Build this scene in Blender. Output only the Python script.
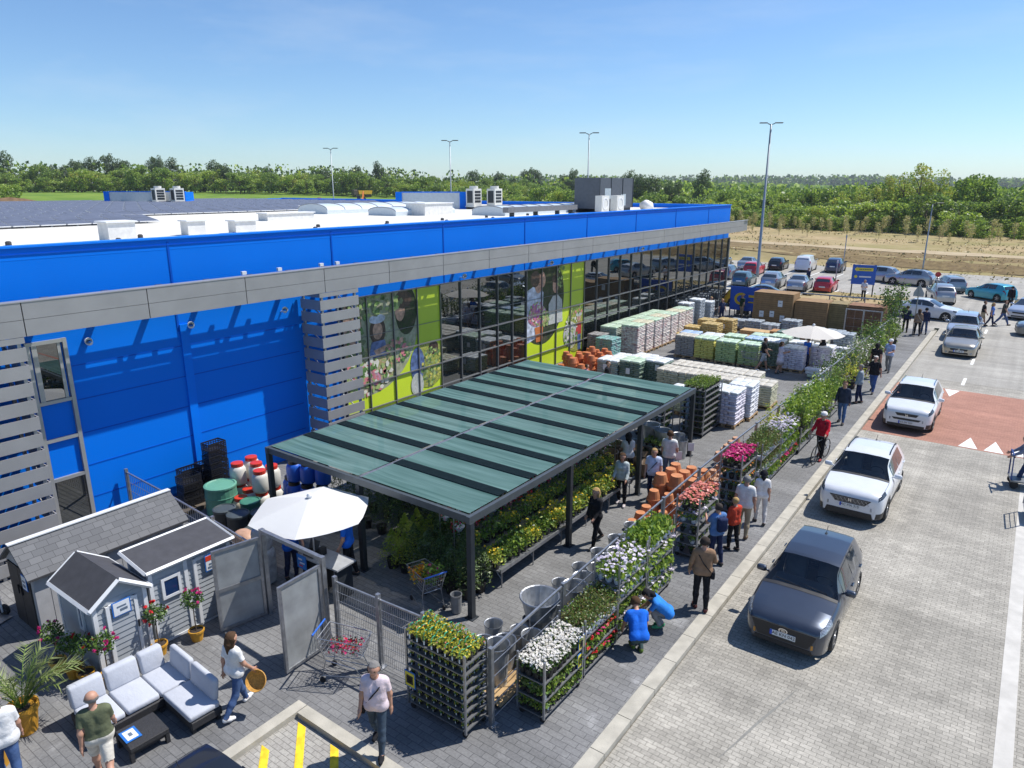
import bpy, bmesh, math, random
import numpy as np
from mathutils import Vector, Matrix, Euler, noise as mnoise
random.seed(7)
RNG = np.random.default_rng(11)
S = bpy.context.scene
COL = S.collection
R = math.radians
PI = math.pi
for o in list(bpy.data.objects):
    bpy.data.objects.remove(o)

# ---------------------------------------------------------------- camera, sky, sun, exposure
cam_d = bpy.data.cameras.new('camera'); cam = bpy.data.objects.new('camera', cam_d); COL.objects.link(cam)
cam_d.sensor_width = 36.0; cam_d.lens = 36.0 * 708.0 / 1024.0
cam_d.clip_start = 0.2; cam_d.clip_end = 6000
cam.location = (0, 0, 9.4)
cam.rotation_euler = (R(90 - 15.624), 0, R(36.197))
S.camera = cam
SUN_EL, SUN_AZ = R(57), math.atan2(0.575, 0.82)      # azimuth clockwise from +Y
world = bpy.data.worlds.new('World'); S.world = world; world.use_nodes = True
nt = world.node_tree; nt.nodes.clear()
sky = nt.nodes.new('ShaderNodeTexSky'); sky.sky_type = 'NISHITA'; sky.sun_disc = False
sky.sun_elevation = SUN_EL; sky.sun_rotation = SUN_AZ
sky.air_density = 1.0; sky.dust_density = 0.15; sky.ozone_density = 2.5; sky.altitude = 0
bg = nt.nodes.new('ShaderNodeBackground'); bg.inputs[1].default_value = 0.094
out = nt.nodes.new('ShaderNodeOutputWorld')
tint = nt.nodes.new('ShaderNodeVectorMath'); tint.operation = 'MULTIPLY'; tint.inputs[1].default_value = (.78, .96, 1.17)
nt.links.new(sky.outputs[0], tint.inputs[0]); tcw = nt.nodes.new('ShaderNodeTexCoord'); mpw = nt.nodes.new('ShaderNodeMapping'); mpw.inputs['Scale'].default_value = (1.6, 3.2, 13); mpw.inputs['Rotation'].default_value = (0, 0, R(25))
nzw = nt.nodes.new('ShaderNodeTexNoise'); nzw.inputs['Scale'].default_value = 1.3; nzw.inputs['Detail'].default_value = 9; nzw.inputs['Roughness'].default_value = .62
rpw = nt.nodes.new('ShaderNodeMapRange'); rpw.inputs[1].default_value = .48; rpw.inputs[2].default_value = .85; rpw.inputs[3].default_value = 0; rpw.inputs[4].default_value = .26     # thin high cirrus
nt.links.new(tcw.outputs['Generated'], mpw.inputs[0]); nt.links.new(mpw.outputs[0], nzw.inputs['Vector']); nt.links.new(nzw.outputs['Fac'], rpw.inputs[0])
mxw = nt.nodes.new('ShaderNodeMix'); mxw.data_type = 'RGBA'; mxw.inputs['B'].default_value = (6.2, 7.0, 7.8, 1)
nt.links.new(rpw.outputs[0], mxw.inputs['Factor']); nt.links.new(tint.outputs[0], mxw.inputs['A']); nt.links.new(mxw.outputs['Result'], bg.inputs[0]); nt.links.new(bg.outputs[0], out.inputs[0])
sun_d = bpy.data.lights.new('sun', 'SUN'); sun = bpy.data.objects.new('sun', sun_d); COL.objects.link(sun)
sun_d.energy = 4.4; sun_d.angle = R(0.53); sun_d.color = (1.0, 0.96, 0.90)
sdir = Vector((math.sin(SUN_AZ) * math.cos(SUN_EL), math.cos(SUN_AZ) * math.cos(SUN_EL), math.sin(SUN_EL)))
sun.rotation_euler = sdir.to_track_quat('Z', 'Y').to_euler()
vs = S.view_settings; vs.view_transform = 'Standard'; vs.look = 'None'; vs.exposure = 0.42; vs.gamma = 1.0
vs.use_curve_mapping = False
S.cycles.max_bounces = 6; S.cycles.diffuse_bounces = 3; S.cycles.glossy_bounces = 3
S.cycles.transparent_max_bounces = 10; S.cycles.transmission_bounces = 4
S.cycles.caustics_reflective = False; S.cycles.caustics_refractive = False
S.cycles.sample_clamp_indirect = 6.0
try: S.cycles.use_denoising = True
except Exception: pass

# ---------------------------------------------------------------- materials
MATS = {}
def srgb(r, g, b):
    f = lambda c: (c / 255 / 12.92) if c / 255 <= 0.04045 else ((c / 255 + 0.055) / 1.055) ** 2.4
    return (f(r), f(g), f(b))
def mat(name, color, rough=0.6, metal=0.0, spec=0.5, var=0.12, scale=6.0, bump=0.0, bscale=40.0, coat=0.0, emit=None):
    if name in MATS: return MATS[name]
    m = bpy.data.materials.new(name); m.use_nodes = True
    n = m.node_tree; p = n.nodes['Principled BSDF']
    p.inputs['Roughness'].default_value = rough; p.inputs['Metallic'].default_value = metal
    p.inputs['Specular IOR Level'].default_value = spec
    if coat: p.inputs['Coat Weight'].default_value = coat; p.inputs['Coat Roughness'].default_value = 0.04
    c = tuple(color) + (1,)
    if var > 0:
        tc = n.nodes.new('ShaderNodeTexCoord')
        nz = n.nodes.new('ShaderNodeTexNoise'); nz.inputs['Scale'].default_value = scale; nz.inputs['Detail'].default_value = 5
        n.links.new(tc.outputs['Object'], nz.inputs['Vector'])
        rp = n.nodes.new('ShaderNodeMapRange'); rp.inputs[1].default_value = 0.3; rp.inputs[2].default_value = 0.7
        rp.inputs[3].default_value = 1 - var; rp.inputs[4].default_value = 1 + var
        n.links.new(nz.outputs['Fac'], rp.inputs[0])
        mx = n.nodes.new('ShaderNodeVectorMath'); mx.operation = 'SCALE'; mx.inputs[0].default_value = c[:3]
        n.links.new(rp.outputs[0], mx.inputs['Scale'])
        n.links.new(mx.outputs[0], p.inputs['Base Color'])
    else:
        p.inputs['Base Color'].default_value = c
    if bump:
        tc = n.nodes.new('ShaderNodeTexCoord')
        nb = n.nodes.new('ShaderNodeTexNoise'); nb.inputs['Scale'].default_value = bscale; nb.inputs['Detail'].default_value = 4
        n.links.new(tc.outputs['Object'], nb.inputs['Vector'])
        b = n.nodes.new('ShaderNodeBump'); b.inputs['Strength'].default_value = bump; b.inputs['Distance'].default_value = 0.02
        n.links.new(nb.outputs['Fac'], b.inputs['Height']); n.links.new(b.outputs[0], p.inputs['Normal'])
    MATS[name] = m
    return m
def leaf(name, color, trans=0.25, var=0.25):
    """foliage: diffuse + translucent, colour differing from leaf to leaf"""
    if name in MATS: return MATS[name]
    m = bpy.data.materials.new(name); m.use_nodes = True
    n = m.node_tree; n.nodes.clear()
    o = n.nodes.new('ShaderNodeOutputMaterial')
    geo = n.nodes.new('ShaderNodeNewGeometry'); oi = n.nodes.new('ShaderNodeObjectInfo')
    ad = n.nodes.new('ShaderNodeMath'); ad.operation = 'MULTIPLY_ADD'
    n.links.new(geo.outputs['Random Per Island'], ad.inputs[0]); ad.inputs[1].default_value = 0.7
    mo = n.nodes.new('ShaderNodeMath'); mo.operation = 'MULTIPLY'; mo.inputs[1].default_value = 0.3
    n.links.new(oi.outputs['Random'], mo.inputs[0]); n.links.new(mo.outputs[0], ad.inputs[2])
    rp = n.nodes.new('ShaderNodeValToRGB')
    e = rp.color_ramp.elements
    lo = tuple(c * (1 - var) for c in color); hi = tuple(min(1, c * (1 + var)) for c in color)
    e[0].color = lo + (1,); e[1].color = (hi[0] * 1.08, hi[1], hi[2] * .9, 1)
    n.links.new(ad.outputs[0], rp.inputs[0])
    d = n.nodes.new('ShaderNodeBsdfDiffuse'); t = n.nodes.new('ShaderNodeBsdfTranslucent')
    g = n.nodes.new('ShaderNodeBsdfGlossy'); g.inputs['Roughness'].default_value = 0.45
    n.links.new(rp.outputs[0], d.inputs[0]); n.links.new(rp.outputs[0], t.inputs[0])
    mx = n.nodes.new('ShaderNodeMixShader'); mx.inputs[0].default_value = trans
    n.links.new(d.outputs[0], mx.inputs[1]); n.links.new(t.outputs[0], mx.inputs[2])
    m2 = n.nodes.new('ShaderNodeMixShader'); m2.inputs[0].default_value = 0.04
    n.links.new(mx.outputs[0], m2.inputs[1]); n.links.new(g.outputs[0], m2.inputs[2])
    n.links.new(m2.outputs[0], o.inputs[0])
    MATS[name] = m
    return m
def pavers(name, c1, c2, mortar, bw=0.2, rh=0.1, ms=0.006, patch=0.12, patch_scale=0.35, stain=0.0, rough=0.85, lines=0.0):
    if name in MATS: return MATS[name]
    m = bpy.data.materials.new(name); m.use_nodes = True
    n = m.node_tree; p = n.nodes['Principled BSDF']; p.inputs['Roughness'].default_value = rough
    p.inputs['Specular IOR Level'].default_value = 0.3
    geo = n.nodes.new('ShaderNodeNewGeometry')
    br = n.nodes.new('ShaderNodeTexBrick'); br.inputs['Scale'].default_value = 1
    br.inputs['Brick Width'].default_value = bw; br.inputs['Row Height'].default_value = rh
    br.inputs['Mortar Size'].default_value = ms; br.inputs['Mortar Smooth'].default_value = 0.3
    br.inputs['Color1'].default_value = c1 + (1,); br.inputs['Color2'].default_value = c2 + (1,)
    br.inputs['Mortar'].default_value = mortar + (1,)
    n.links.new(geo.outputs['Position'], br.inputs['Vector'])
    def nz(scale, detail, lo, hi, a, b, stretch=None):
        t = n.nodes.new('ShaderNodeTexNoise'); t.inputs['Scale'].default_value = scale; t.inputs['Detail'].default_value = detail
        if stretch:
            mp = n.nodes.new('ShaderNodeMapping'); mp.inputs['Scale'].default_value = stretch
            n.links.new(geo.outputs['Position'], mp.inputs[0]); n.links.new(mp.outputs[0], t.inputs['Vector'])
        else: n.links.new(geo.outputs['Position'], t.inputs['Vector'])
        r = n.nodes.new('ShaderNodeMapRange'); r.inputs[1].default_value = lo; r.inputs[2].default_value = hi
        r.inputs[3].default_value = a; r.inputs[4].default_value = b
        n.links.new(t.outputs['Fac'], r.inputs[0]); return r.outputs[0]
    def mul(a, b):
        k = n.nodes.new('ShaderNodeMath'); k.operation = 'MULTIPLY'; n.links.new(a, k.inputs[0]); n.links.new(b, k.inputs[1]); return k.outputs[0]
    f = mul(nz(patch_scale, 6, .3, .7, 1 - patch, 1 + patch), nz(22, 4, .3, .7, .86, 1.14))
    f = mul(f, nz(1.0, 5, .3, .72, 1 - patch, 1 + patch * .8, (.12, 1.4, 1)))
    if stain: f = mul(f, nz(1.3, 8, .62, .78, 1, 1 + stain))
    if lines: f = mul(f, nz(1.0, 6, .3, .7, 1 - lines, 1 + lines, (2.2, .06, 1)))
    v = n.nodes.new('ShaderNodeVectorMath'); v.operation = 'SCALE'
    n.links.new(br.outputs['Color'], v.inputs[0]); n.links.new(f, v.inputs['Scale'])
    n.links.new(v.outputs[0], p.inputs['Base Color'])
    b = n.nodes.new('ShaderNodeBump'); b.inputs['Strength'].default_value = 0.35; b.inputs['Distance'].default_value = 0.01; b.invert = True
    n.links.new(br.outputs['Fac'], b.inputs['Height']); n.links.new(b.outputs[0], p.inputs['Normal'])
    MATS[name] = m
    return m
def earth(name, cols, scales, rough=1.0):
    """ground mixing two colours over world position by layered noise"""
    if name in MATS: return MATS[name]
    m = bpy.data.materials.new(name); m.use_nodes = True
    n = m.node_tree; p = n.nodes['Principled BSDF']; p.inputs['Roughness'].default_value = rough
    p.inputs['Specular IOR Level'].default_value = 0.1
    geo = n.nodes.new('ShaderNodeNewGeometry'); prev = None
    for i, s in enumerate(scales):
        t = n.nodes.new('ShaderNodeTexNoise'); t.inputs['Scale'].default_value = s; t.inputs['Detail'].default_value = 8; t.inputs['Roughness'].default_value = .65
        n.links.new(geo.outputs['Position'], t.inputs['Vector'])
        rp = n.nodes.new('ShaderNodeValToRGB'); rp.color_ramp.elements[0].position = .38; rp.color_ramp.elements[1].position = .64
        n.links.new(t.outputs['Fac'], rp.inputs[0])
        mx = n.nodes.new('ShaderNodeMix'); mx.data_type = 'RGBA'
        n.links.new(rp.outputs[0], mx.inputs['Factor'])
        if prev is None: mx.inputs['A'].default_value = cols[0] + (1,)
        else: n.links.new(prev, mx.inputs['A'])
        mx.inputs['B'].default_value = cols[i + 1] + (1,)
        prev = mx.outputs['Result']
    n.links.new(prev, p.inputs['Base Color'])
    MATS[name] = m
    return m

# ---------------------------------------------------------------- mesh builder
class MB:
    def __init__(s): s.v = []; s.f = []; s.m = []
    def add(s, vs, fs, mi=0):
        o = len(s.v); s.v.extend([tuple(v) for v in vs]); s.f.extend([tuple(i + o for i in f) for f in fs]); s.m.extend([mi] * len(fs)); return s
    def box(s, c, d, mi=0, rz=0, M=None):
        x, y, z = d[0] / 2, d[1] / 2, d[2] / 2
        vs = [Vector((a * x, b * y, e * z)) for a in (-1, 1) for b in (-1, 1) for e in (-1, 1)]
        T = Matrix.Translation(c) @ (Matrix.Rotation(rz, 4, 'Z') if M is None else M)
        return s.add([T @ v for v in vs], [(0, 1, 3, 2), (4, 6, 7, 5), (0, 4, 5, 1), (2, 3, 7, 6), (0, 2, 6, 4), (1, 5, 7, 3)], mi)
    def bb(s, x0, x1, y0, y1, z0, z1, mi=0):
        return s.box(((x0 + x1) / 2, (y0 + y1) / 2, (z0 + z1) / 2), (x1 - x0, y1 - y0, z1 - z0), mi)
    def rbox(s, c, d, r, mi=0, rz=0, M=None, seg=3):
        """box with rounded edges (cushions, sacks)"""
        bm = bmesh.new(); bmesh.ops.create_cube(bm, size=1)
        for v in bm.verts: v.co = Vector((v.co.x * d[0], v.co.y * d[1], v.co.z * d[2]))
        bmesh.ops.bevel(bm, geom=list(bm.edges), offset=r, segments=seg, affect='EDGES', profile=.5)
        T = Matrix.Translation(c) @ (Matrix.Rotation(rz, 4, 'Z') if M is None else M)
        bm.verts.index_update()
        s.add([T @ v.co for v in bm.verts], [[v.index for v in f.verts] for f in bm.faces], mi); bm.free(); return s
    def quad(s, a, b, c, d, mi=0): return s.add([a, b, c, d], [(0, 1, 2, 3)], mi)
    def tube(s, pts, r, mi=0, n=6, cap=True):
        pts = [Vector(p) for p in pts]; rr = r if isinstance(r, (list, tuple)) else [r] * len(pts)
        vs = []; fs = []
        for i, p in enumerate(pts):
            t = (pts[min(i + 1, len(pts) - 1)] - pts[max(i - 1, 0)]).normalized()
            u = t.cross(Vector((0, 0, 1)));
            if u.length < 1e-3: u = Vector((1, 0, 0))
            u.normalize(); w = t.cross(u)
            for k in range(n):
                a = 2 * PI * k / n; vs.append(p + (u * math.cos(a) + w * math.sin(a)) * rr[i])
        for i in range(len(pts) - 1):
            for k in range(n):
                fs.append((i * n + k, i * n + (k + 1) % n, (i + 1) * n + (k + 1) % n, (i + 1) * n + k))
        if cap: fs.append(tuple(range(n))[::-1]); fs.append(tuple((len(pts) - 1) * n + k for k in range(n)))
        return s.add(vs, fs, mi)
    def lathe(s, prof, c=(0, 0, 0), n=16, mi=0, M=None, sx=1, sy=1):
        vs = []; fs = []; c = Vector(c)
        for r, z in prof:
            for k in range(n):
                a = 2 * PI * k / n; v = Vector((r * sx * math.cos(a), r * sy * math.sin(a), z)); vs.append((M @ v if M else v) + c)
        for i in range(len(prof) - 1):
            for k in range(n): fs.append((i * n + k, i * n + (k + 1) % n, (i + 1) * n + (k + 1) % n, (i + 1) * n + k))
        e = (len(prof) - 1) * n
        if prof[0][0] > 1e-4 and prof[-1][0] > 1e-4: fs += [(e + k, e + (k + 1) % n, (k + 1) % n, k) for k in range(n)]     # a ring closes on itself
        elif prof[0][0] > 1e-4: fs.append(tuple(range(n))[::-1])
        elif prof[-1][0] > 1e-4: fs.append(tuple(e + k for k in range(n)))
        return s.add(vs, fs, mi)
    def prism(s, poly, y0, y1, mi=0, axis='y', T=None):
        """polygon (a,z) extruded along an axis"""
        n = len(poly)
        if axis == 'y': vs = [(a, y0, z) for a, z in poly] + [(a, y1, z) for a, z in poly]
        elif axis == 'x': vs = [(y0, a, z) for a, z in poly] + [(y1, a, z) for a, z in poly]
        else: vs = [(a, z, y0) for a, z in poly] + [(a, z, y1) for a, z in poly]
        if T is not None: vs = [T @ Vector(v) for v in vs]
        fs = [tuple(range(n)), tuple(range(2 * n - 1, n - 1, -1))] + [(i, (i + 1) % n + 0, n + (i + 1) % n, n + i)[::-1] for i in range(n)]
        return s.add(vs, fs, mi)
    def leaves(s, n, fn, size, mis=(0,), aspect=.6, up=.4, wts=None):
        """n leaf quads at points from fn(); materials picked at random"""
        for i in range(n):
            p = Vector(fn()); d = Vector((random.gauss(0, 1), random.gauss(0, 1), random.gauss(up, .7)))
            if d.length < .1: d = Vector((0, 0, 1))
            d.normalize(); t = d.orthogonal().normalized(); t = (Matrix.Rotation(random.uniform(0, 2 * PI), 3, d) @ t); b = d.cross(t)
            q = size * random.uniform(.6, 1.35); u = t * q * .5; w = b * q * .5 * aspect
            s.add([p - u, p + w * .9 + u * .1, p + u, p - w * .9 + u * .1], [(0, 1, 2, 3)], random.choices(mis, wts)[0])
        return s
    def mesh(s, name, mats, smooth=False):
        me = bpy.data.meshes.new(name); me.from_pydata(s.v, [], s.f)
        if not isinstance(mats, (list, tuple)): mats = [mats]
        for m in mats: me.materials.append(m)
        if len(mats) > 1: me.polygons.foreach_set('material_index', s.m)
        if smooth: me.polygons.foreach_set('use_smooth', [True] * len(me.polygons))
        me.update(); return me
    def build(s, name, mats, parent=None, loc=None, rz=0, smooth=False, fix=False):
        me = s.mesh(name, mats, smooth)
        if fix:
            bm = bmesh.new(); bm.from_mesh(me); bmesh.ops.recalc_face_normals(bm, faces=bm.faces); bm.to_mesh(me); bm.free()
        return obj(name, me, parent, loc, rz)
def obj(name, me, parent=None, loc=None, rz=0):
    o = bpy.data.objects.new(name, me); COL.objects.link(o)
    if parent is not None: o.parent = parent
    if loc is not None: o.location = loc
    if rz: o.rotation_euler.z = rz
    return o
def tag(o, label, cat, group=None):
    o['label'] = label; o['category'] = cat
    if group: o['group'] = group
    return o
def thing(name, label, cat, loc=(0, 0, 0), rz=0, group=None):
    o = obj(name, None, None, loc, rz); o.empty_display_size = .2
    return tag(o, label, cat, group)
def struct(o): o['kind'] = 'structure'; return o
def dup(root, loc, rz=None, label=None, group=None, scale=None):
    r = root.copy(); COL.objects.link(r); r.location = loc
    if rz is not None: r.rotation_euler.z = rz
    if label: r['label'] = label
    if group: r['group'] = group
    if scale: r.scale = scale if isinstance(scale, (tuple, list)) else (scale,) * 3
    for ch in list(root.children):
        c = ch.copy(); COL.objects.link(c); c.parent = r
        for g in list(ch.children):
            d = g.copy(); COL.objects.link(d); d.parent = c
    return r
def text_mesh(body, size, depth=0.002):
    cu = bpy.data.curves.new('txt', 'FONT'); cu.body = body; cu.size = size; cu.extrude = depth
    cu.align_x = 'CENTER'; cu.align_y = 'CENTER'
    o = bpy.data.objects.new('txt', cu); COL.objects.link(o)
    dg = bpy.context.evaluated_depsgraph_get(); dg.update()
    me = bpy.data.meshes.new_from_object(o.evaluated_get(dg))
    bpy.data.objects.remove(o); bpy.data.curves.remove(cu)
    return me
def text_into(mb, body, size, M, mi=0, depth=.002):
    me = text_mesh(body, size, depth)
    mb.add([M @ v.co for v in me.vertices], [tuple(p.vertices) for p in me.polygons], mi)
    bpy.data.meshes.remove(me)
U = random.uniform

# shared materials
M_STEEL = mat('galvanised_steel', (.36, .37, .39), .42, .8, var=.18, scale=9)
M_DSTEEL = mat('anthracite_steel', (.035, .042, .05), .45, .3, var=.15)
M_BLACK = mat('black_plastic', (.012, .012, .014), .5, var=.2)
M_WHITE = mat('white_paint', (.78, .78, .78), .5, var=.05)
M_RUB = mat('rubber', (.018, .018, .019), .8, var=.2)
M_WOOD = mat('pallet_wood', (.42, .29, .16), .85, var=.25, scale=12)
M_CONC = mat('concrete_kerb', (.42, .395, .335), .9, var=.16, scale=3, bump=.3)
M_SKIN = mat('skin', (.46, .25, .17), .55, var=.08)
M_GLASSD = mat('car_glass', (.018, .026, .036), .05, var=0, spec=1.0, coat=.6)
M_CHROME = mat('chrome', (.7, .7, .72), .12, 1.0, var=0)
# ---------------------------------------------------------------- ground
def sst(a, b, x):
    t = np.clip((x - a) / (b - a), 0, 1); return t * t * (3 - 2 * t)
def terrain_z(x, y):
    """flat around the store, a gentle rise far to the left, low hills on the horizon"""
    h = 7.4 * sst(90, 290, -x) - .35
    d = math.hypot(x, y)
    h += 9.0 * sst(900, 1900, d) + 1.2 * math.sin(x * .004) * sst(500, 1200, d)
    # shallow bank at the back of the car park
    h += .9 * sst(93, 97, y - .35 * max(0, -x - 20) * 0) * sst(-60, -40, x) * (1 - sst(98, 104, y)) * 0
    return float(h)
mb = MB()
rad = [0, 20, 45, 70, 90, 105, 120, 135, 150, 170, 190, 215, 240, 265, 290, 320, 360, 420, 500, 650, 900, 1200, 1500, 1900, 2400, 3600]
NA = 120
vs = [(0, 0, terrain_z(0, 0))]; fs = []
for r in rad[1:]:
    for k in range(NA):
        a = 2 * PI * k / NA; x, y = r * math.cos(a), r * math.sin(a); vs.append((x, y, terrain_z(x, y)))
for k in range(NA): fs.append((0, 1 + k, 1 + (k + 1) % NA))
for i in range(len(rad) - 2):
    for k in range(NA):
        a = 1 + i * NA; b = a + NA; fs.append((a + k, b + k, b + (k + 1) % NA, a + (k + 1) % NA))
mb.add(vs, fs)
M_FIELD = earth('meadow', [(.15, .235, .035), (.20, .28, .05), (.105, .19, .03)], [.012, .09])
struct(mb.build('ground', M_FIELD, smooth=True))
M_SOIL = earth('dry_soil', [(.37, .275, .155), (.27, .195, .105), (.42, .33, .19), (.25, .225, .095)], [.11, .5, .035])
def sheet(name, poly, z, m, kind=True):
    b = MB(); b.add([(x, y, z) for x, y in poly], [tuple(range(len(poly)))]); o = b.build(name, m)
    return struct(o)
# dry ploughed field beyond the car park, pale bank track, dry verge
def grid_sheet(name, x0, x1, y0, y1, nx, ny, zf, m):
    b = MB(); vs = []
    for j in range(ny + 1):
        for i in range(nx + 1):
            x = x0 + (x1 - x0) * i / nx; y = y0 + (y1 - y0) * j / ny; vs.append((x, y, zf(x, y)))
    fs = [(j * (nx + 1) + i, j * (nx + 1) + i + 1, (j + 1) * (nx + 1) + i + 1, (j + 1) * (nx + 1) + i) for j in range(ny) for i in range(nx)]
    b.add(vs, fs); return struct(b.build(name, m, smooth=True))
def soil_z(x, y):
    b = 1.0 * sst(96, 101, y + .05 * x)
    return -.20 + b + .12 * mnoise.noise(Vector((x * .3, y * .3, 0))) + .05 * mnoise.noise(Vector((x * 1.1, y * 1.1, 3)))
grid_sheet('dry_field', -75, 70, 86, 168, 145, 100, soil_z, M_SOIL)
M_TRACK = earth('pale_track', [(.44, .36, .24), (.37, .29, .18)], [.4])
def track_y(x): return 113 - .13 * (x + 30) + .6 * math.sin(x * .12)
b = MB(); xs = list(range(-75, 71, 3)); vs = []
for x in xs:
    y = track_y(x)
    for o_ in (-2.2, -1.1, 0, 1.1, 2.2): vs.append((x, y + o_, soil_z(x, y + o_) + .07))
b.add(vs, [(i * 5 + j, (i + 1) * 5 + j, (i + 1) * 5 + j + 1, i * 5 + j + 1) for i in range(len(xs) - 1) for j in range(4)])
struct(b.build('dirt_track', M_TRACK, smooth=True))
M_BANK = earth('bank_soil', [(.19, .135, .075), (.13, .095, .05), (.24, .18, .09)], [.5, 1.6])
b = MB(); vs = []
for x in xs:
    for o_ in (-12.5, -10, -8, -6, -4, -2.3): y = track_y(x) + o_; vs.append((x, y, soil_z(x, y) + .05))
b.add(vs, [(i * 6 + j, (i + 1) * 6 + j, (i + 1) * 6 + j + 1, i * 6 + j + 1) for i in range(len(xs) - 1) for j in range(5)])
struct(b.build('soil_bank', M_BANK, smooth=True))
# paved areas
M_ROAD = pavers('road_pavers', (.375, .352, .305), (.295, .277, .24), (.17, .16, .138), bw=.2, rh=.1, patch=.17, stain=.4, lines=.10)
M_WALK = pavers('walk_pavers', (.205, .205, .205), (.168, .168, .17), (.10, .10, .102), bw=.3, rh=.14, ms=.007, patch=.2, stain=.9)
M_YARD = pavers('yard_pavers', (.205, .204, .20), (.17, .168, .165), (.105, .105, .103), bw=.3, rh=.14, ms=.007, patch=.18, stain=.6)
M_RED = pavers('red_pavers', (.39, .20, .145), (.33, .165, .12), (.24, .12, .09), patch=.12)
M_ROADF = pavers('smooth_road', (.36, .342, .305), (.315, .30, .268), (.255, .243, .218), ms=.004, patch=.13, lines=.12)
ZR = -.10
def slab(name, x0, x1, y0, y1, z, m, depth=.25):
    b = MB(); b.bb(x0, x1, y0, y1, z - depth, z); return struct(b.build(name, m))
slab('road', -4.6, 40, -20, 41, ZR, M_ROAD)
slab('car_park_road', -4.6, 40, 41, 66, ZR, M_ROADF)
slab('car_park', -60, 40, 66, 94, ZR - .004, M_ROADF)
slab('yard_floor', -20.4, -7.0, 9.05, 54.6, 0, M_YARD)
slab('pavement', -7.0, -4.9, 6.9, 54.6, .0, M_WALK)
slab('forecourt', -26, -9.95, 3.9, 9.05, 0, M_WALK)
slab('forecourt_edge', -26, -10.85, -12, 3.9, 0, M_WALK)
slab('forecourt_strip', -9.95, -7.0, 6.75, 9.05, 0, M_WALK)
# verge with the blue sign
slab('verge', -16.5, -8.4, 56.5, 70.2, .0, M_SOIL, .3)
slab('delivery_lane', -60, -4.9, 54.6, 56.5, ZR, M_ROADF)
slab('delivery_road', -60, -16.5, 56.5, 66, ZR - .002, M_ROADF)
slab('side_road', -8.4, -4.6, 56.5, 66, ZR - .003, M_ROADF)
# kerbs
b = MB(); y = 7.0
while y < 54.6:
    b.bb(-4.9, -4.62, y, y + .985, -.25, .012); y += 1.0
b.bb(-4.9, -4.62, 54.6, 54.75, -.25, .012)
o = b.build('kerb', M_CONC); struct(o)
# kerbed bay with yellow hatching, bottom of the picture
M_BAY = pavers('bay_pavers', (.39, .375, .34), (.32, .305, .28), (.18, .17, .155), patch=.15)
slab('parking_bay', -10.85, 40, -20, 6.52, ZR - .006, M_BAY)
b = MB(); x = -9.95
b.bb(-9.95, -9.72, 3.9, 6.75, -.25, .012)
b.bb(-9.70, -4.7, 6.52, 6.75, -.25, .012)
b.bb(-6.9, -4.7, 6.76, 6.98, -.25, .011)
struct(b.build('bay_kerb', M_CONC))
M_YEL = mat('yellow_paint', (.80, .55, .02), .7, var=.25, scale=8)
M_WPAINT = mat('white_road_paint', (.74, .74, .71), .7, var=.15, scale=5)
b = MB()
for k in range(-1, 9):
    x0, y0 = (-9.6 + .9 * k, 6.45) if k >= 0 else (-9.66, 5.72)
    ln = 3.0; dx, dy = .755 * ln, -.656 * ln
    b.quad((x0, y0, ZR + .001), (x0 + dx, y0 + dy, ZR + .001), (x0 + dx + .22, y0 + dy, ZR + .001), (x0 + .22, y0, ZR + .001))
struct(b.build('yellow_hatching', M_YEL))
# long light strip on the right, bay lines beyond it
b = MB(); b.bb(.78, 1.06, -20, 29.6, ZR, ZR + .006); struct(b.build('pale_edge_strip', mat('pale_strip', (.50, .48, .44), .85, var=.12, scale=3)))
b = MB()
for y in (13.8, 16.3, 18.8, 21.3): b.bb(1.3, 6, y, y + .12, ZR, ZR + .005)
struct(b.build('red_bay_line', mat('red_line', (.40, .12, .07), .8, var=.2)))
# raised red crossing with white triangles
b = MB(); b.bb(-4.6, 40, 30.25, 39.2, ZR - .1, ZR + .005); struct(b.build('red_crossing', M_RED))
b = MB()
for k in range(5):
    x = -1.25 + k * .82
    if k < 3: b.add([(x, 30.35, ZR + .010), (x + .62, 30.35, ZR + .010), (x + .31, 31.7, ZR + .010)], [(0, 1, 2)])
for x in (-4.3, -3.4, -2.55): b.add([(x, 39.1, ZR + .010), (x + .31, 37.75, ZR + .010), (x + .62, 39.1, ZR + .010)], [(0, 1, 2)])
struct(b.build('white_triangle', M_WPAINT))
b = MB()
for y in (40.4, 45.6, 50.8, 56.2): b.bb(-2.0, -1.86, y, y + 1.6, ZR, ZR + .005)
struct(b.build('centre_dash', M_WPAINT))
b = MB()
for k in range(9):
    x = -27.4 + 2.55 * k
    b.bb(x, x + .1, 67.5, 72.5, ZR - .003, ZR + .002); b.bb(x, x + .1, 81, 86.5, ZR - .003, ZR + .002)
struct(b.build('bay_line', M_WPAINT))
slab('car_park_island', -27.5, -15.6, 66.2, 67.2, ZR + .1, M_CONC, .2)

b = MB(); n = 14; vs = []
for i in range(n + 1):
    f = i / n; x = -3.05 + .62 * f + .008 * math.sin(i * .7); y = 10.19 + 2.6 * f; w = .022 * (.3 + math.sin(PI * f)) * U(.8, 1.2); vs += [(x - w, y, ZR + .003), (x + w, y, ZR + .003)]
b.add(vs, [(2 * i, 2 * i + 1, 2 * i + 3, 2 * i + 2) for i in range(n)]); struct(b.build('oil_streak', mat('oil_stain', (.19, .185, .165), .6, var=.25)))
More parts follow.
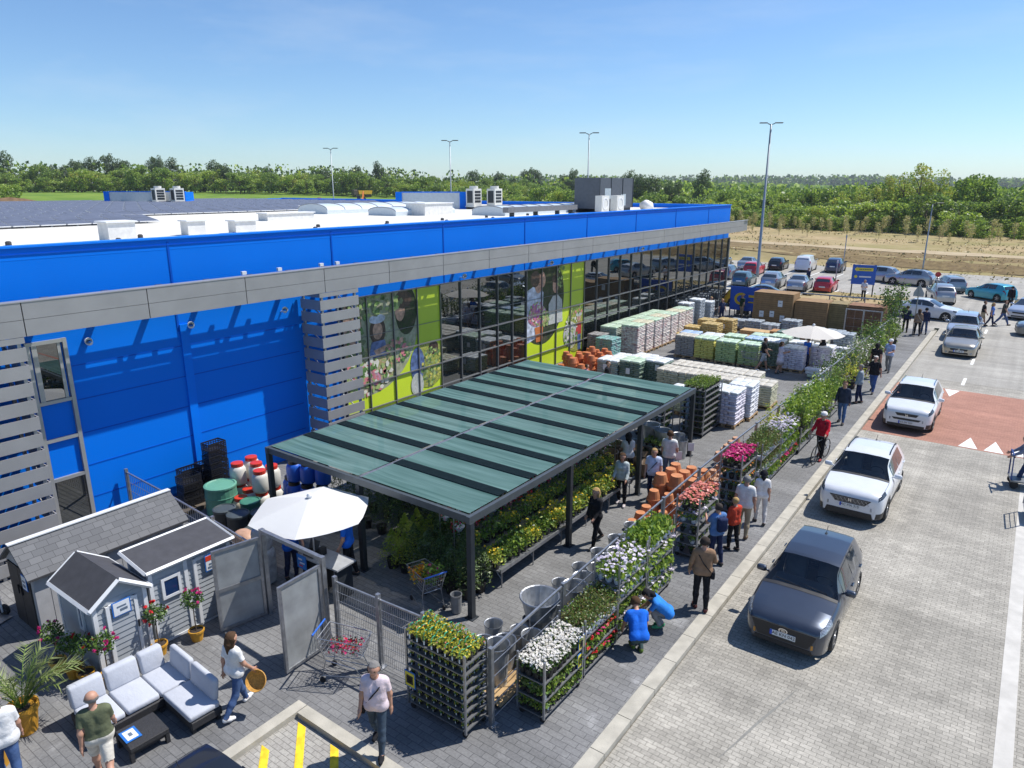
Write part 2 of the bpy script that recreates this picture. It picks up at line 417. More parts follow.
# ---------------------------------------------------------------- store building
WX = -20.4; FX = -19.2; YB0, YB1 = -16.0, 57.6; ZP = 7.92; ZROOF = 7.62; XB = -78
M_BLUE = mat('blue_panel', (.001, .18, .80), .5, var=.06, scale=.7, spec=.12)
M_BLUED = mat('blue_seam', (.002, .09, .52), .5, spec=.1, var=.08)
M_GREY = mat('grey_cassette', (.33, .325, .325), .42, .25, var=.08, scale=1.2)
M_GREYD = mat('cassette_joint', (.05, .05, .05), .7, var=0)
M_ROOF = earth('roof_membrane', [(.66, .64, .58), (.56, .54, .49), (.70, .68, .63)], [.25, 1.2], .8)
def ribbed(name, base, base2):
    m = bpy.data.materials.new(name); m.use_nodes = True; n = m.node_tree; p = n.nodes['Principled BSDF']
    geo = n.nodes.new('ShaderNodeNewGeometry'); wv = n.nodes.new('ShaderNodeTexWave'); wv.bands_direction = 'Z'; wv.inputs['Scale'].default_value = 6.5
    n.links.new(geo.outputs['Position'], wv.inputs[0])
    bp = n.nodes.new('ShaderNodeBump'); bp.inputs['Strength'].default_value = .12; bp.inputs['Distance'].default_value = .01
    n.links.new(wv.outputs['Fac'], bp.inputs['Height']); n.links.new(bp.outputs[0], p.inputs['Normal'])
    t = n.nodes.new('ShaderNodeTexNoise'); t.inputs['Scale'].default_value = .5; t.inputs['Detail'].default_value = 6
    mp = n.nodes.new('ShaderNodeMapping'); mp.inputs['Scale'].default_value = (1, 1, .25)
    n.links.new(geo.outputs['Position'], mp.inputs[0]); n.links.new(mp.outputs[0], t.inputs['Vector'])
    mx = n.nodes.new('ShaderNodeMix'); mx.data_type = 'RGBA'; mx.inputs['A'].default_value = base + (1,); mx.inputs['B'].default_value = base2 + (1,)
    n.links.new(t.outputs['Fac'], mx.inputs['Factor']); n.links.new(mx.outputs['Result'], p.inputs['Base Color'])
    p.inputs['Roughness'].default_value = .5; p.inputs['Specular IOR Level'].default_value = .12
    return m
M_BLUER = ribbed('blue_ribbed_panel', (.001, .185, .80), (.001, .155, .70))
store = thing('store_building', 'long blue clad store with grey band, mirrored glass front and flat white roof', 'building')
b = MB()
b.bb(XB, WX, YB0, YB1, -.2, ZROOF)                       # body
b.build('wall', M_BLUER, store)
b = MB()
b.bb(WX - .25, WX + .004, YB0, YB1 + .004, ZROOF, ZP); b.bb(XB, WX - .25, YB1 - .25, YB1 + .004, ZROOF, ZP)
b.bb(XB, XB + .25, YB0, YB1 - .25, ZROOF, ZP)
b.build('parapet', M_BLUE, store)
b = MB(); b.bb(WX - .32, WX + .06, YB0, YB1 + .07, ZP, ZP + .05); b.bb(XB, WX - .32, YB1 - .32, YB1 + .07, ZP, ZP + .05)
b.build('coping', mat('coping_blue', (.004, .20, .86), .4, spec=.2, var=.05), store)
b = MB(); b.bb(XB + .25, WX - .25, YB0, YB1 - .25, ZROOF, ZROOF + .02); roof = b.build('roof', M_ROOF, store)
# upper blue cassettes: frames and shadow gaps, 6 m bays
b = MB()
ys = [YB0] + [-7.02 + 6.0 * k - .04 for k in range(0, 11)] + [YB1]
for y in ys[1:-1]:
    b.bb(WX, WX + .02, y - .03, y + .03, 5.2, ZP - .08)
b.bb(WX, WX + .025, YB0, YB1, 7.74, 7.77)
b.build('panel_joint', M_BLUED, store)
for y in (-.9, 5.1, 11.1): MB().bb(WX, WX + .06, y - .13, y + .13, 0, 5.4).build('pilaster', M_BLUE, store)
b = MB()
for z in (.95, 1.9, 2.85, 3.8, 4.75): b.bb(WX, WX + .008, 7.9, 15.2, z - .016, z + .016)
b.build('panel_joint', M_BLUED, store)
# grey fascia band: cassettes 3 m long in two courses, hung on brackets with a ladder truss behind
b = MB(); y = YB0
js = [-17.5 + 3.0 * k + .06 for k in range(26)]
for j in range(len(js) - 1):
    y0, y1 = max(js[j], YB0), min(js[j + 1], 58.7)
    if y1 - y0 < .1: continue
    b.bb(FX - .10, FX, y0 + .012, y1 - .012, 5.93, 6.325); b.bb(FX - .10, FX, y0 + .012, y1 - .012, 6.335, 6.74)
b.bb(FX - .28, FX + .012, YB0, 58.72, 6.74, 6.765)
b.bb(FX - .28, FX - .11, YB0, 58.7, 5.93, 5.95)
b.bb(FX - .12, FX - .10, YB0, 58.69, 5.95, 6.74)
fas = b.build('fascia_band', M_GREY, store)
b = MB()
k = 0; y = -15.0
while y < 58.5:
    b.bb(WX, FX - .12, y - .09, y + .09, 6.58, 6.66)
    y += 1.5
for z in (6.08, 6.5): b.bb(FX - .64, FX - .56, YB0, 58.4, z - .035, z + .035)
y = -15.0
while y < 58.4:
    b.bb(FX - .63, FX - .57, y - .04, y + .04, 6.115, 6.465); y += 1.0
b.build('fascia_truss', mat('truss_steel', (.10, .11, .13), .5, .5), store)
for y in (12.9, 14.2, 15.9, 16.6): MB().box((FX - .55, y, 6.8), (.09, .15, .10)).build('junction_box', M_WHITE, store)
# slatted towers
def slat_tower(y0, y1, ret0, ret1):
    b = MB(); z = .12
    while z < 5.85:
        z1 = min(z + .33, 5.92)
        b.bb(FX - .03, FX, y0, y1, z, z1)
        if ret0: b.bb(WX + .15, FX - .035, y0, y0 + .03, z, z1)
        if ret1: b.bb(WX + .15, FX - .035, y1 - .03, y1, z, z1)
        z += .435
    b.build('slat', M_GREY, store)
    b = MB()
    n = max(2, int((y1 - y0) / 1.2) + 1)
    for i in range(n):
        y = y0 + .12 + (y1 - y0 - .24) * i / (n - 1)
        b.bb(FX - .12, FX - .04, y - .04, y + .04, 0, 5.93)
        b.bb(WX + .12, WX + .2, y - .04, y + .04, 0, 5.93)
        for q in range(6): b.tube([(FX - .1, y, .4 + q * .95), (WX + .16, y, .9 + q * .95)], .022)
    b.build('slat_frame', M_STEEL, store)
slat_tower(15.3, 17.0, True, False)
slat_tower(YB0, 6.5, False, True)
# window strip beside the left tower
M_ALU = mat('aluminium_frame', (.44, .44, .43), .4, .5, var=.05); M_MULL = mat('mullion_grey', (.20, .20, .20), .45, .4, var=.05)
def facade_glass():
    m = bpy.data.materials.new('mirrored_glazing'); m.use_nodes = True; n = m.node_tree; n.nodes.clear()
    o = n.nodes.new('ShaderNodeOutputMaterial'); g = n.nodes.new('ShaderNodeBsdfGlossy'); g.inputs['Roughness'].default_value = .012
    g.inputs['Color'].default_value = (.85, .87, .86, 1)
    d = n.nodes.new('ShaderNodeBsdfDiffuse'); d.inputs[0].default_value = (.008, .011, .012, 1)
    lw = n.nodes.new('ShaderNodeFresnel'); lw.inputs['IOR'].default_value = 2.8
    geo = n.nodes.new('ShaderNodeNewGeometry'); t = n.nodes.new('ShaderNodeTexNoise'); t.inputs['Scale'].default_value = .9; t.inputs['Detail'].default_value = 1
    n.links.new(geo.outputs['Position'], t.inputs['Vector'])
    bp = n.nodes.new('ShaderNodeBump'); bp.inputs['Strength'].default_value = .05; bp.inputs['Distance'].default_value = .05
    n.links.new(t.outputs['Fac'], bp.inputs['Height']); n.links.new(bp.outputs[0], g.inputs['Normal'])
    mx = n.nodes.new('ShaderNodeMixShader'); n.links.new(lw.outputs[0], mx.inputs[0]); n.links.new(d.outputs[0], mx.inputs[1]); n.links.new(g.outputs[0], mx.inputs[2])
    n.links.new(mx.outputs[0], o.inputs[0]); return m
M_GLAZ = facade_glass()
b = MB()
for y in (6.9, 7.78): b.bb(WX, WX + .09, y - .05, y + .05, 0, 5.55)
for z in (5.5, 3.9, 2.86, 1.75): b.bb(WX, WX + .085, 6.95, 7.73, z - .045, z + .045)
b.bb(WX, WX + .05, 7.0, 7.12, 3.945, 5.455); b.bb(WX, WX + .05, 7.6, 7.68, 3.945, 5.455)
b.build('window_frame', M_ALU, store)
MB().bb(WX, WX + .03, 7.12, 7.6, 3.95, 5.45).build('window', M_GLAZ, store); MB().bb(WX, WX + .03, 6.95, 7.73, .05, 1.7).build('window', M_GLAZ, store)
# glazed front
G0, G1, GX = 17.05, 57.5, WX + .12
b = MB(); b.bb(WX, GX - .03, G0, G1, 0, 5.36); b.build('glazing', M_GLAZ, store)
b = MB()
mull = [17.1 + 1.38 * k for k in range(30)]
mull = [y for y in [17.1, 18.3, 19.69, 21.07, 22.5, 23.85, 25.2, 26.55, 27.75, 28.93, 30.3, 31.72, 33.15, 34.6] if True] + [34.6 + 1.43 * k for k in range(1, 17)]
for y in mull: b.bb(GX - .03, GX + .045, y - .018, y + .018, .02, 5.36)
for z, w in ((5.37, .025), (3.83, .009), (3.0, .026), (1.95, .022), (.92, .02)):
    for i in range(len(mull) - 1): b.bb(GX - .03, GX + (.04 if w > .01 else .012), mull[i] + .019, mull[i + 1] - .019, z - w, z + w)
b.bb(GX - .05, GX + .06, G1 - .06, G1 + .1, 0, 5.4)
b.build('mullion', M_MULL, store)
# lime posters stuck on the glazing
M_LIME = mat('lime_print', (.58, .72, .03), .35, var=.04, scale=1)
M_LIME2 = mat('green_print', (.45, .58, .035), .35, var=.04, scale=1)
def photo_mat(name, cols, sc):
    m = earth(name, cols, sc, .4); return m
PH = {
 'meadow': photo_mat('print_meadow', [(.26, .31, .17), (.50, .53, .38), (.14, .17, .08), (.42, .39, .28)], [2.2, 6, 12]),
 'flowers': photo_mat('print_flowers', [(.16, .26, .08), (.72, .68, .55), (.66, .24, .20), (.26, .36, .10)], [5, 9, 13]),
 'dark': photo_mat('print_dark', [(.03, .035, .025), (.12, .10, .075), (.05, .08, .03)], [2.5, 9]),
 'hedge': photo_mat('print_hedge', [(.36, .39, .08), (.58, .54, .13), (.16, .21, .05)], [4, 14]),
 'blush': photo_mat('print_blush', [(.20, .28, .10), (.50, .26, .48), (.62, .45, .55), (.55, .14, .18)], [6, 11, 15]),
 'white': photo_mat('print_white', [(.50, .50, .47), (.22, .28, .18), (.58, .58, .56)], [6, 12]),
}
P_SKIN = mat('print_skin', (.50, .29, .20), .4, var=.5, scale=5); P_HAIR = mat('print_hair', (.06, .035, .025), .4, var=.6, scale=7)
P_SHIRT = mat('print_pale_shirt', (.52, .56, .64), .4, var=.5, scale=4); P_TERR = mat('print_terracotta', (.55, .17, .05), .4, var=.1)
P_RED = mat('print_red', (.50, .05, .04), .4, var=.1); P_DENIM = mat('print_denim', (.10, .15, .30), .4, var=.5, scale=5)
P_PINK = mat('print_magenta', (.42, .12, .38), .4, var=.4, scale=12); P_GREEN = mat('print_leaf', (.10, .20, .05), .4, var=.5, scale=9)
P_LEAF = mat('print_leaf_light', (.32, .42, .14), .4, var=.2); P_CREAM = mat('print_cream', (.70, .66, .55), .4, var=.1); P_ROSE = mat('print_rose', (.62, .20, .22), .4, var=.2); P_OLIVE = mat('print_olive', (.16, .19, .09), .4, var=.2); P_YEL = mat('print_yellow', (.62, .55, .12), .4, var=.1)
P_ORNG = mat('print_boot', (.72, .40, .03), .4)
def clip_poly(poly, y0, y1, z0, z1):
    def cut(p, ax, lim, keep):
        out_ = []
        for i in range(len(p)):
            a, c = p[i], p[(i + 1) % len(p)]; ia, ic = keep(a[ax], lim), keep(c[ax], lim)
            if ia: out_.append(a)
            if ia != ic:
                t = (lim - a[ax]) / (c[ax] - a[ax]); out_.append(tuple(a[k] + t * (c[k] - a[k]) for k in (0, 1)))
        return out_
    for ax, lim, kp in ((0, y0, lambda v, l: v >= l), (0, y1, lambda v, l: v <= l), (1, z0, lambda v, l: v >= l), (1, z1, lambda v, l: v <= l)):
        if len(poly) < 3: return []
        poly = cut(poly, ax, lim, kp)
    return poly
def ell(cy, cz, ry, rz, n=36): return [(cy + ry * math.cos(2 * PI * k / n), cz + rz * math.sin(2 * PI * k / n)) for k in range(n)]
def poster(y0, y1, label, shapes, specks):
    o = thing('poster', label, 'poster', (GX - .03, 0, 0), 0, 'lime posters on the glass front')
    mats = []; b = MB()
    def put(poly, m, lay, lim):
        p = clip_poly(poly, *lim)
        if len(p) < 3: return
        if m not in mats: mats.append(m)
        b.add([(.004 + .0015 * lay, y, z) for y, z in p], [tuple(range(len(p)))], mats.index(m))
    full = (y0, y1, 0.02, 5.33)
    put([(y0, .02), (y1, .02), (y1, 3.0), (y0, 3.0)], M_LIME, 0, full)
    put([(y0, 3.0), (y1, 3.0), (y1, 5.33), (y0, 5.33)], M_LIME2, 0, full)
    for i, (poly, m) in enumerate(shapes): put(poly, m, i + 1, full)
    rs = random.getstate(); random.seed(int(y0))                       # the small leaves and flowers of the printed photographs
    for cy, cz, ry, rz_, ms, n_, sz in specks:
        for i in range(n_):
            a = U(0, 2 * PI); r = math.sqrt(U(0, 1)); put(ell(cy + ry * r * math.cos(a), cz + rz_ * r * math.sin(a), sz * U(.4, 1.2), sz * U(.4, 1.2), 5), random.choice(ms), len(shapes) + 1 + .05 * (i % 19), full)
    random.setstate(rs)
    b.build('print', mats, o)
poster(17.13, 22.48, 'lime poster of a child among flowers, nearest the slatted tower', [
    (ell(18.3, 4.2, 2.85, 2.75), PH['meadow']), (ell(17.6, 2.45, 2.2, .95), PH['flowers']), (ell(17.3, 4.6, .75, 1.3), P_SKIN),
    (ell(20.45, 4.55, .62, 1.0), PH['dark']), (ell(20.1, 4.6, .28, .45), P_SKIN), (ell(20.3, 5.0, .5, .35), P_HAIR),
    (ell(18.85, 3.95, .42, .55), P_HAIR), (ell(18.85, 3.95, .26, .34), P_SKIN), (ell(18.85, 4.42, .42, .18), P_SHIRT),
    ([(18.5, 3.55), (19.2, 3.55), (19.35, 2.9), (18.3, 2.9)], P_DENIM), ([(18.6, 3.2), (20.2, 3.5), (20.25, 3.3), (18.7, 3.0)], P_SKIN), (ell(18.4, 2.1, .5, .3), PH['blush']),
    (ell(21.7, 2.05, 1.05, 1.0), PH['hedge']), (ell(21.0, 2.15, .42, .75), P_DENIM), (ell(22.0, 2.72, .3, .3), P_HAIR), (ell(20.95, 1.3, .38, .5), PH['white'])],
    [(18.0, 2.2, 1.5, .75, (P_LEAF, P_CREAM, P_ROSE, P_GREEN, P_LEAF), 170, .12), (18.6, 5.0, 1.6, .5, (P_LEAF, P_GREEN, P_OLIVE), 90, .12), (19.9, 3.0, .7, .5, (P_LEAF, P_GREEN, P_ROSE, P_OLIVE), 50, .1), (21.9, 1.9, .65, .85, (P_LEAF, P_OLIVE, P_YEL, P_GREEN), 110, .09), (17.7, 3.7, .5, .9, (P_OLIVE, P_GREEN), 40, .12)])
poster(28.96, 34.57, 'lime poster of two people with a potted plant, nearer the glass corner', [
    (ell(30.4, 3.75, 2.1, 2.4), PH['dark']), ([(29.0, 1.6), (30.4, 1.9), (30.5, 4.1), (29.9, 4.6), (29.0, 4.3)], P_SHIRT), (ell(30.05, 4.6, .36, .5), P_SKIN),
    (ell(29.75, 4.85, .42, .42), P_HAIR), (ell(30.4, 4.75, .28, .4), P_SKIN), (ell(31.65, 4.35, .28, .42), P_SKIN), (ell(31.65, 4.7, .34, .22), P_HAIR),
    ([(31.0, 2.3), (32.4, 2.3), (32.3, 3.5), (31.9, 3.8), (31.4, 3.8), (31.0, 3.4)], PH['white']), (ell(29.95, 2.95, .85, .55), PH['blush']), (ell(30.5, 2.65, .55, .35), PH['flowers']),
    ([(29.7, 2.35), (30.5, 2.35), (30.4, 1.55), (29.85, 1.55)], P_TERR), (ell(33.8, 1.7, 1.05, 1.35), PH['hedge']), (ell(33.2, 1.45, .7, .7), PH['white']),
    ([(34.0, 1.3), (34.35, 1.3), (34.4, .4), (34.05, .4)], P_DENIM), ([(33.75, 1.3), (34.4, 1.3), (34.4, 2.0), (33.9, 2.0)], P_RED), (ell(34.1, 2.25, .2, .22), P_SKIN), (ell(34.1, 2.45, .32, .13), PH['white']),
    ([(34.0, .4), (34.4, .4), (34.4, .15), (33.95, .15)], P_ORNG)],
    [(29.9, 3.05, .75, .6, (P_LEAF, P_ROSE, P_PINK, P_CREAM), 90, .09), (30.6, 2.7, .5, .4, (P_LEAF, P_GREEN), 45, .09), (32.1, 4.9, .35, 1.0, (P_GREEN, P_OLIVE, P_LEAF), 40, .1), (33.3, 1.6, .75, .95, (P_LEAF, P_CREAM, P_GREEN, P_CREAM), 110, .09), (33.9, 2.75, .7, .25, (P_LEAF, P_ROSE, P_GREEN), 35, .08)])
# floodlights on the blue wall
for k, (y, lab) in enumerate(((8.35, 'white wall floodlight nearest the slatted left tower'), (11.25, 'white wall floodlight above the pilaster'), (14.6, 'white wall floodlight nearest the middle slatted tower'),
                              (24.0, 'white wall floodlight above the glass nearest the child poster'), (31.0, 'white wall floodlight above the potted plant poster'), (41.5, 'white wall floodlight over the far glass'))):
    zf = 5.3 if y < 16 else 5.5
    t = thing('floodlight', lab, 'floodlight', (WX, y, zf), 0, 'floodlights along the store front')
    MB().tube([(0, 0, 0), (.22, 0, .02)], .03).build('bracket', M_WHITE, t)
    MB().lathe([(.05, 0), (.09, .06), (.10, .2), (.085, .23)], (0.18, -.0, .02), 12, 0, Matrix.Rotation(R(60), 3, 'Y') @ Matrix.Rotation(R(25), 3, 'X')).build('lamp_head', M_WHITE, t, smooth=True)
# ---- roof equipment
t_sol = mat('solar_cell', (.125, .135, .175), .4, .0, var=.15, scale=2, spec=.5)
M_PFR = mat('panel_frame', (.55, .57, .60), .35, .6, var=.05)
k = 0
def solar_mesh(n):
    b = MB(); 
    for i in range(n):
        y = i * 1.08
        b.box((0, y, .22), (1.70, 1.03, .04), 1, M=Matrix.Rotation(R(9), 4, 'Y'))
        for a in (-.42, .42): b.box((a * .99, y, .243 - a * .158), (.80, .97, .012), 0, M=Matrix.Rotation(R(9), 4, 'Y'))
        b.box((-.86, y, .36), (.07, 1.0, .03), 2); b.box((.84, y, .10), (.07, 1.0, .03), 2)
        b.box((-.6, y, .13), (.08, .06, .26), 1); b.box((.6, y, .05), (.08, .06, .10), 1)
    return b.mesh('panel_row', [t_sol, M_PFR, M_WHITE])
sm14 = solar_mesh(14)
rowlab = 'row of tilted dark solar panels on the white store roof'
for i in range(20):
    for j in range(4):
        x = -36.2 - i * 2.2; y0 = -12 + j * 16.2
        if j == 3 and i < 8: continue
        if j == 2 and i < 3: continue
        if (x > -45 and y0 > 18): continue
        o = obj('solar_panel_row', sm14, None, (x, y0, ZROOF + .02)); tag(o, rowlab, 'solar panels', 'solar panel rows on the store roof')
def upstand(x, y, sx, sy, h, lab):
    t = thing('roof_upstand', lab, 'roof hatch', (x, y, ZROOF + .02), 0, 'white upstands on the roof')
    MB().bb(-sx / 2, sx / 2, -sy / 2, sy / 2, 0, h).build('curb', mat('white_membrane', (.72, .71, .68), .7, var=.1), t)
    MB().bb(-sx / 2 - .06, sx / 2 + .06, -sy / 2 - .06, sy / 2 + .06, h, h + .05).build('cap', M_WHITE, t)
upstand(-24.9, 11.7, .7, .9, .6, 'white box upstand nearest the blue parapet at left')
upstand(-25.6, 14.8, .5, .7, .5, 'low white upstand beside the nearest roof box')
upstand(-25.2, 16.6, .5, .9, .45, 'low white upstand third along the parapet')
upstand(-31.5, 34.2, 1.6, 2.6, .7, 'white box upstand in front of the paired cooling units')
upstand(-27.5, 39.5, 1.2, 2.4, .4, 'low white upstand behind the far parapet')
upstand(-33, 24.5, .8, 3.0, .35, 'long low white upstand among the solar panels')
M_PEB = mat('ballast_foot', (.05, .05, .055), .7)
for i in range(26):
    o = MB().lathe([(.09, 0), (.09, .1), (.05, .13)], (0, 0, 0), 8).build('roof_fixing', M_PEB, None, (-22.6 - (i % 3) * 1.6 + U(-.3, .3), 6 + i * 1.35, ZROOF + .02))
    tag(o, 'small dark fixing foot on the white roof behind the parapet', 'roof fixing', 'dark fixing feet on the roof')
M_SKYL = mat('skylight_sheet', (.62, .68, .72), .25, var=.05)
def skylight(x, y0, y1, w, h, lab):
    t = thing('barrel_skylight', lab, 'skylight', (x, y0, ZROOF + .02), 0, 'barrel skylights on the roof')
    b = MB(); n = 10; L = y1 - y0
    pr = [(w / 2 * -math.cos(PI * k / n), .25 + h * math.sin(PI * k / n)) for k in range(n + 1)]
    b.prism([(-w / 2, 0)] + pr + [(w / 2, 0)], 0, L); b.build('vault', M_SKYL, t)
    b = MB(); y = 0
    while y <= L + .01:
        b.tube([(a, y, z + .01) for a, z in pr], .03, n=4); y += 1.5
    b.build('rib', M_ALU, t)
skylight(-27.8, 35.5, 46, 2.6, .32, 'long barrel skylight beyond the paired cooling units')
skylight(-39, 31, 41, 3.0, .38, 'barrel skylight left of the white plant screen')
skylight(-33.0, 31.5, 37, 2.4, .25, 'low barrel skylight near the middle of the parapet')
M_CREAM = mat('unit_casing', (.70, .69, .64), .5, var=.05)
def hvac_tower(x, y, lab):
    t = thing('cooling_unit', lab, 'cooling unit', (x, y, ZROOF + .02), 0, 'tall cream cooling units'); t.scale = (.8,) * 3
    MB().bb(-.5, .5, -.6, .6, .3, 1.95).bb(-.55, .55, -.65, .65, .2, .3).build('casing', M_CREAM, t)
    b = MB()
    for z in (.75, 1.05, 1.35, 1.65): b.bb(.5, .515, -.45, .45, z - .12, z + .1)
    b.bb(-.35, .35, -.615, -.6, .6, 1.75); b.build('grille', M_DSTEEL, t)
    MB().lathe([(.42, 1.95), (.42, 2.2), (.36, 2.2), (.34, 2.0)], (0, 0, 0), 16).build('fan_ring', M_CREAM, t)
    b = MB(); b.bb(-.5, -.4, -.6, .6, 0, .2); b.bb(.4, .5, -.6, .6, 0, .2); b.build('foot', M_DSTEEL, t)
hvac_tower(-36.6, 44.9, 'left of the two tall cream cooling units before the blue container end')
hvac_tower(-35.3, 45.9, 'right of the two tall cream cooling units')
hvac_tower(-68.7, 36.6, 'left of two far cream units before the blue and white plant screen')
hvac_tower(-67.3, 37.7, 'right of two far cream units before the blue and white plant screen')
def screen(x, y0, y1, h, lab):
    t = thing('plant_screen', lab, 'plant screen', (x, y0, ZROOF + .02), R(-54), 'ribbed plant screens on the roof')
    b = MB(); L = y1 - y0; k = 0
    while k * .22 < L: b.bb(.0 if k % 2 else .05, .12, k * .22, min(L, (k + 1) * .22), 0, h); k += 1
    b.build('ribbed_sheet', mat('screen_sheet', (.50, .55, .60), .4, .3, var=.06), t)
    b = MB(); b.bb(-.05, .2, -.5, 0, 0, h + .06); b.bb(-.05, .2, L, L + 1.0, 0, h + .06); b.bb(-1.6, -.06, L + .9, L + 1.0, 0, h); b.bb(-.02, .16, 0, L, h, h + .08); b.build('blue_end', M_BLUE, t)
screen(-41.6, 42.0, 46.6, 1.25, 'grey ribbed plant screen with blue ends near the roof middle')
screen(-73.2, 34.2, 40.6, 1.2, 'distant ribbed plant screen with blue ends at the left')
def ac_unit(x, y, lab):
    t = thing('air_conditioner', lab, 'air conditioner', (x, y, ZROOF + .02), 0, 'white fan units by the grey plant box')
    MB().bb(-.25, .25, -.5, .5, .15, 1.15).bb(-.2, -.1, -.45, .45, 0, .15).bb(.1, .2, -.45, .45, 0, .15).build('casing', M_CREAM, t)
    M = Matrix.Rotation(R(90), 3, 'Y')
    MB().lathe([(.40, 0), (.40, .02), (.30, .02), (.29, 0)], (.25, 0, .65), 20, 0, M).build('fan_ring', M_WHITE, t)
    b = MB(); b.lathe([(.29, 0.004), (.29, .008)], (.25, 0, .65), 20, 0, M); b.build('fan', M_DSTEEL, t)
ac_unit(-23.6, 42.3, 'left white fan unit in front of the big grey plant box')
ac_unit(-23.5, 44.2, 'right white fan unit in front of the big grey plant box')
t = thing('air_handling_unit', 'big dark grey plant box standing behind the two white fan units', 'plant unit', (-25.4, 46.6, ZROOF + .02))
MB().bb(-1.2, .8, -2.9, 2.0, .25, 2.3).build('casing', mat('ahu_grey', (.10, .11, .13), .5, .3, var=.1), t)
MB().bb(.8, .815, -2.2, -1.3, .9, 1.6).bb(.8, .815, .2, .9, .4, 1.2).bb(-.8, .4, 2.0, 2.02, .5, 2.0).build('hatch', mat('hatch_pale', (.40, .46, .50), .4), t)
b = MB()
for y in (-2.9, -1.3, .4, 2.0): b.bb(.8, .83, y - .03, y + .03, .25, 2.3)
b.bb(-1.1, -.9, -2.8, 1.9, 0, .25); b.bb(.5, .7, -2.8, 1.9, 0, .25); b.build('frame', M_DSTEEL, t)
t = thing('duct_elbow', 'round white duct elbow at the end of the grey plant box', 'duct', (-24.0, 49.6, ZROOF + .02))
MB().tube([(0, -.4, .35), (0, .1, .4), (0, .45, .35), (0, .6, 0)], [.32, .38, .38, .36], n=14).build('pipe', M_WHITE, t, smooth=True)
t = thing('roof_duct', 'dark grey duct run along the roof to the fan units', 'duct', (-24.6, 33, ZROOF + .02))
MB().bb(-.2, .2, 0, 7.5, .3, .6).build('pipe', mat('duct_grey', (.2, .2, .21), .5, .4), t)
b = MB()
for y in (.6, 3, 5.4, 7): b.bb(-.15, .15, y - .04, y + .04, 0, .3)
b.build('foot', M_DSTEEL, t)

# ---------------------------------------------------------------- lamp posts
def lamp_post(x, y, h, lab, r=.11, double=True):
    t = thing('lamp_post', lab, 'lamp post', (x, y, ZR), 0, 'tall grey lamp posts')
    MB().tube([(0, 0, 0), (0, 0, .5), (0, 0, h)], [r * 1.25, r, r * .55], n=10).build('pole', mat('lamp_grey', (.30, .33, .36), .45, .5, var=.06), t, smooth=True)
    for s in ((-1, 1) if double else (1,)):
        b = MB(); b.tube([(0, 0, h - .05), (.3 * s, .18 * s, h + .08)], .05); b.rbox((.66 * s, .4 * s, h + .14), (.8, .3, .10), .03, 0, R(30), seg=1)
        b.build('lamp_head', M_DSTEEL, t)
lamp_post(-24.1, 78, 15.6, 'tall twin headed lamp post rising between the parked cars', .17)
lamp_post(-45.6, 78, 15.5, 'tall twin headed lamp post behind the grey roof plant box')
lamp_post(-67.7, 78, 15.4, 'tall twin headed lamp post behind the blue ended plant screen')
lamp_post(-92.6, 78, 15.1, 'tall twin headed lamp post behind the solar panels')
lamp_post(-10.4, 95, 7.5, 'short lamp post beside the sapling field at right', .09, False)
# ---------------------------------------------------------------- trees beyond the car park
L_A = leaf('leaf_mid', (.24, .37, .06), .5); L_B = leaf('leaf_light', (.36, .49, .075), .5); L_C = leaf('leaf_dark', (.12, .205, .05), .4); L_P = leaf('leaf_pine', (.10, .15, .065), .3)
L_Y = leaf('leaf_yellow', (.42, .43, .08), .45); L_BLOS = leaf('leaf_blossom', (.42, .42, .33))
BARK = mat('bark', (.12, .09, .065), .95, var=.3, scale=8, bump=.5)
def tree_proto(kind, h, w, n, ls, mats, wts, seed):
    rs = random.getstate(); random.seed(seed)
    t = obj('tree', None); tr = MB()
    bend = U(-.3, .3)
    tr.tube([(0, 0, -.6), (bend * .3, 0, h * .3), (bend, .1, h * .6), (bend, .1, h * .92)], [h * .02, h * .016, h * .01, .02], n=6)
    tips = []
    nl = 9 if kind != 'pine' else 7
    for i in range(nl):
        a = U(0, 2 * PI); z0 = h * U(.25, .7); rr = w * U(.25, .5); z1 = min(h * .9, z0 + h * U(.1, .3))
        p = (bend + rr * math.cos(a), rr * math.sin(a), z1)
        tr.tube([(bend * z0 / h, 0, z0), ((bend * z0 / h + p[0]) / 2, p[1] / 2, (z0 + z1) / 2 + .1), p], [h * .008, h * .005, .015], n=5); tips.append(p)
    tr.build('trunk', BARK, t)
    clumps = []
    nc = 26
    for i in range(nc):
        if kind == 'bush': z = h * U(.12, .86)
        elif kind == 'pine': z = h * U(.36, .97)
        elif kind == 'tall': z = h * U(.2, .95)
        else: z = h * U(.2, .9)
        f = {'bush': math.sqrt(max(.05, 1 - (z / h - .35) ** 2 * 2.0)), 'pine': .9 if z > h * .6 else .6, 'tall': .5 + .5 * math.sin(PI * min(1, z / h)), 'round': math.sin(PI * min(.97, (z / h - .15) / .88)) + .15}[kind]
        a = U(0, 2 * PI); r = w * .5 * f * math.sqrt(U(.1, 1))
        clumps.append((bend * z / h + r * math.cos(a), r * math.sin(a), z, w * U(.15, .26), h * U(.06, .11)))
    lb = MB()
    for k, (cx, cy, cz, cr, ch) in enumerate(clumps):
        wloc = [x * random.choice((.3, 1, 2.2)) for x in wts]
        def fn():
            d = Vector((random.gauss(0, 1), random.gauss(0, 1), random.gauss(0, 1))).normalized() * (U(.35, 1) ** .5)
            return (cx + d.x * cr, cy + d.y * cr, cz + d.z * ch * 1.3)
        lb.leaves(n // nc, fn, ls, tuple(range(len(mats))), .75, .9, wloc)
    lb.build('crown', mats, t)
    random.setstate(rs)
    return t
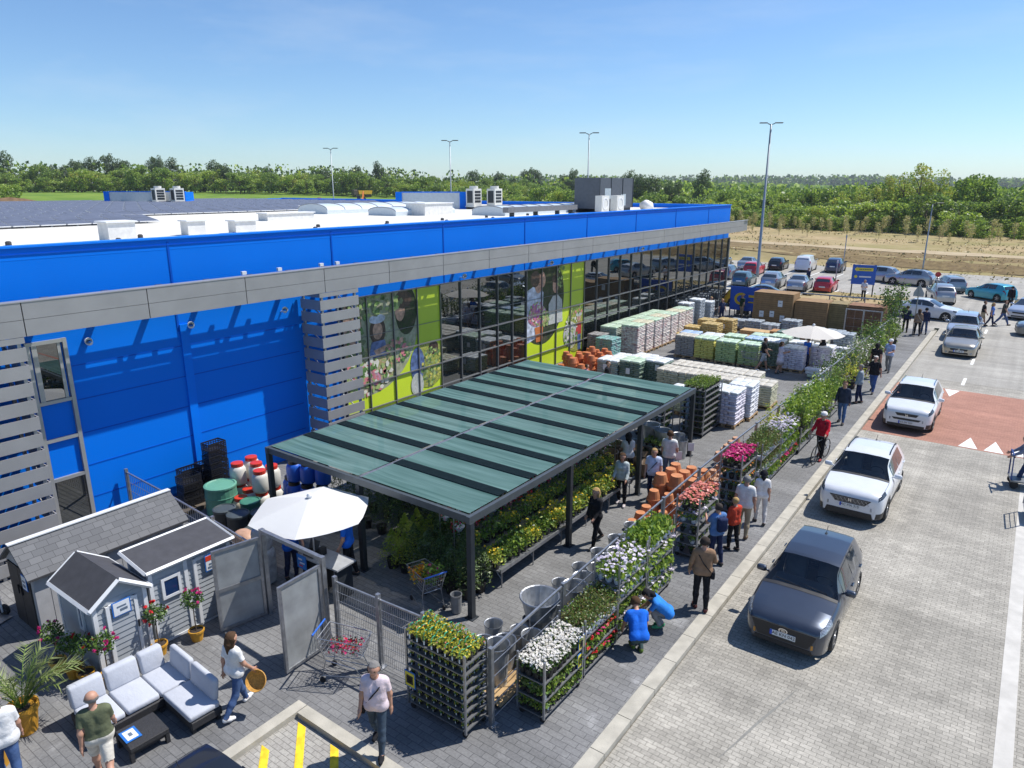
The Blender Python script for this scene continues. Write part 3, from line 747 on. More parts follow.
PROTO = {
 'bush': [tree_proto('bush', 6.6, 6.6, 3400, .46, [L_A, L_B, L_C], [1, .9, .5], s) for s in (1, 2, 3)],
 'round': [tree_proto('round', 8.8, 7.4, 3600, .5, [L_A, L_B, L_C], [1, .5, .8], s) for s in (4, 5, 6)],
 'light': [tree_proto('round', 7.6, 6.6, 3200, .46, [L_B, L_Y, L_A], [1, .35, .6], s) for s in (7, 8)],
 'tall': [tree_proto('tall', 13.5, 5.2, 2200, .42, [L_Y, L_B, L_A], [.9, .8, .5], s) for s in (9, 10)],
 'pine': [tree_proto('pine', 15, 6.8, 2800, .55, [L_P, L_C], [1, .4], s) for s in (11, 12)],
 'blossom': [tree_proto('round', 6.5, 4.8, 1000, .40, [L_BLOS, L_B], [1, .5], 13)],
}
USED = set()
def plant_tree(kind, x, y, s, lab, grp, z=None):
    i = random.randrange(len(PROTO[kind])); p = PROTO[kind][i]
    sc = (s * U(.88, 1.15), s * U(.88, 1.15), s * U(.85, 1.15)); rz = U(0, 6.28)
    zz = terrain_z(x, y) if z is None else z
    if (kind, i) in USED:
        t = dup(p, (x, y, zz), rz, lab, grp, sc)
    else:
        USED.add((kind, i)); t = p; t.location = (x, y, zz); t.rotation_euler.z = rz; t.scale = sc
    t['category'] = 'tree'; t['label'] = lab; t['group'] = grp
LTH = {'bush': 'low bushy green tree in the thicket beyond the sapling field', 'round': 'full round green tree in the thicket beyond the sapling field',
       'light': 'light green tree in the thicket beyond the sapling field'}
GTH = 'trees of the thicket beyond the sapling field'
# thicket: front edge runs from (-75,172) to (-20,154) to (20,143)
def edge_y(x): return 154 - .26 * (x + 20) + 2 * math.sin(x * .21)
for row in range(5):
    x = -78 + row * 1.7
    while x < 26:
        k = random.choices(['bush', 'light', 'round'], [[5, 2, 1], [3, 2, 2], [2, 2, 4], [1, 2, 4], [1, 1, 5], [1, 2, 4]][row])[0]
        plant_tree(k, x + U(-.8, .8), edge_y(x) + 1.5 + row * 6.5 + U(-1.5, 1.5), U(.82, 1.1) * (1 + .04 * row) * (.8 if x > -9 else (.86 if x < -40 else 1)), LTH[k], {'bush': 'bushy', 'round': 'round', 'light': 'light green'}[k] + ' ' + GTH)
        x += U(4.2, 5.8)
for x, y, s in ((-26.5, 166, .78), (-23.8, 168, .9), (-20.6, 165, .95), (-17.6, 167, .86), (-36, 170, .7), (-32, 172, .84), (-29, 170, .74), (-25, 171, .82), (-22.2, 172, .9), (-19, 171, .84), (-15.5, 170, .74)):
    plant_tree('tall', x, y, s, 'tall airy yellow green poplar standing above the thicket', 'yellow green poplars above the thicket')
plant_tree('blossom', -28.5, 161, 1.1, 'pale blossoming tree at the front of the thicket', 'pale blossoming trees', None)
# belt behind the roof, middle of the picture
GM = 'trees seen above the far end of the store roof'
for row in range(3):
    x = -86 - row * 2
    while x > -190:
        k = random.choices(['bush', 'light', 'round'], [2, 3, 3])[0]
        y = 178 + row * 9 + .12 * (-86 - x) + U(-2, 2)
        plant_tree(k, x + U(-1, 1), y, U(.85, 1.1), {'bush': 'bushy', 'light': 'light green', 'round': 'rounded'}[k] + ' tree seen above the far end of the store roof', {'bush': 'bushy ', 'light': 'light green ', 'round': 'rounded '}[k] + GM)
        x -= U(5.5, 8)
for x, y in ((-98, 196), (-94, 199), (-103, 201), (-90, 203), (-82, 205)):
    plant_tree('pine', x, y, .82, 'dark pine rising over the belt behind the grey roof plant box', 'dark pines over the middle belt')
# wood edge at the far left, on the rise
GL = 'trees along the far edge of the green meadow'
for row in range(3):
    t_ = 0.0
    while t_ < 1:
        # from behind the container at left to the middle
        ax = -330 + 168 * t_; ay = 88 + 195 * t_
        k = random.choices(['round', 'pine', 'light', 'bush'], [[2.5, .2, 2.5, 3], [3, 1.2, 1.5, 1], [2, 4, .5, 0]][row] if t_ < .62 else [[3, .1, 2, 3], [4, .4, 2, 0], [3, 2, 1, 0]][row])[0]
        s = {'round': 1.2, 'pine': .92, 'light': 1.25, 'bush': 1.1}[k] * (.92 - .2 * t_) * U(.8, 1.12)
        plant_tree(k, ax - row * 7 + U(-2, 2), ay + row * 6 + U(-2, 2), s,
                   {'round': 'round leafy', 'pine': 'dark pine', 'light': 'fresh light green', 'bush': 'low bushy'}[k] + ' tree along the far edge of the green meadow', {'round': 'round ', 'pine': 'pine ', 'light': 'light green ', 'bush': 'bushy '}[k] + GL)
        t_ += U(.018, .028)
for i in range(12):
    plant_tree('pine', -215 + i * 6.5 + U(-2, 2), 300 + U(-10, 10), U(.6, .8), 'dark conifer on the skyline behind the meadow trees', 'dark conifers on the skyline')
for x, y, s in ((-232, 62, 1.15), (-228, 66, 1.0), (-236, 58, .95), (-222, 78, .8), (-240, 72, 1.1)):
    plant_tree('pine' if s > 1 else 'bush', x, y, s, 'dark spreading pine at the left end of the skyline' if s > 1 else 'bushy tree at the left end of the skyline', 'left skyline trees ' + ('pine' if s > 1 else 'bushy'))
for k_, ps in PROTO.items():
    for i_, p_ in enumerate(ps):
        if (k_, i_) not in USED:
            for c_ in list(p_.children): bpy.data.objects.remove(c_)
            bpy.data.objects.remove(p_)
# distant woods: nobody could count them
def far_wood(name, pts, h, n, mats, ls=5.5, sp=5, jx=12, jy=25, nl=14):
    b = MB()
    for i in range(n):
        t_ = U(0, len(pts) - 1.001); k = int(t_); f = t_ - k
        x = pts[k][0] * (1 - f) + pts[k + 1][0] * f + U(-jx, jx); y = pts[k][1] * (1 - f) + pts[k + 1][1] * f + U(-jy, jy)
        z = terrain_z(x, y); hh = h * U(.6, 1.1)
        b.leaves(nl, lambda: (x + random.gauss(0, sp), y + random.gauss(0, sp), z + hh * U(.05, 1)), ls, tuple(range(len(mats))), .9)
    o = b.build(name, mats); o['kind'] = 'stuff'; return o
far_wood('distant_wood', [(-900, 1150), (-500, 1330), (-250, 1420), (0, 1460), (300, 1450)], 17, 900, [L_C, L_P, L_A])
far_wood('thicket_mass', [(-92, 212), (-40, 196), (24, 184)], 9.5, 420, [L_A, L_B, L_C], .9, 1.8, 4, 6, 70)
far_wood('meadow_wood_mass', [(-352, 92), (-270, 190), (-180, 300), (-120, 300)], 10.5, 420, [L_A, L_C, L_B, L_P], 1.3, 2.2, 5, 8, 60)
far_wood('distant_hedgerow', [(-420, 560), (-250, 700), (-140, 780), (30, 800)], 7, 240, [L_A, L_C, L_B])
# young crops far right behind the thicket
b = MB(); b.add([(-260, 300, 0), (160, 260, 0), (330, 900, 0), (-420, 950, 0)], [(0, 1, 2, 3)])
b.v = [(x, y, terrain_z(x, y) + .8) for x, y, z in b.v]
struct(b.build('young_crop', earth('young_crop', [(.11, .19, .045), (.14, .22, .06)], [.03])))
# mounds of spoil and the pale car far out on the meadow
M_SPOIL = earth('spoil_earth', [(.20, .13, .075), (.13, .085, .05)], [.8])
def mound(x, y, w, d, h):
    b = MB(); n = 18; m_ = 10; vs = []
    for j in range(m_ + 1):
        for i in range(n + 1):
            u = i / n * 2 - 1; v = j / m_ * 2 - 1; r = min(1, math.hypot(u, v))
            vs.append((x + u * w / 2, y + v * d / 2, terrain_z(x, y) - .3 + h * (math.cos(PI * r) * .5 + .5) * (1 + .5 * mnoise.noise(Vector((u * 3, v * 3, x))))))
    b.add(vs, [(j * (n + 1) + i, j * (n + 1) + i + 1, (j + 1) * (n + 1) + i + 1, (j + 1) * (n + 1) + i) for j in range(m_) for i in range(n)])
    return struct(b.build('earth_mound', M_SPOIL, smooth=True))
mound(-206, 72, 10, 34, 2.6); mound(-200, 100, 8, 12, 2.4); mound(-186, 150, 8, 14, 3.0); mound(-182, 158, 7, 8, 2.2)
# saplings planted in rows across the dry field
def sapling_proto(seed):
    rs = random.getstate(); random.seed(seed)
    t = obj('sapling', None)
    b = MB(); b.tube([(0, 0, -.2), (.03, 0, 1.2), (0, .03, 2.6)], [.045, .035, .012], n=5); b.tube([(.22, 0, -.2), (.22, 0, 1.5)], .03, n=5); b.build('trunk', mat('stake_wood', (.34, .26, .16), .9), t)
    b = MB(); b.leaves(230, lambda: (random.gauss(0, .27), random.gauss(0, .27), U(1.1, 3.3)), .24, (0, 1), .7); b.build('crown', [leaf('sapling_leaf', (.42, .46, .16)), leaf('sapling_leaf_dry', (.50, .44, .22))], t)
    random.setstate(rs); return t
sp = [sapling_proto(s) for s in (31, 32, 33)]; first = set(); nsap = 0
for row, (off, st) in enumerate(((-3.2, 3.4), (-8.5, 3.7), (-15, 4.4), (-23, 5.2))):
    x = -64 + row * 1.3
    while x < 20 and nsap < 110:
        y = edge_y(x) + off
        i = random.randrange(3); pos = (x + U(-.3, .3), y + U(-.3, .3), soil_z(x, y)); lab = 'slim staked sapling planted in a row on the dry field'
        s = U(.65, 1.1) * (1 if row < 2 else .75)
        if i in first: t = dup(sp[i], pos, U(0, 6), lab, 'saplings planted across the dry field', s)
        else: first.add(i); t = sp[i]; t.location = pos; t.scale = (s,) * 3
        tag(t, lab, 'sapling', 'saplings planted across the dry field'); nsap += 1
        x += st * U(.8, 1.2)
# weeds and rough grass on the dry ground, a mass
b = MB()
for i in range(9000):
    x = U(-70, 30); y = U(88, 152)
    if abs(y - track_y(x)) < 2.4: continue
    if mnoise.noise(Vector((x * .09, y * .12, 5))) < -.05: continue
    z = soil_z(x, y); b.leaves(1, lambda: (x, y, z + .1), U(.2, .45), (0, 1), .5, 1.2)
for i in range(900):
    x = U(-16.3, -8.6); y = U(56.7, 70)
    if mnoise.noise(Vector((x * .5, y * .5, 8))) < -.1: continue
    b.leaves(1, lambda: (x, y, .06), U(.12, .3), (0, 1), .5, 1)
o = b.build('dry_weeds', [leaf('weed_green', (.17, .17, .06)), leaf('weed_straw', (.34, .26, .13))]); o['kind'] = 'stuff'
# machines far out on the meadow behind the roof
def excavator(x, y, lab):
    z = terrain_z(x, y); t = thing('excavator', lab, 'excavator', (x, y, z), R(40))
    o_ = mat('machine_orange', (.62, .17, .02), .5, var=.1)
    MB().rbox((0, 0, 1.5), (2.4, 3.2, 1.2), .15, seg=2).build('body', o_, t)
    MB().rbox((-.6, .9, 2.4), (1.1, 1.4, 1.5), .1, seg=2).build('cab', M_GLASSD, t)
    MB().tube([(.5, 1.4, 1.8), (.5, 4.2, 4.4), (.5, 6.4, 2.4)], [.28, .25, .18]).build('arm', o_, t)
    MB().prism([(5.9, 2.4), (6.9, 2.2), (6.7, 1.2), (6.0, 1.4)], 0.0, 1.0, axis='x').build('bucket', M_DSTEEL, t)
    for s in (-1, 1): MB().rbox((s * 1.0, 0, .45), (.6, 3.6, .9), .3, seg=2).build('track', M_RUB, t)
excavator(-186, 168, 'orange excavator on the green meadow behind the solar panels')
t = thing('dump_truck', 'yellow and dark skip truck parked far out on the green meadow', 'truck', (-222, 202, terrain_z(-222, 202)), R(75))
MB().prism([(-2.2, 1.2), (3.4, 1.2), (3.7, 2.6), (-2.4, 2.6)], -1.2, 1.2).build('tipper_body', mat('machine_yellow', (.72, .40, .02), .5), t)
MB().rbox((-3.6, 0, 1.8), (1.9, 2.3, 2.2), .2, seg=2).build('cab', mat('truck_cab', (.10, .07, .05), .5), t)
for sx in (-3.4, 1.2, 2.6):
    for sy in (-1, 1): MB().lathe([(.2, -.2), (.55, -.2), (.55, .2), (.2, .2)], (sx, sy * 1.1, .55), 12, 0, Matrix.Rotation(R(90), 3, 'X')).build('wheel', M_RUB, t)
# ---------------------------------------------------------------- cars
def paint(name, c, metal=.0, rough=.28): return mat('paint_' + name, c, rough, metal, .5, var=.04, scale=3, coat=.9)
M_HEAD = mat('headlamp_glass', (.30, .33, .37), .08, .3, var=.5, scale=26); M_HEADD = mat('headlamp_dark', (.06, .07, .085), .08, .2, var=.6, scale=24); M_TAIL = mat('tail_lamp', (.28, .012, .012), .15, var=.1)
M_TRIM = mat('car_trim', (.018, .018, .02), .5, var=.1); M_RIM = mat('alloy_rim', (.42, .43, .45), .3, .8, var=.05)
M_PLATE = mat('number_plate', (.66, .68, .68), .4, var=.02); M_PLBLUE = mat('plate_blue', (.01, .07, .50), .4, var=0); M_TXT = mat('plate_text', (.02, .02, .02), .5, var=0)
M_SEAT = mat('car_seat', (.16, .16, .16), .9); M_AMB = mat('amber_lens', (.55, .25, .04), .3, var=0)
def tinted_glass(nm='tinted_glass', c=(.74, .80, .80, 1)):
    m = bpy.data.materials.new(nm); m.use_nodes = True; n = m.node_tree; n.nodes.clear()
    o = n.nodes.new('ShaderNodeOutputMaterial'); g = n.nodes.new('ShaderNodeBsdfGlossy'); g.inputs['Roughness'].default_value = .02; t = n.nodes.new('ShaderNodeBsdfTransparent'); t.inputs[0].default_value = c
    f = n.nodes.new('ShaderNodeFresnel'); f.inputs['IOR'].default_value = 1.7; mx = n.nodes.new('ShaderNodeMixShader')
    n.links.new(f.outputs[0], mx.inputs[0]); n.links.new(t.outputs[0], mx.inputs[1]); n.links.new(g.outputs[0], mx.inputs[2]); n.links.new(mx.outputs[0], o.inputs[0]); return m
M_GLASST = tinted_glass()
M_TREADV = mat('tyre', (.02, .02, .021), .75, var=.15)
# side profiles: l from the nose, z of bonnet/roof centre line; belt line; half width
KINDS = {
 'hatch': dict(L=4.04, top=[(0, .66), (.05, .76), (.25, .84), (.9, .95), (1.12, 1.0), (1.9, 1.40), (2.35, 1.455), (3.1, 1.45), (3.6, 1.38), (3.9, 1.05), (3.98, .85), (4.04, .62)],
    belt=[(0, .64), (.05, .72), (.3, .79), (1.1, .90), (2.4, .95), (3.5, 1.0), (3.9, .96), (4.04, .6)], w=[(0, .66), (.05, .74), (.18, .81), (.5, .86), (.9, .875), (2.7, .88), (3.3, .845), (3.75, .775), (4.04, .62)],
    roofw=.60, wb=(.80, 3.36), rw=.31, wind=(1.14, 1.88), rear=(3.62, 3.90), side=[(1.55, 2.30), (2.38, 3.08)], gc=.17),
 'suv': dict(L=4.36, top=[(0, .80), (.05, .91), (.22, .99), (.9, 1.06), (1.15, 1.10), (1.95, 1.54), (2.4, 1.60), (3.2, 1.575), (3.75, 1.46), (4.18, 1.12), (4.30, .95), (4.36, .7)],
    belt=[(0, .78), (.05, .87), (.3, .92), (1.1, 1.01), (2.4, 1.05), (3.7, 1.10), (4.2, 1.06), (4.36, .68)], w=[(0, .70), (.05, .78), (.18, .85), (.5, .89), (.9, .905), (2.9, .91), (3.6, .87), (4.05, .79), (4.36, .64)],
    roofw=.63, wb=(.86, 3.47), rw=.34, wind=(1.18, 1.93), rear=(3.78, 4.16), side=[(1.62, 2.45), (2.53, 3.35)], gc=.2),
 'estate': dict(L=4.6, top=[(0, .60), (.06, .72), (.25, .83), (1.0, .97), (1.3, 1.01), (2.1, 1.42), (2.6, 1.49), (3.9, 1.47), (4.25, 1.40), (4.5, 1.05), (4.56, .85), (4.6, .6)],
    belt=[(0, .58), (.06, .68), (.3, .77), (1.2, .92), (2.4, .96), (4.2, .99), (4.5, .95), (4.6, .58)], w=[(0, .62), (.06, .72), (.2, .80), (.5, .86), (.9, .88), (3.9, .885), (4.3, .85), (4.6, .72)],
    roofw=.61, wb=(.92, 3.6), rw=.31, wind=(1.34, 2.06), rear=(4.27, 4.5), side=[(1.62, 2.5), (2.58, 3.4), (3.48, 4.1)], gc=.18),
 'saloon': dict(L=4.65, top=[(0, .60), (.06, .72), (.25, .82), (1.05, .94), (1.35, .98), (2.2, 1.38), (2.6, 1.44), (3.2, 1.41), (3.95, 1.06), (4.4, 1.02), (4.6, .85), (4.65, .6)],
    belt=[(0, .58), (.06, .68), (.3, .76), (1.3, .90), (2.6, .94), (3.9, .98), (4.4, .95), (4.65, .58)], w=[(0, .62), (.06, .72), (.2, .80), (.5, .86), (.9, .88), (3.8, .885), (4.3, .84), (4.65, .72)],
    roofw=.59, wb=(.92, 3.62), rw=.31, wind=(1.38, 2.16), rear=(3.22, 3.9), side=[(1.72, 2.55), (2.63, 3.35)], gc=.17),
 'van': dict(L=4.4, top=[(0, .75), (.05, .88), (.2, .98), (.8, 1.12), (1.0, 1.18), (1.55, 1.70), (1.9, 1.82), (4.0, 1.82), (4.3, 1.76), (4.37, 1.0), (4.4, .6)],
    belt=[(0, .73), (.05, .85), (.3, .95), (1.0, 1.10), (2.0, 1.12), (4.3, 1.12), (4.4, .6)], w=[(0, .66), (.05, .76), (.2, .84), (.5, .88), (.9, .90), (4.1, .90), (4.4, .82)],
    roofw=.70, wb=(.85, 3.5), rw=.31, wind=(1.03, 1.54), rear=(4.28, 4.36), side=[(1.25, 2.05)], gc=.19),
}
def car(kind, pm, loc, rz, name, label, cat='car', plate=None, rails=False, det=1, cladding=False, group=None, grille='bar'):
    K = KINDS[kind]; L = K['L']; rw = K['rw']; wbf, wbr = K['wb']
    ti = lambda pts, l: float(np.interp(l, [p[0] for p in pts], [p[1] for p in pts]))
    def sm(pts, l, d=.05): return (ti(pts, max(0, l - d)) + 2 * ti(pts, l) + ti(pts, min(L, l + d))) / 4
    AR = rw + .055
    def sec(l):
        d = min(.05, l, L - l); zt = sm(K['top'], l, d); zb = min(sm(K['belt'], l, d), zt - .01); w = sm(K['w'], l, d)
        gh = max(0, min(1, (zt - zb - .06) / .35)); gh = gh * gh * (3 - 2 * gh)
        z0 = K['gc'] + .06 * max(0, 1 - l / .3) + .1 * max(0, 1 - (L - l) / .3)
        for c in (wbf, wbr):
            if abs(l - c) < AR: z0 = max(z0, rw + math.sqrt(max(0, AR * AR - (l - c) ** 2)))
        zm = max(z0 + .02, .50); zsh = max(zm + .02, zb - .07)
        wr = K['roofw'] * (1 - .16 * max(0, (l - 2.2) / L)) * gh + (1 - gh) * w * .90
        ze = zb + (zt - zb) * (.93 * gh + .55 * (1 - gh))
        return [(w * .955, z0), (w * .995, zm), (w, zsh), (w * .955, zb), (wr, ze), (wr * .62, zt - (zt - ze) * .22 * (1 if gh > .5 else 1)), (wr * .28, zt - .006), (0, zt)]
    NV = 8
    def P(l, v, s=1):
        q = sec(l); i = min(int(v), NV - 2); f = v - i
        return Vector((s * (q[i][0] * (1 - f) + q[i + 1][0] * f), -l, q[i][1] * (1 - f) + q[i + 1][1] * f))
    root = thing(name, label, cat, loc, rz, group)
    ls = sorted(set([round(x, 3) for x in list(np.linspace(0, L, 27 if det else 16)) + [p[0] for p in K['top']] + [.03, .1, .16, L - .03, L - .1] +
                     ([c + AR * math.cos(a) for c in (wbf, wbr) for a in np.linspace(0, PI, 13 if det else 7)])]))
    wins = []
    if det:
        ls = sorted(set(ls + [K['wind'][0], K['wind'][1]] + [q for a_ in K['side'] for q in a_])); wins = []
    ls = [l for l in ls if 0 <= l <= L]
    def is_win(l, k):
        kk = k if k < NV - 1 else n - 2 - k
        return det and ((kk == 3 and any(a_ - .001 <= l <= c_ + .001 for a_, c_ in wins)) or (kk >= 4 and K['wind'][0] <= l <= K['wind'][1]))
    b = MB(); vs = []; fs = []; n = 2 * NV - 1
    for l in ls:
        q = sec(l); row = [(-x, -l, z) for x, z in q] + [(x, -l, z) for x, z in q[-2::-1]]; vs += row
    for i in range(len(ls) - 1):
        for k in range(n - 1):
            if not is_win((ls[i] + ls[i + 1]) / 2, k): fs.append((i * n + k, i * n + k + 1, (i + 1) * n + k + 1, (i + 1) * n + k))
    for base in (0, (len(ls) - 1) * n):
        for k in range(NV - 1): fs.append((base + k, base + n - 1 - k, base + n - 2 - k, base + k + 1) if k < NV - 2 else (base + k, base + n - 1 - k, base + k + 1))
    b.add(vs, fs); body = b.build('body', pm, root, smooth=True, fix=True)
    try: body.data.set_sharp_from_angle(angle=R(33))
    except Exception: pass
    # dark underbody and wheel housings
    b = MB(); b.bb(-.62, .62, -L + .25, -.25, .16, .5)
    for c in (wbf, wbr): b.bb(-.74, .74, -c - AR, -c + AR, .2, rw + AR - .02)
    b.build('underbody', M_TRIM, root)
    def patch(nm, l0, l1, v0, v1, m, sides=(1, -1), nl=6, nv=4, off=.006, both=False, skew=0, each=True):
        for s in sides:
            bb_ = MB(); vs = []
            cols = nv + 1
            for i in range(nl + 1):
                for j in range(cols):
                    f = j / nv; l = l0 + (l1 - l0) * i / nl + skew * f
                    if both:
                        vv = v0 + (NV - 1 - v0) * (1 - abs(2 * f - 1)); ss = 1 if f < .5 else -1
                    else: vv = v0 + (v1 - v0) * f; ss = s
                    e = 1e-2; p = P(l, vv, ss); a = P(min(L, l + e), vv, ss) - P(max(0, l - e), vv, ss); c = P(l, min(NV - 1.001, vv + e), ss) - P(l, max(0, vv - e), ss)
                    nn = a.cross(c)
                    if nn.length > 1e-9: nn.normalize()
                    if nn.dot(Vector((p.x, 0, p.z - .6 if abs(p.x) < .7 else 0)) if abs(p.x) > .02 else Vector((0, 0, 1))) < 0: nn = -nn
                    vs.append(p + nn * off)
            fs = [(i * cols + j, i * cols + j + 1, (i + 1) * cols + j + 1, (i + 1) * cols + j) for i in range(nl) for j in range(nv)]
            bb_.add(vs, fs); bb_.build(nm, m, root, smooth=True)
            if both: break
    w0, w1 = K['wind']; r0, r1 = K['rear']
    patch('windscreen', w0, w1, 4.0 if det else 4.12, 0, M_GLASST if det else M_GLASSD, nl=6, nv=12, both=True, off=.008)
    patch('rear_window', r0 + .03, r1 - .04, 4.2, 0, M_GLASSD, nl=4, nv=12, both=True, off=.008)
    for (a, c) in K['side']:
        patch('side_window', a, c, 3.14, 3.9, M_GLASSD, skew=.10 if a < 2 else 0, off=.007)
    patch('headlight', .03, .46, 2.5 if grille == 'mesh' else 2.2, 3.9, M_HEADD if pm is WPAINT else M_HEAD, nl=6, nv=4, off=.008, skew=.06)
    patch('tail_light', L - .28, L - .05, 2.2, 3.3, M_TAIL, nl=3, nv=3, off=.008)
    if det:
        patch('cowl', w0 - .10, w0 - .004, 4.0, 0, M_TRIM, nl=2, nv=12, both=True, off=.006)
        for s in (1, -1):
            b = MB(); pv = [P(l, 3.93, s) + Vector((0, 0, .004)) for l in np.linspace(.12, w0 - .1, 9)]
            for q in range(8): b.quad(pv[q] - Vector((.006, 0, 0)), pv[q] + Vector((.006, 0, 0)), pv[q + 1] + Vector((.006, 0, 0)), pv[q + 1] - Vector((.006, 0, 0)))
            b.build('bonnet_gap', M_TRIM, root)
        for s in (1, -1):   # door gaps, handles
            b = MB()
            for l in (K['side'][0][0] - .12, K['side'][0][1] + .04, min(K['side'][-1][1], K['side'][0][1] + 1.0)):
                for q in range(5):
                    a, c = P(l, .3 + q * .55, s), P(l, .3 + (q + 1) * .55, s); e = Vector((s * .004, 0, 0)); d = Vector((0, .006, 0))
                    b.quad(a + e - d, a + e + d, c + e + d, c + e - d)
            b.build('door_gap', M_TRIM, root)
            for l in (K['side'][0][1] - .14, min(K['side'][-1][1], K['side'][0][1] + .85)):
                p = P(l, 2.35, s); MB().rbox((p.x + s * .015, p.y, p.z), (.03, .17, .03), .01, seg=1).build('door_handle', pm, root)
    # wheels
    for c in (wbf, wbr):
        for s in (1, -1):
            wdt = sm(K['w'], c); x = s * (wdt - .10); Mx = Matrix.Rotation(R(90) * s, 3, 'Y')
            wl = MB().lathe([(rw * .68, -.10), (rw * .9, -.105), (rw * .985, -.08), (rw, -.03), (rw, .03), (rw * .985, .08), (rw * .9, .105), (rw * .68, .10)], (x, -c, rw), 22 if det else 14, 0, Mx).build('wheel', M_TREADV, root, smooth=True)
            rb = MB(); rb.lathe([(rw * .70, .088), (rw * .64, .10), (rw * .60, .06), (.02, .045)], (x, -c, rw), 20 if det else 12, 1, Mx)
            for k in range(5):
                a = 2 * PI * k / 5; T = Matrix.Translation((x, -c, rw)) @ Mx.to_4x4() @ Matrix.Rotation(a, 4, 'Z') @ Matrix.Translation((rw * .33, 0, .085)); rb.add([T @ Vector(v) for v in [(-.33 * rw, -.06 * rw, 0), (.34 * rw, -.11 * rw, 0), (.34 * rw, .11 * rw, 0), (-.33 * rw, .06 * rw, 0), (-.33 * rw, -.06 * rw, -.02), (.34 * rw, -.11 * rw, -.02), (.34 * rw, .11 * rw, -.02), (-.33 * rw, .06 * rw, -.02)]], [(0, 1, 2, 3), (0, 4, 5, 1), (3, 2, 6, 7)], 0)
            rb.lathe([(.055, .07), (.05, .10), (0.0, .105)], (x, -c, rw), 10, 0, Mx)
            rim = rb.build('rim', [M_RIM, M_TRIM], wl)
    # mirrors
    for s in (1, -1):
        p = P(w0 + .36, 3.25, s)
        b = MB(); b.rbox((p.x + s * .16, p.y + .02, p.z + .05), (.22, .11, .14), .045, seg=2); b.tube([(p.x, p.y, p.z), (p.x + s * .1, p.y, p.z + .03)], .025)
        mr = b.build('mirror', pm, root, smooth=True)
        MB().box((p.x + s * .16, p.y - .042, p.z + .05), (.16, .012, .10)).build('mirror_glass', M_GLASSD, mr)
    # front and rear trim
    zg = K['top'][0][1]; w_ = K['w'][0][1]
    b = MB()
    if grille == 'wide':
        b.prism([(-.66, zg - .01), (.66, zg - .01), (.60, zg - .16), (.50, zg - .34), (-.50, zg - .34), (-.60, zg - .16)], -.10, .016); b.prism([(-.62, .20), (.62, .20), (.56, .29), (-.56, .29)], -.1, .012)
    elif grille == 'mesh':
        b.prism([(-.56, zg - .02), (.56, zg - .02), (.40, zg - .20), (-.40, zg - .20)], -.10, .012)
        b.prism([(-.66, .22), (.66, .22), (.60, .40), (-.60, .40)], -.12, .014)
    elif grille == 'two':
        b.prism([(-.42, zg - .02), (.42, zg - .02), (.34, zg - .13), (-.34, zg - .13)], -.1, .012); b.prism([(-.52, zg - .22), (.52, zg - .22), (.44, zg - .30), (-.44, zg - .30)], -.1, .012)
        b.prism([(-.66, .22), (.66, .22), (.66, .34), (-.66, .34)], -.12, .012)
    else:
        b.prism([(-.45, zg - .05), (.45, zg - .05), (.40, zg - .16), (-.40, zg - .16)], -.1, .012); b.prism([(-.5, .26), (.5, .26), (.45, .36), (-.45, .36)], -.1, .010)
    b.build('grille', M_TRIM, root)
    if det:
        b = MB(); z = zg - .025 if grille != 'wide' else zg - .05
        b.lathe([(.075, 0), (.075, .012), (.055, .014), (.054, .002)], (0, .014, z - .055), 18, 0, Matrix.Rotation(R(-90), 3, 'X'), 1.25, .8) if grille == 'wide' else None
        if grille != 'wide': b.box((-.03, .02, z - .07), (.018, .012, .09)); b.box((.03, .02, z - .07), (.018, .012, .09)); b.box((0, .02, z - .07), (.05, .012, .018))
        else: b.box((0, .02, z - .055), (.018, .012, .08), M=Matrix.Rotation(R(25), 4, 'Y')); b.box((-.03, .02, z - .055), (.014, .012, .09), M=Matrix.Rotation(R(25), 4, 'Y')); b.box((.03, .02, z - .055), (.014, .012, .09), M=Matrix.Rotation(R(25), 4, 'Y'))
        b.build('emblem', M_CHROME, root)
        if grille == 'mesh':
            b = MB()
            for q in range(9):
                x = -.46 + q * .115; b.box((x, .016, zg - .11), (.012, .006, .16), M=Matrix.Rotation(R(38), 4, 'Y'))
            for q in range(4): b.box((0, .015, zg - .05 - q * .04), (1.0 - q * .09, .005, .008))
            b.build('grille_bars', mat('grille_silver', (.35, .36, .38), .35, .7), root)
        for s in (1, -1):
            b = MB(); b.box((s * .60, -.03, zg - .28), (.10, .06, .10), M=Matrix.Rotation(R(-28 * s), 4, 'Z')); b.build('fog_light', M_AMB if grille == 'wide' else M_HEAD, root)
        b = MB(); b.tube([(-.55, -w0 - .02, 1.02 if kind == 'hatch' else 1.12), (.05, -w0 - .10, 1.06 if kind == 'hatch' else 1.16)], .012, n=4); b.tube([(-.0, -w0 - .0, 1.02 if kind == 'hatch' else 1.125), (.55, -w0 - .08, 1.05 if kind == 'hatch' else 1.14)], .012, n=4); b.build('wiper', M_TRIM, root)
        b = MB(); zr = ti(K['top'], L * .8); b.rbox((0, -L * .8, zr + .005), (.05, .1, .03), .01, seg=1); b.tube([(0, -L * .8, zr), (0, -L * .8 - .13, zr + .16)], .006, n=4); b.build('aerial', M_TRIM, root)
    if det:
        zp = zg - .20 if grille == 'wide' else (zg - .26 if grille == 'mesh' else .41)
        pl = MB().box((0, .026, zp), (.52, .014, .115)).build('number_plate', M_PLATE, root)
        b = MB(); b.box((.236, .034, zp), (.046, .006, .112)); b.build('plate_band', M_PLBLUE, pl)
        if plate:
            b = MB(); text_into(b, plate, .10, Matrix.Translation((-.02, .035, zp)) @ Matrix.Rotation(R(180), 4, 'Z') @ Matrix.Rotation(R(90), 4, 'X')); b.build('plate_text', M_TXT, pl)
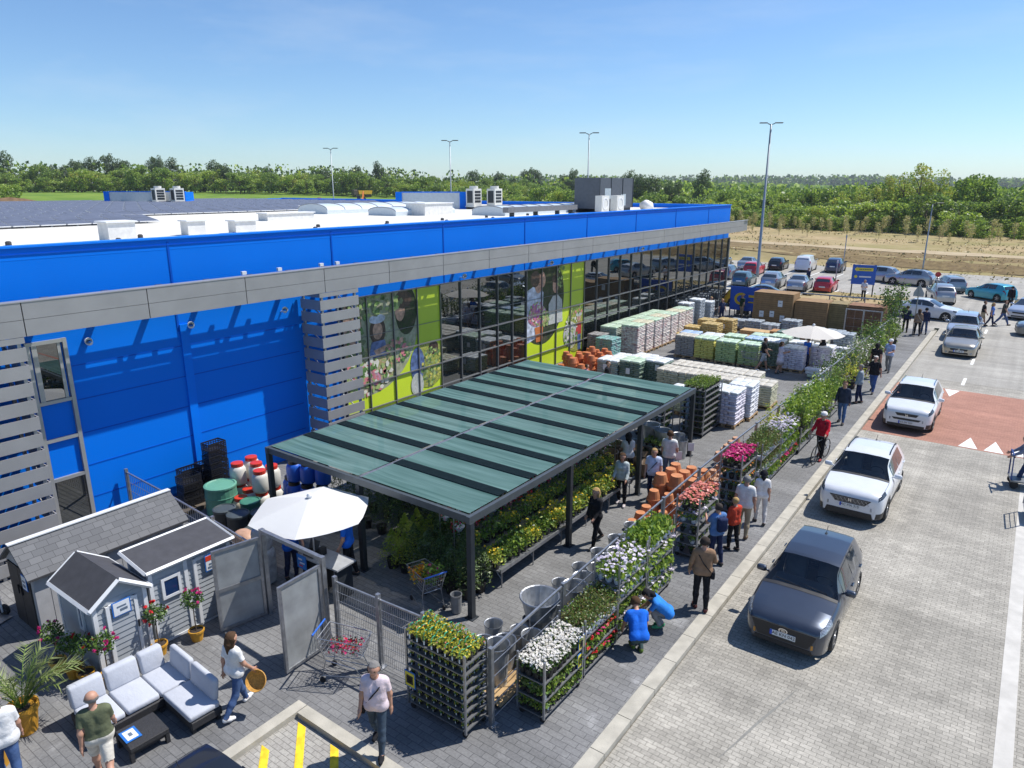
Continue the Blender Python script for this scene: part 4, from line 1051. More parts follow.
    MB().box((0, -L - .012, zg * .8 + .1), (.52, .014, .115)).build('rear_plate', M_PLATE, root)
    if rails:
        for s in (1, -1):
            a0, a1 = K['wind'][1] + .25, K['rear'][0] - .15
            pts = [Vector(P(l, 4.15, s)) + Vector((0, 0, .045 if 0 < i < 6 else .0)) for i, l in enumerate(np.linspace(a0, a1, 7))]
            MB().tube(pts, .018, n=5).build('roof_rail', M_CHROME if rails == 'chrome' else M_TRIM, root)
    if cladding:
        patch('sill_cladding', wbf + AR + .02, wbr - AR - .02, 0.02, .85, M_TRIM, nl=5, nv=2)
        patch('bumper_cladding', .02, wbf - AR - .02, 0.02, .7, M_TRIM, nl=5, nv=2)
    if det:
        hs = .12 if kind == 'suv' else 0
        b = MB(); b.rbox((0, -w0 - .28, .90 + hs), (1.3, .5, .16), .05, seg=2); b.build('dashboard', M_SEAT, root, smooth=True)
        MB().bb(-.68, .68, -L + .5, -w0 - .1, .5, .56).build('floor', M_TRIM, root)
        for sx in (.36, -.36):
            b = MB(); b.rbox((sx, -w1 - .35, .95 + hs), (.48, .18, .62), .07, 0, M=Matrix.Rotation(R(12), 4, 'X'), seg=2); b.rbox((sx, -w1 - .42, 1.27 + hs), (.25, .10, .17), .04, seg=2); b.rbox((sx, -w1 - .05, .64 + hs), (.48, .5, .16), .05, seg=2); b.build('seat', mat('seat_cloth', (.34, .32, .30), .9), root, smooth=True)
        b = MB(); b.rbox((0, -w1 - 1.25, .95 + hs), (1.2, .2, .6), .07, seg=2); b.build('rear_seat', M_SEAT, root, smooth=True)
        MB().lathe([(.18, -.014), (.195, 0), (.18, .014), (.168, 0)], (-.36, -w0 - .62, .98 + hs), 18, 0, Matrix.Rotation(R(60), 3, 'X')).build('steering_wheel', M_BLACK, root)
    return root
# facing: rz turns the nose; local nose points to +Y at l=0 (nose at local y=0)
SGREY = paint('slate', (.05, .062, .088), .55, .3); WPAINT = paint('white', (.66, .68, .71)); SILV = paint('silver', (.40, .41, .42), .7); BEIGE = paint('beige', (.40, .37, .31), .6)
BLK = paint('black', (.012, .013, .016), .2); REDP = paint('red', (.50, .012, .02)); TEAL = paint('teal', (.02, .33, .42), .3); YELP = paint('yellow', (.68, .42, .02)); DBLUE = paint('navy', (.02, .035, .09), .4)
GRN = paint('greygreen', (.08, .13, .14), .4); GREY2 = paint('grey', (.17, .18, .19), .6); LBLU = paint('iceblue', (.45, .50, .58), .5)
car('hatch', SGREY, (-3.02, 13.72, ZR), PI, 'parked_car', 'dark slate grey hatchback stopped nearest the camera on the pale paving', plate='AE KN 042', grille='wide')
car('suv', WPAINT, (-3.25, 21.1, ZR), PI, 'parked_car', 'white crossover with dark mesh grille behind the slate grey hatchback', plate='AC MA 315', grille='mesh', cladding=True, rails=True)
car('suv', WPAINT, (-3.15, 30.9, ZR), PI, 'parked_car', 'white crossover stopped on the red crossing', plate='RS EM 207', grille='two', cladding=True, rails='chrome')
car('saloon', BEIGE, (-2.72, 46.9, ZR), PI, 'parked_car', 'pale gold car queueing behind the white crossovers', plate='BC LA 31', grille='bar')
car('estate', LBLU, (-3.05, 52.0, ZR), PI, 'parked_car', 'ice blue car right behind the pale gold car in the queue', plate='', grille='bar')
car('saloon', WPAINT, (-3.6, 60.4, ZR), R(-98), 'parked_car', 'white long saloon turning across the head of the queue', det=0)
car('suv', SILV, (-15.2, 82.0, ZR), R(82), 'parked_car', 'white silver crossover passing behind the blue sign', det=0)
car('suv', SILV, (-11.9, 80.8, ZR), R(80), 'parked_car', 'silver boxy crossover on the far lane left of the van', det=0, rails=True)
car('estate', SILV, (-6.9, 80.3, ZR), R(20), 'parked_car', 'silver people carrier seen from behind on the far lane', det=0)
car('suv', SILV, (-6.6, 72.2, ZR), R(15), 'parked_car', 'silver grey estate car driving away behind the white saloon', det=0)
car('hatch', TEAL, (-4.2, 75.4, ZR), R(50), 'parked_car', 'bright teal hatchback at the right of the far lane', det=0)
car('van', YELP, (-.2, 68.5, ZR), R(35), 'parked_car', 'yellow vehicle at the right edge beyond the parked cars', det=0)
car('hatch', LBLU, (-.35, 63.2, ZR), R(165), 'parked_car', 'pale blue grey hatchback facing the camera at the right edge', det=0)
car('saloon', GREY2, (-.35, 57.2, ZR), R(95), 'parked_car', 'dark grey saloon cut off by the right edge of the view', det=0)
car('hatch', BLK, (-5.42, 3.86, ZR - .006), R(-90), 'parked_car', 'black car whose roof just shows at the bottom edge by the hatched bay', det=1, grille='bar')
# car park rows behind the store corner (tails to the camera side)
rows = [('hatch', GRN, -23.2, 72.6, 'grey green hatchback in the near row beside the store corner'), ('suv', SILV, -20.4, 72.9, 'beige silver crossover left of the silver saloon in the near row'),
        ('saloon', SILV, -17.9, 73.0, 'silver saloon between the beige crossover and the red car'), ('hatch', REDP, -15.6, 72.8, 'bright red hatchback at the right end of the near row')]
for k, pm, x, y, lab in rows: car(k, pm, (x, y, ZR), R(4), 'parked_car', lab, det=0, group='cars in the far car park')
rows = [('suv', SILV, -31.0, 87.3, 'silver crossover at the left of the back row'), ('saloon', SILV, -27.6, 87.7, 'large silver saloon second in the back row'), ('hatch', BLK, -24.6, 88.9, 'black hatchback left of the white van in the back row'),
        ('van', WPAINT, -21.6, 89.6, 'white panel van in the back row'), ('suv', DBLUE, -18.6, 90.6, 'black crossover right of the white van'), ]
for k, pm, x, y, lab in rows: car(k, pm, (x, y, ZR), R(3), 'parked_car', lab, 'van' if k == 'van' else 'car', det=0, group='cars in the far car park')
car('hatch', REDP, (-25.4, 82.4, ZR), R(4), 'parked_car', 'red hatchback half hidden behind the tall lamp post', det=0, group='cars in the far car park')
car('estate', GREY2, (-26.6, 77.6, ZR), R(5), 'parked_car', 'grey estate parked behind the grey green hatchback', det=0, group='cars in the far car park')
car('saloon', DBLUE, (-15.7, 62.0, ZR), R(-75), 'parked_car', 'dark saloon parked behind the brown panel crates', det=0)
car('hatch', YELP, (-16.4, 58.6, ZR), R(-80), 'parked_car', 'yellow car whose roof shows above the panel crates', det=0)
# ---------------------------------------------------------------- people: one continuous surface grown round the bones
def surface_nets(F, org, h):
    s = F < 0
    nx, ny, nz = F.shape
    P0 = np.zeros((nx - 1, ny - 1, nz - 1, 3)); C = np.zeros((nx - 1, ny - 1, nz - 1))
    cor = [(i, j, k) for i in (0, 1) for j in (0, 1) for k in (0, 1)]
    sl = lambda a, c: a[c[0]:nx - 1 + c[0], c[1]:ny - 1 + c[1], c[2]:nz - 1 + c[2]]
    for a in range(8):
        for b_ in range(a + 1, 8):
            ca, cb = cor[a], cor[b_]
            if sum(abs(x - y) for x, y in zip(ca, cb)) != 1: continue
            fa, fb = sl(F, ca), sl(F, cb); cr = (fa < 0) != (fb < 0)
            t = np.where(cr, fa / np.where(cr, fa - fb, 1), 0)
            for ax in range(3): P0[..., ax] += np.where(cr, ca[ax] + t * (cb[ax] - ca[ax]), 0)
            C += cr
    act = C > 0; idx = -np.ones(act.shape, int); idx[act] = np.arange(act.sum())
    ii = np.argwhere(act); V = org + h * (ii + P0[act] / C[act][:, None])
    Q = []
    for ax in range(3):
        a1, a2 = [(1, 2), (2, 0), (0, 1)][ax]
        A = np.take(s, range(0, s.shape[ax] - 1), ax); B = np.take(s, range(1, s.shape[ax]), ax)
        e = np.argwhere(A != B)
        e = e[(e[:, a1] > 0) & (e[:, a2] > 0) & (e[:, a1] < s.shape[a1] - 1) & (e[:, a2] < s.shape[a2] - 1)]
        fl = A[tuple(e.T)]
        def g(d1, d2):
            q = e.copy(); q[:, a1] -= d1; q[:, a2] -= d2; return idx[tuple(q.T)]
        q = np.stack([g(1, 1), g(0, 1), g(0, 0), g(1, 0)], 1); q[~fl] = q[~fl][:, ::-1]; Q.append(q)
    return V, np.concatenate(Q)
class Body:
    def __init__(s): s.c = []      # (a, b, ra, rb, label, flatten-y)
    def cap(s, a, b, ra, rb, lab): s.c.append((np.array(a, float), np.array(b, float), ra, rb, lab))
def np_cap(P, c):
    a, b, ra, rb = c[:4]; d = b - a; L2 = max(d @ d, 1e-9)
    t = np.clip(((P - a) @ d) / L2, 0, 1)
    return np.linalg.norm(P - a - t[..., None] * d, axis=-1) - (ra + t * (rb - ra))
def grow(caps, h, k):
    lo = np.min([np.minimum(c[0], c[1]) - max(c[2], c[3]) for c in caps], 0) - 3 * h; hi = np.max([np.maximum(c[0], c[1]) + max(c[2], c[3]) for c in caps], 0) + 3 * h
    n = np.ceil((hi - lo) / h).astype(int) + 1
    F = np.full(n, .3); ax = [lo[i] + h * np.arange(n[i]) for i in range(3)]
    for c in caps:
        m = max(c[2], c[3]) + .09
        i0 = np.maximum(((np.minimum(c[0], c[1]) - m - lo) / h).astype(int), 0); i1 = np.minimum(((np.maximum(c[0], c[1]) + m - lo) / h).astype(int) + 2, n)
        s_ = tuple(slice(i0[i], i1[i]) for i in range(3))
        P = np.stack(np.meshgrid(*[ax[i][s_[i]] for i in range(3)], indexing='ij'), -1)
        d = np_cap(P, c); f = F[s_]; kk = k if c[4] != 'finger' else .004
        hh = np.clip(.5 + .5 * (f - d) / kk, 0, 1); F[s_] = f * (1 - hh) + d * hh - kk * hh * (1 - hh)
    return surface_nets(F, lo, h)
def rot(v, ax, a):
    return np.array(Matrix.Rotation(a, 3, ax) @ Vector(v))
M_EYE = mat('eye_dark', (.03, .02, .018), .3, var=0); M_LIP = mat('lip', (.36, .14, .11), .5, var=0)
CLOTH = {}
def cloth(c, pat=0):
    key = 'cloth_%d_%d_%d' % tuple(int(x * 255) for x in c)
    return mat(key, c, .9, 0, .2, var=.2, scale=7, bump=.7, bscale=13)
def person(label, loc, face, shirt, trousers, hair=(.05, .03, .02), h=1.75, fem=False, lean=0, legs=(18, -18), knees=(5, 12), arms=((10, 8, 15), (-10, 8, 15)), sleeve='short', shorts=False,
           hair_style='short', shoes=(.05, .05, .05), head=(0, 0), pose='stand', skirt=None, hat=None, bag=None, res=None, girth=1.0, group=None, hold=None, skin=None, beard=False):
    """face: heading of the person in the XY plane, degrees (0 = +Y, 90 = -X).  legs/knees: swing in degrees L,R; arms: (swing, spread, elbow) L,R"""
    k = h / 1.75
    d = math.hypot(loc[0], loc[1]); hh = res or (.0125 if d < 17 else (.016 if d < 28 else .026))
    B = Body(); Z = np.array
    hipz = .93
    if pose == 'squat': hipz = .40
    pel = Z((0, 0, hipz)); ln = R(lean)
    up = rot((0, 0, 1), 'X', -ln)             # leaning forward tips the spine towards +Y
    fw = rot((0, 1, 0), 'X', -ln)
    T = lambda x, y, z: pel + Z((x, 0, 0)) + fw * y + up * z
    g = girth
    sw = .155 if not fem else .135; hw = .085 if not fem else .095
    B.cap(T(-hw, 0, 0.02), T(hw, 0, .02), .118 * g, .118 * g, 'hip')
    wr_ = (.112 if not fem else .092) * g
    for s in (-1, 1):
        B.cap(T(s * .072, .0, .04), T(s * .055, .01, .2), .112 * g, wr_, 'torso'); B.cap(T(s * .055, .01, .2), T(s * .082, .004, .38), wr_, .108 * (g * .5 + .5), 'torso')
    if g > 1.04: B.cap(T(0, .05 * g, .10), T(0, .04, .26), .105 * g, .095 * g, 'torso')
    B.cap(T(-sw + .03, -.005, .46), T(sw - .03, -.005, .46), .082, .082, 'torso')
    if fem: B.cap(T(-.07, .085, .34), T(.07, .085, .34), .055, .055, 'torso')
    B.cap(T(0, -.005, .50), T(0, .02, .60), .055, .052, 'neck')
    hy, hx = R(head[0]), R(head[1])
    hb = T(0, .02, .60); hup = rot(rot((0, 0, 1), 'X', -ln * .4 - hx), 'Z', 0); hfw = rot(rot((0, 1, 0), 'X', -ln * .4 - hx), 'Z', hy); hrt = np.cross(hfw, hup)
    H = lambda x, y, z: hb + hrt * x + hfw * y + hup * z
    B.cap(H(0, -.012, .125), H(0, .012, .115), .093, .088, 'head'); B.cap(H(0, .035, .045), H(0, .025, .10), .058, .072, 'head')
    B.cap(H(0, .098, .075), H(0, .088, .105), .014, .010, 'nose'); B.cap(H(0, .060, .01), H(0, .05, .02), .032, .03, 'head')
    for s in (-1, 1): B.cap(H(s * .084, -.01, .07), H(s * .09, -.016, .105), .013, .016, 'ear')
    # arms
    hands = []
    for i, s in enumerate((-1, 1)):
        swg, spr, elb = arms[i]
        sh = T(s * (sw + .025), -.005, .465)
        dv = rot(rot((0, 0, -1), 'X', R(swg)), 'Y', R(-s * spr)); dv = rot(dv, 'X', -ln * (0 if pose in ('squat',) else .3))
        el = sh + dv * .285
        fv = rot((0, 0, -1), 'X', R(swg + elb)); fv = rot(fv, 'Y', R(-s * spr * .4)); fv = rot(fv, 'X', -ln * (0 if pose == 'squat' else .3))
        if hold == 'front': fv = fv + Z((-s * .45, 0, 0)); fv /= np.linalg.norm(fv)
        wr = el + fv * .245
        B.cap(sh, el, .052, .042, 'uarm'); B.cap(el, wr, .041, .028, 'farm')
        pm = wr + fv * .085
        sd = np.cross(fv, Z((s, 0, 0)) if abs(fv[0]) < .9 else Z((0, 1, 0))); sd /= np.linalg.norm(sd); nm = np.cross(fv, sd)
        B.cap(wr + fv * .02 - sd * .012, pm - sd * .02, .024, .023, 'hand'); B.cap(wr + fv * .02 + sd * .012, pm + sd * .02, .024, .022, 'hand')
        for q in range(4):
            o_ = pm + sd * (-.034 + .0225 * q) ; ln_ = (.068, .078, .072, .056)[q]
            mid = o_ + fv * ln_ * .55; tip = mid + (fv * .7 - nm * (s * .6)) * ln_ * .5
            B.cap(o_ - fv * .015, mid, .0095, .009, 'finger'); B.cap(mid, tip, .009, .0078, 'finger')
        th = wr + fv * .035 - sd * .03; t2 = th + (fv * .6 - sd * .75) * .04; B.cap(th, t2, .012, .010, 'finger'); B.cap(t2, t2 + (fv * .95 - sd * .15) * .032, .010, .0085, 'finger')
        hands.append(pm + fv * .04)
    # legs
    lowest = 9
    for i, s in enumerate((-1, 1)):
        hp = T(s * hw, 0, -.02)
        if pose == 'squat':
            a, kb = (100 - 14 * i, 128)
        elif pose == 'sit': a, kb = (80, 85)
        else: a, kb = legs[i], knees[i]
        tv = rot((0, 0, -1), 'X', R(a)); cv = rot((0, 0, -1), 'X', R(a - kb))
        tv = rot(tv, 'Y', R(-s * (3 if pose != 'squat' else 14)))
        kn = hp + tv * .43; an = kn + cv * .41
        B.cap(hp, kn, .086 * g if not fem else .09 * g, .056, 'thigh'); B.cap(kn, kn + cv * .16, .056, .058, 'calf'); B.cap(kn + cv * .16, an, .058, .038, 'calf')
        fa = 0 if pose in ('squat',) else max(-18, min(12, (a - kb) * .35)); fd = rot((s * .16, 1, 0), 'X', R(fa)); fd /= np.linalg.norm(fd)
        hl = an + Z((0, 0, -.045)) - fd * .03
        B.cap(hl, hl + fd * .10 + Z((0, 0, -.006)), .042, .040, 'foot'); B.cap(hl + fd * .1 + Z((0, 0, -.006)), hl + fd * .19 + Z((0, 0, -.012)), .040, .031, 'foot')
        lowest = min(lowest, (hl[2] - .044))
    V, Q = grow(B.c, hh, .035)
    # label every vertex by its nearest bone
    D = np.stack([np_cap(V, c) for c in B.c], 1); labs = np.array([c[4] for c in B.c]); vl = labs[D.argmin(1)]
    V = V - Z((0, 0, lowest))
    hb = hb - Z((0, 0, lowest)); off = Z((0, 0, lowest)); H = lambda x, y, z: hb + hrt * x + hfw * y + hup * z
    hands = [q - off for q in hands]
    rel = (V - (pel - off)); tz = rel @ up
    root_loc = Vector(loc)
    me = bpy.data.meshes.new('person'); me.from_pydata((V * k).tolist(), [], Q.tolist())
    for m in (skin or M_SKIN, M_EYE, M_LIP): me.materials.append(m)
    fc = V[Q].mean(1); mi = np.zeros(len(Q), int)
    for s in (-1, 1): mi[np.linalg.norm(fc - H(s * .034, .086, .108), axis=1) < .017] = 1
    lp = fc - H(0, .092, .038); mi[(np.abs(lp @ hrt) < .026) & (np.abs(lp @ hup) < .010) & (np.abs(lp @ hfw) < .03)] = 2
    me.polygons.foreach_set('material_index', mi.astype(np.int32)); me.polygons.foreach_set('use_smooth', [True] * len(Q)); me.update()
    o = obj('person', me, None, root_loc, R(face)); tag(o, label, 'person', group)
    N = np.zeros((len(V), 3)); me_n = np.zeros(len(V) * 3, np.float32); me.vertices.foreach_get('normal', me_n); N = me_n.reshape(-1, 3)
    def shell(nm, mask, thick, m):
        qm = mask[Q].all(1)
        if qm.sum() < 4: return
        q = Q[qm]; u, inv = np.unique(q, return_inverse=True)
        vv = (V[u] + N[u] * thick)
        mm = bpy.data.meshes.new(nm); mm.from_pydata((vv * k).tolist(), [], inv.reshape(q.shape).tolist()); mm.materials.append(m)
        mm.polygons.foreach_set('use_smooth', [True] * len(q)); mm.update(); return obj(nm, mm, o)
    isin = lambda *a: np.isin(vl, a)
    # distance down the arm for sleeve length
    up_arm = isin('uarm')
    sh_mask = isin('torso') | (isin('hip') & (tz > -.06)) | (isin('neck') & (tz < .50))
    if sleeve == 'short':
        elz = np.zeros(len(V), bool)
        for c in B.c:
            if c[4] == 'uarm':
                t = ((V + off - c[0]) @ (c[1] - c[0])) / ((c[1] - c[0]) @ (c[1] - c[0])); elz |= (t < .68) & (np_cap(V + off, c) < .03)
        sh_mask |= up_arm & elz
    elif sleeve == 'long': sh_mask |= up_arm | isin('farm')
    shell('shirt', sh_mask, .014, cloth(shirt))
    if skirt: pass
    tr = isin('thigh') | (isin('hip') & (tz < .06))
    if shorts:
        kz = np.zeros(len(V), bool)
        for c in B.c:
            if c[4] == 'thigh':
                t = ((V + off - c[0]) @ (c[1] - c[0])) / ((c[1] - c[0]) @ (c[1] - c[0])); kz |= (t > .93) & (np_cap(V + off, c) < .03)
        tr &= ~kz
    else:
        tr |= isin('calf')
    shell('shorts' if shorts else 'trousers', tr, .009 if not shorts else .018, cloth(trousers))
    shell('shoes', isin('foot'), .006, cloth(shoes))
    if skirt:
        z0, z1 = .62, 1.02; b = MB(); b.lathe([(.25, .50), (.21, .8), (.15, 1.04), (.15, 1.06)], (0, .0, 0), 18); b.v = [(x * k, y * k * .8, z * k) for x, y, z in b.v]; b.build('skirt', cloth(skirt), o, smooth=True)
    # hair
    hm = isin('head', 'ear'); hp_ = V - H(0, 0, .11); fwd = hp_ @ hfw; upd = hp_ @ hup
    if hair_style == 'bald':
        shell('hair', hm & (upd < .035) & (upd > -.06) & (fwd < -.03), .007, cloth(hair))
    elif hair_style in ('short', 'long', 'tied'):
        shell('hair', hm & ((upd > .045 + .25 * np.maximum(fwd - .02, 0)) | ((fwd < -.005) & (upd > -.07))) & ~((fwd > .055) & (upd < .055)), .009 if hair_style == 'short' else .018, cloth(hair))
    if hair_style in ('long', 'tied'):
        hc = [(H(0, -.05, .12), H(0, -.085, .02), .085, .075, 'h'), (H(0, -.085, .02), H(0, -.10, -.16 if hair_style == 'long' else -.06), .072, .035, 'h')]
        if hair_style == 'long': hc += [(H(s * .06, -.02, .09), H(s * .075, -.06, -.13), .045, .026, 'h') for s in (-1, 1)]
        v2, q2 = grow(hc, .016, .02); mm = bpy.data.meshes.new('hair_length'); mm.from_pydata((v2 * k).tolist(), [], q2.tolist()); mm.materials.append(cloth(hair)); mm.polygons.foreach_set('use_smooth', [True] * len(q2)); obj('hair', mm, o)
    if hat:
        b = MB(); Mh = Matrix((hrt, hfw, hup)).transposed().to_3x3(); c0 = H(0, 0, .135) * k
        b.lathe([(.112, -.02), (.113, .02), (.10, .06), (.06, .095), (.0, .105)], c0, 16, 0, Mh, 1, 1.15)
        if hat[3] == 'cap': b.add([Vector(c0) + Mh @ Vector(v) for v in [(-.07, .10, .0), (.07, .10, .0), (.05, .20, -.015), (-.05, .20, -.015), (-.07, .10, .012), (.07, .10, .012), (.05, .20, -.003), (-.05, .20, -.003)]], [(0, 1, 2, 3), (7, 6, 5, 4), (0, 3, 7, 4), (1, 5, 6, 2), (2, 6, 7, 3)])
        b.build('helmet' if hat[3] == 'helmet' else 'cap', cloth(hat[:3]), o, smooth=True)
    Tt = lambda x, y, z: tuple((T(x, y, z) - off) * k)
    if bag:
        bc, kind = bag[:3], bag[3]
        if kind == 'strap':
            pts = [Tt(-.17, .0, .49), Tt(-.09, .135 * g, .40), Tt(.03, .16 * g, .25), Tt(.17, .10, .05), Tt(.20, -.02, .0), Tt(.16, -.12, .05), Tt(0, -.15 * g, .25), Tt(-.10, -.13, .42), Tt(-.17, .0, .49)]
            MB().tube(pts, .012, n=5).build('bag_strap', cloth(bc), o)
            b = MB(); b.rbox(Tt(.215, .0, -.05), (.09 * k, .24 * k, .18 * k), .03, seg=2); b.build('bag', cloth(bc), o)
        elif kind == 'backpack':
            b = MB(); b.rbox(Tt(0, -.20, .30), (.28 * k, .16 * k, .40 * k), .06, seg=3); b.build('backpack', cloth(bc), o, smooth=True)
            for s in (-1, 1): MB().tube([Tt(s * .10, -.13, .46), Tt(s * .11, .03, .545), Tt(s * .11, .125, .42), Tt(s * .12, .06, .18)], .014, n=5).build('bag_strap', cloth(bc), o)
    o['hands'] = [list(map(float, (Matrix.Rotation(R(face), 3, 'Z') @ Vector(q * k)) + root_loc)) for q in hands]
    return o
WHT = (.72, .72, .72); NVY = (.02, .03, .08); DEN = (.055, .10, .22); BLKC = (.015, .015, .018); GRY = (.22, .23, .24); STAFF = (.012, .13, .62); KHA = (.34, .28, .19); OLI = (.115, .13, .075)
GREYH = (.22, .21, .20); BRN = (.08, .045, .025); BLO = (.40, .26, .11)
P = person
# foreground
w1 = P('woman with long brown hair, white top and wide jeans carrying a tan basket', (-10.62, 5.92, 0), 5, WHT, DEN, BRN, 1.68, True, legs=(20, -16), knees=(4, 22), arms=((-12, 10, 10), (14, 14, 25)), hair_style='long', shoes=WHT)
P('balding man in an olive shirt and cream shorts walking past the coffee table', (-10.92, 3.68, 0), 65, OLI, (.60, .57, .50), GREYH, 1.76, girth=1.12, legs=(22, -26), knees=(4, 26), arms=((-18, 8, 18), (20, 8, 22)), shorts=True, hair_style='bald', shoes=(.08, .06, .05))
P('balding man in a white T-shirt and blue jeans at the bottom left corner', (-12.0, 2.72, 0), 75, WHT, DEN, GREYH, 1.78, girth=1.18, legs=(14, -14), arms=((-8, 10, 12), (8, 10, 16)), hair_style='bald')
P('man in a pale pink shirt and dark jeans near the yellow hatching', (-7.83, 6.72 + .08, .012), -150, (.70, .58, .62), (.05, .075, .11), GREYH, 1.76, girth=1.12, legs=(15, -14), knees=(3, 14), arms=((-8, 10, 14), (10, 10, 14)), bag=BLKC + ('strap',), shoes=BLKC)
P('shop worker in a blue polo shirt working at the till under the white parasol', (-13.6, 9.4, 0), -95, STAFF, NVY, BRN, 1.70, arms=((28, 6, 55), (28, 6, 55)), hold='front', lean=10, legs=(2, -2), head=(0, 22))
P('shop worker in a blue polo shirt and black trousers standing behind the parasol pole', (-12.55, 10.3, 0), 120, STAFF, BLKC, BRN, 1.76, arms=((5, 14, 20), (30, 16, 60)), legs=(5, -5))
P('man in a blue T-shirt crouching in front of the flower trolleys', (-5.35, 11.75, 0), 40, STAFF, (.05, .08, .08), BRN, 1.76, pose='squat', lean=38, arms=((20, 8, 10), (12, 10, 8)), head=(0, 25), shoes=(.10, .16, .03))
P('second crouching worker in blue with black hair, leaning towards the lower shelf', (-5.25, 13.0, 0), 120, (.03, .20, .60), GRY, BLKC, 1.62, pose='squat', lean=48, arms=((35, 8, 20), (30, 10, 20)), head=(0, 30), hair_style='tied', shoes=(.05, .25, .12))
P('man in a tan jacket and black trousers with a strap across his back', (-4.98, 14.15, .0), 25, (.27, .165, .10), BLKC, (.04, .03, .025), 1.80, girth=1.05, sleeve='long', legs=(4, -5), arms=((4, 14, 18), (22, 16, 40)), bag=BLKC + ('strap',), shoes=(.10, .03, .03))
P('person in a blue denim shirt with a dark vest holding orange flowers', (-5.45, 16.3, 0), 55, (.10, .20, .42), NVY, (.05, .04, .035), 1.68, legs=(3, -4), arms=((35, 8, 70), (30, 8, 60)), hold='front', bag=NVY + ('backpack',))
P('child with fair hair in a red jumper standing behind the denim shirt', (-5.35, 17.3, 0), 60, (.52, .06, .03), BLKC, BLO, 1.50, legs=(5, -4), sleeve='long', arms=((15, 6, 30), (10, 6, 20)))
P('grey haired man in white shirt and khaki trousers by the magenta flowers', (-5.38, 18.2, 0), 10, (.68, .67, .66), KHA, GREYH, 1.80, girth=1.15, legs=(6, -6), arms=((5, 12, 20), (-4, 12, 10)), shoes=(.12, .08, .05))
P('dark haired person in a white top half hidden beside the grey haired man', (-5.25, 19.3, 0), 20, (.70, .68, .68), (.55, .53, .52), BLKC, 1.62, True, hair_style='tied', legs=(8, -8))
P('blonde woman in black walking beside the plant benches', (-8.42, 15.3, 0), 165, BLKC, BLKC, BLO, 1.70, True, sleeve='long', hair_style='long', legs=(15, -18), knees=(4, 20), arms=((15, 8, 40), (5, 8, 20)), bag=BLKC + ('strap',))
P('long haired woman in a pale grey jumper and black leggings by the benches', (-9.05, 18.0, 0), -170, (.42, .47, .47), BLKC, BRN, 1.68, True, sleeve='long', hair_style='long', legs=(5, -6), arms=((12, 8, 40), (12, 8, 40)), shoes=(.55, .5, .5))
P('woman in a white top and dark skirt under the canopy', (-9.75, 19.75, 0), 40, (.60, .60, .60), BLKC, BLKC, 1.68, True, hair_style='long', legs=(5, -6), arms=((25, 8, 40), (12, 8, 40)))
P('man in a pale blue shirt and dark trousers near the canopy post', (-8.42, 18.85, 0), -160, (.45, .52, .68), NVY, BLO, 1.72, girth=1.08, legs=(8, -8), arms=((8, 10, 20), (6, 10, 25)), bag=BLKC + ('strap',))
P('man in a white T-shirt and blue jeans seen from behind at the far canopy post', (-8.6, 20.4, 0), 15, (.68, .68, .66), (.10, .16, .26), BRN, 1.80, legs=(8, -6), arms=((10, 10, 30), (12, 10, 30)), shoes=WHT)
# yard further back
P('man in a black T-shirt and grey shorts beside the green pallets', (-10.7, 37.0, 0), -60, BLKC, (.38, .40, .43), BRN, 1.80, shorts=True, legs=(18, -20), arms=((25, 8, 50), (10, 8, 20)), shoes=WHT)
P('woman in a pale lilac dress looking at her phone by the white sacks', (-9.85, 37.0, 0), -60, (.62, .58, .68), (.62, .58, .68), BRN, 1.68, True, shorts=True, skirt=(.62, .58, .68), hair_style='tied', legs=(10, -8), arms=((25, 8, 70), (30, 8, 75)), hold='front')
P('shop worker in a blue shirt under the far white parasol', (-8.95, 38.6, 0), -30, STAFF, NVY, BRN, 1.76, legs=(4, -4))
P('person in black standing right under the far parasol', (-8.35, 39.2, 0), 60, BLKC, BLKC, BLKC, 1.70, True, hair_style='long', legs=(4, -4))
P('dark clothed shopper bending between the pallets beyond the canopy', (-15.0, 27.9, 0), -80, BLKC, NVY, BRN, 1.70, legs=(4, -4))
P('shopper in pink half hidden behind the pallets beyond the canopy', (-15.7, 27.2, 0), -40, (.55, .20, .30), NVY, BRN, 1.60, True, legs=(4, -4))
P('man in white by the bottle cages near the glass', (-18.3, 49.2, 0), -120, WHT, NVY, BLO, 1.76, legs=(4, -4))
P('person in a dark jacket beside the man in white near the glass', (-17.4, 49.0, 0), -120, NVY, NVY, BLO, 1.72, legs=(4, -4))
P('man in a dark green top in front of the blue banner', (-16.8, 51.5, 0), 150, (.03, .06, .03), KHA, BRN, 1.78, legs=(4, -4))
P('man in a dark suit standing right of the blue banner', (-15.4, 51.6, 0), 150, (.03, .035, .045), BLKC, BRN, 1.80, sleeve='long', legs=(4, -4))
P('man in a navy coat standing among the parked cars', (-17.6, 72.9, ZR), 150, (.03, .04, .08), NVY, BRN, 1.82, sleeve='long', legs=(4, -4))
P('man in a white shirt with folded arms in front of the blue sign', (-11.3, 65.9, .0), 180, (.62, .65, .72), BLKC, GREYH, 1.78, arms=((20, 8, 80), (20, 8, 80)), hold='front', legs=(5, -5))
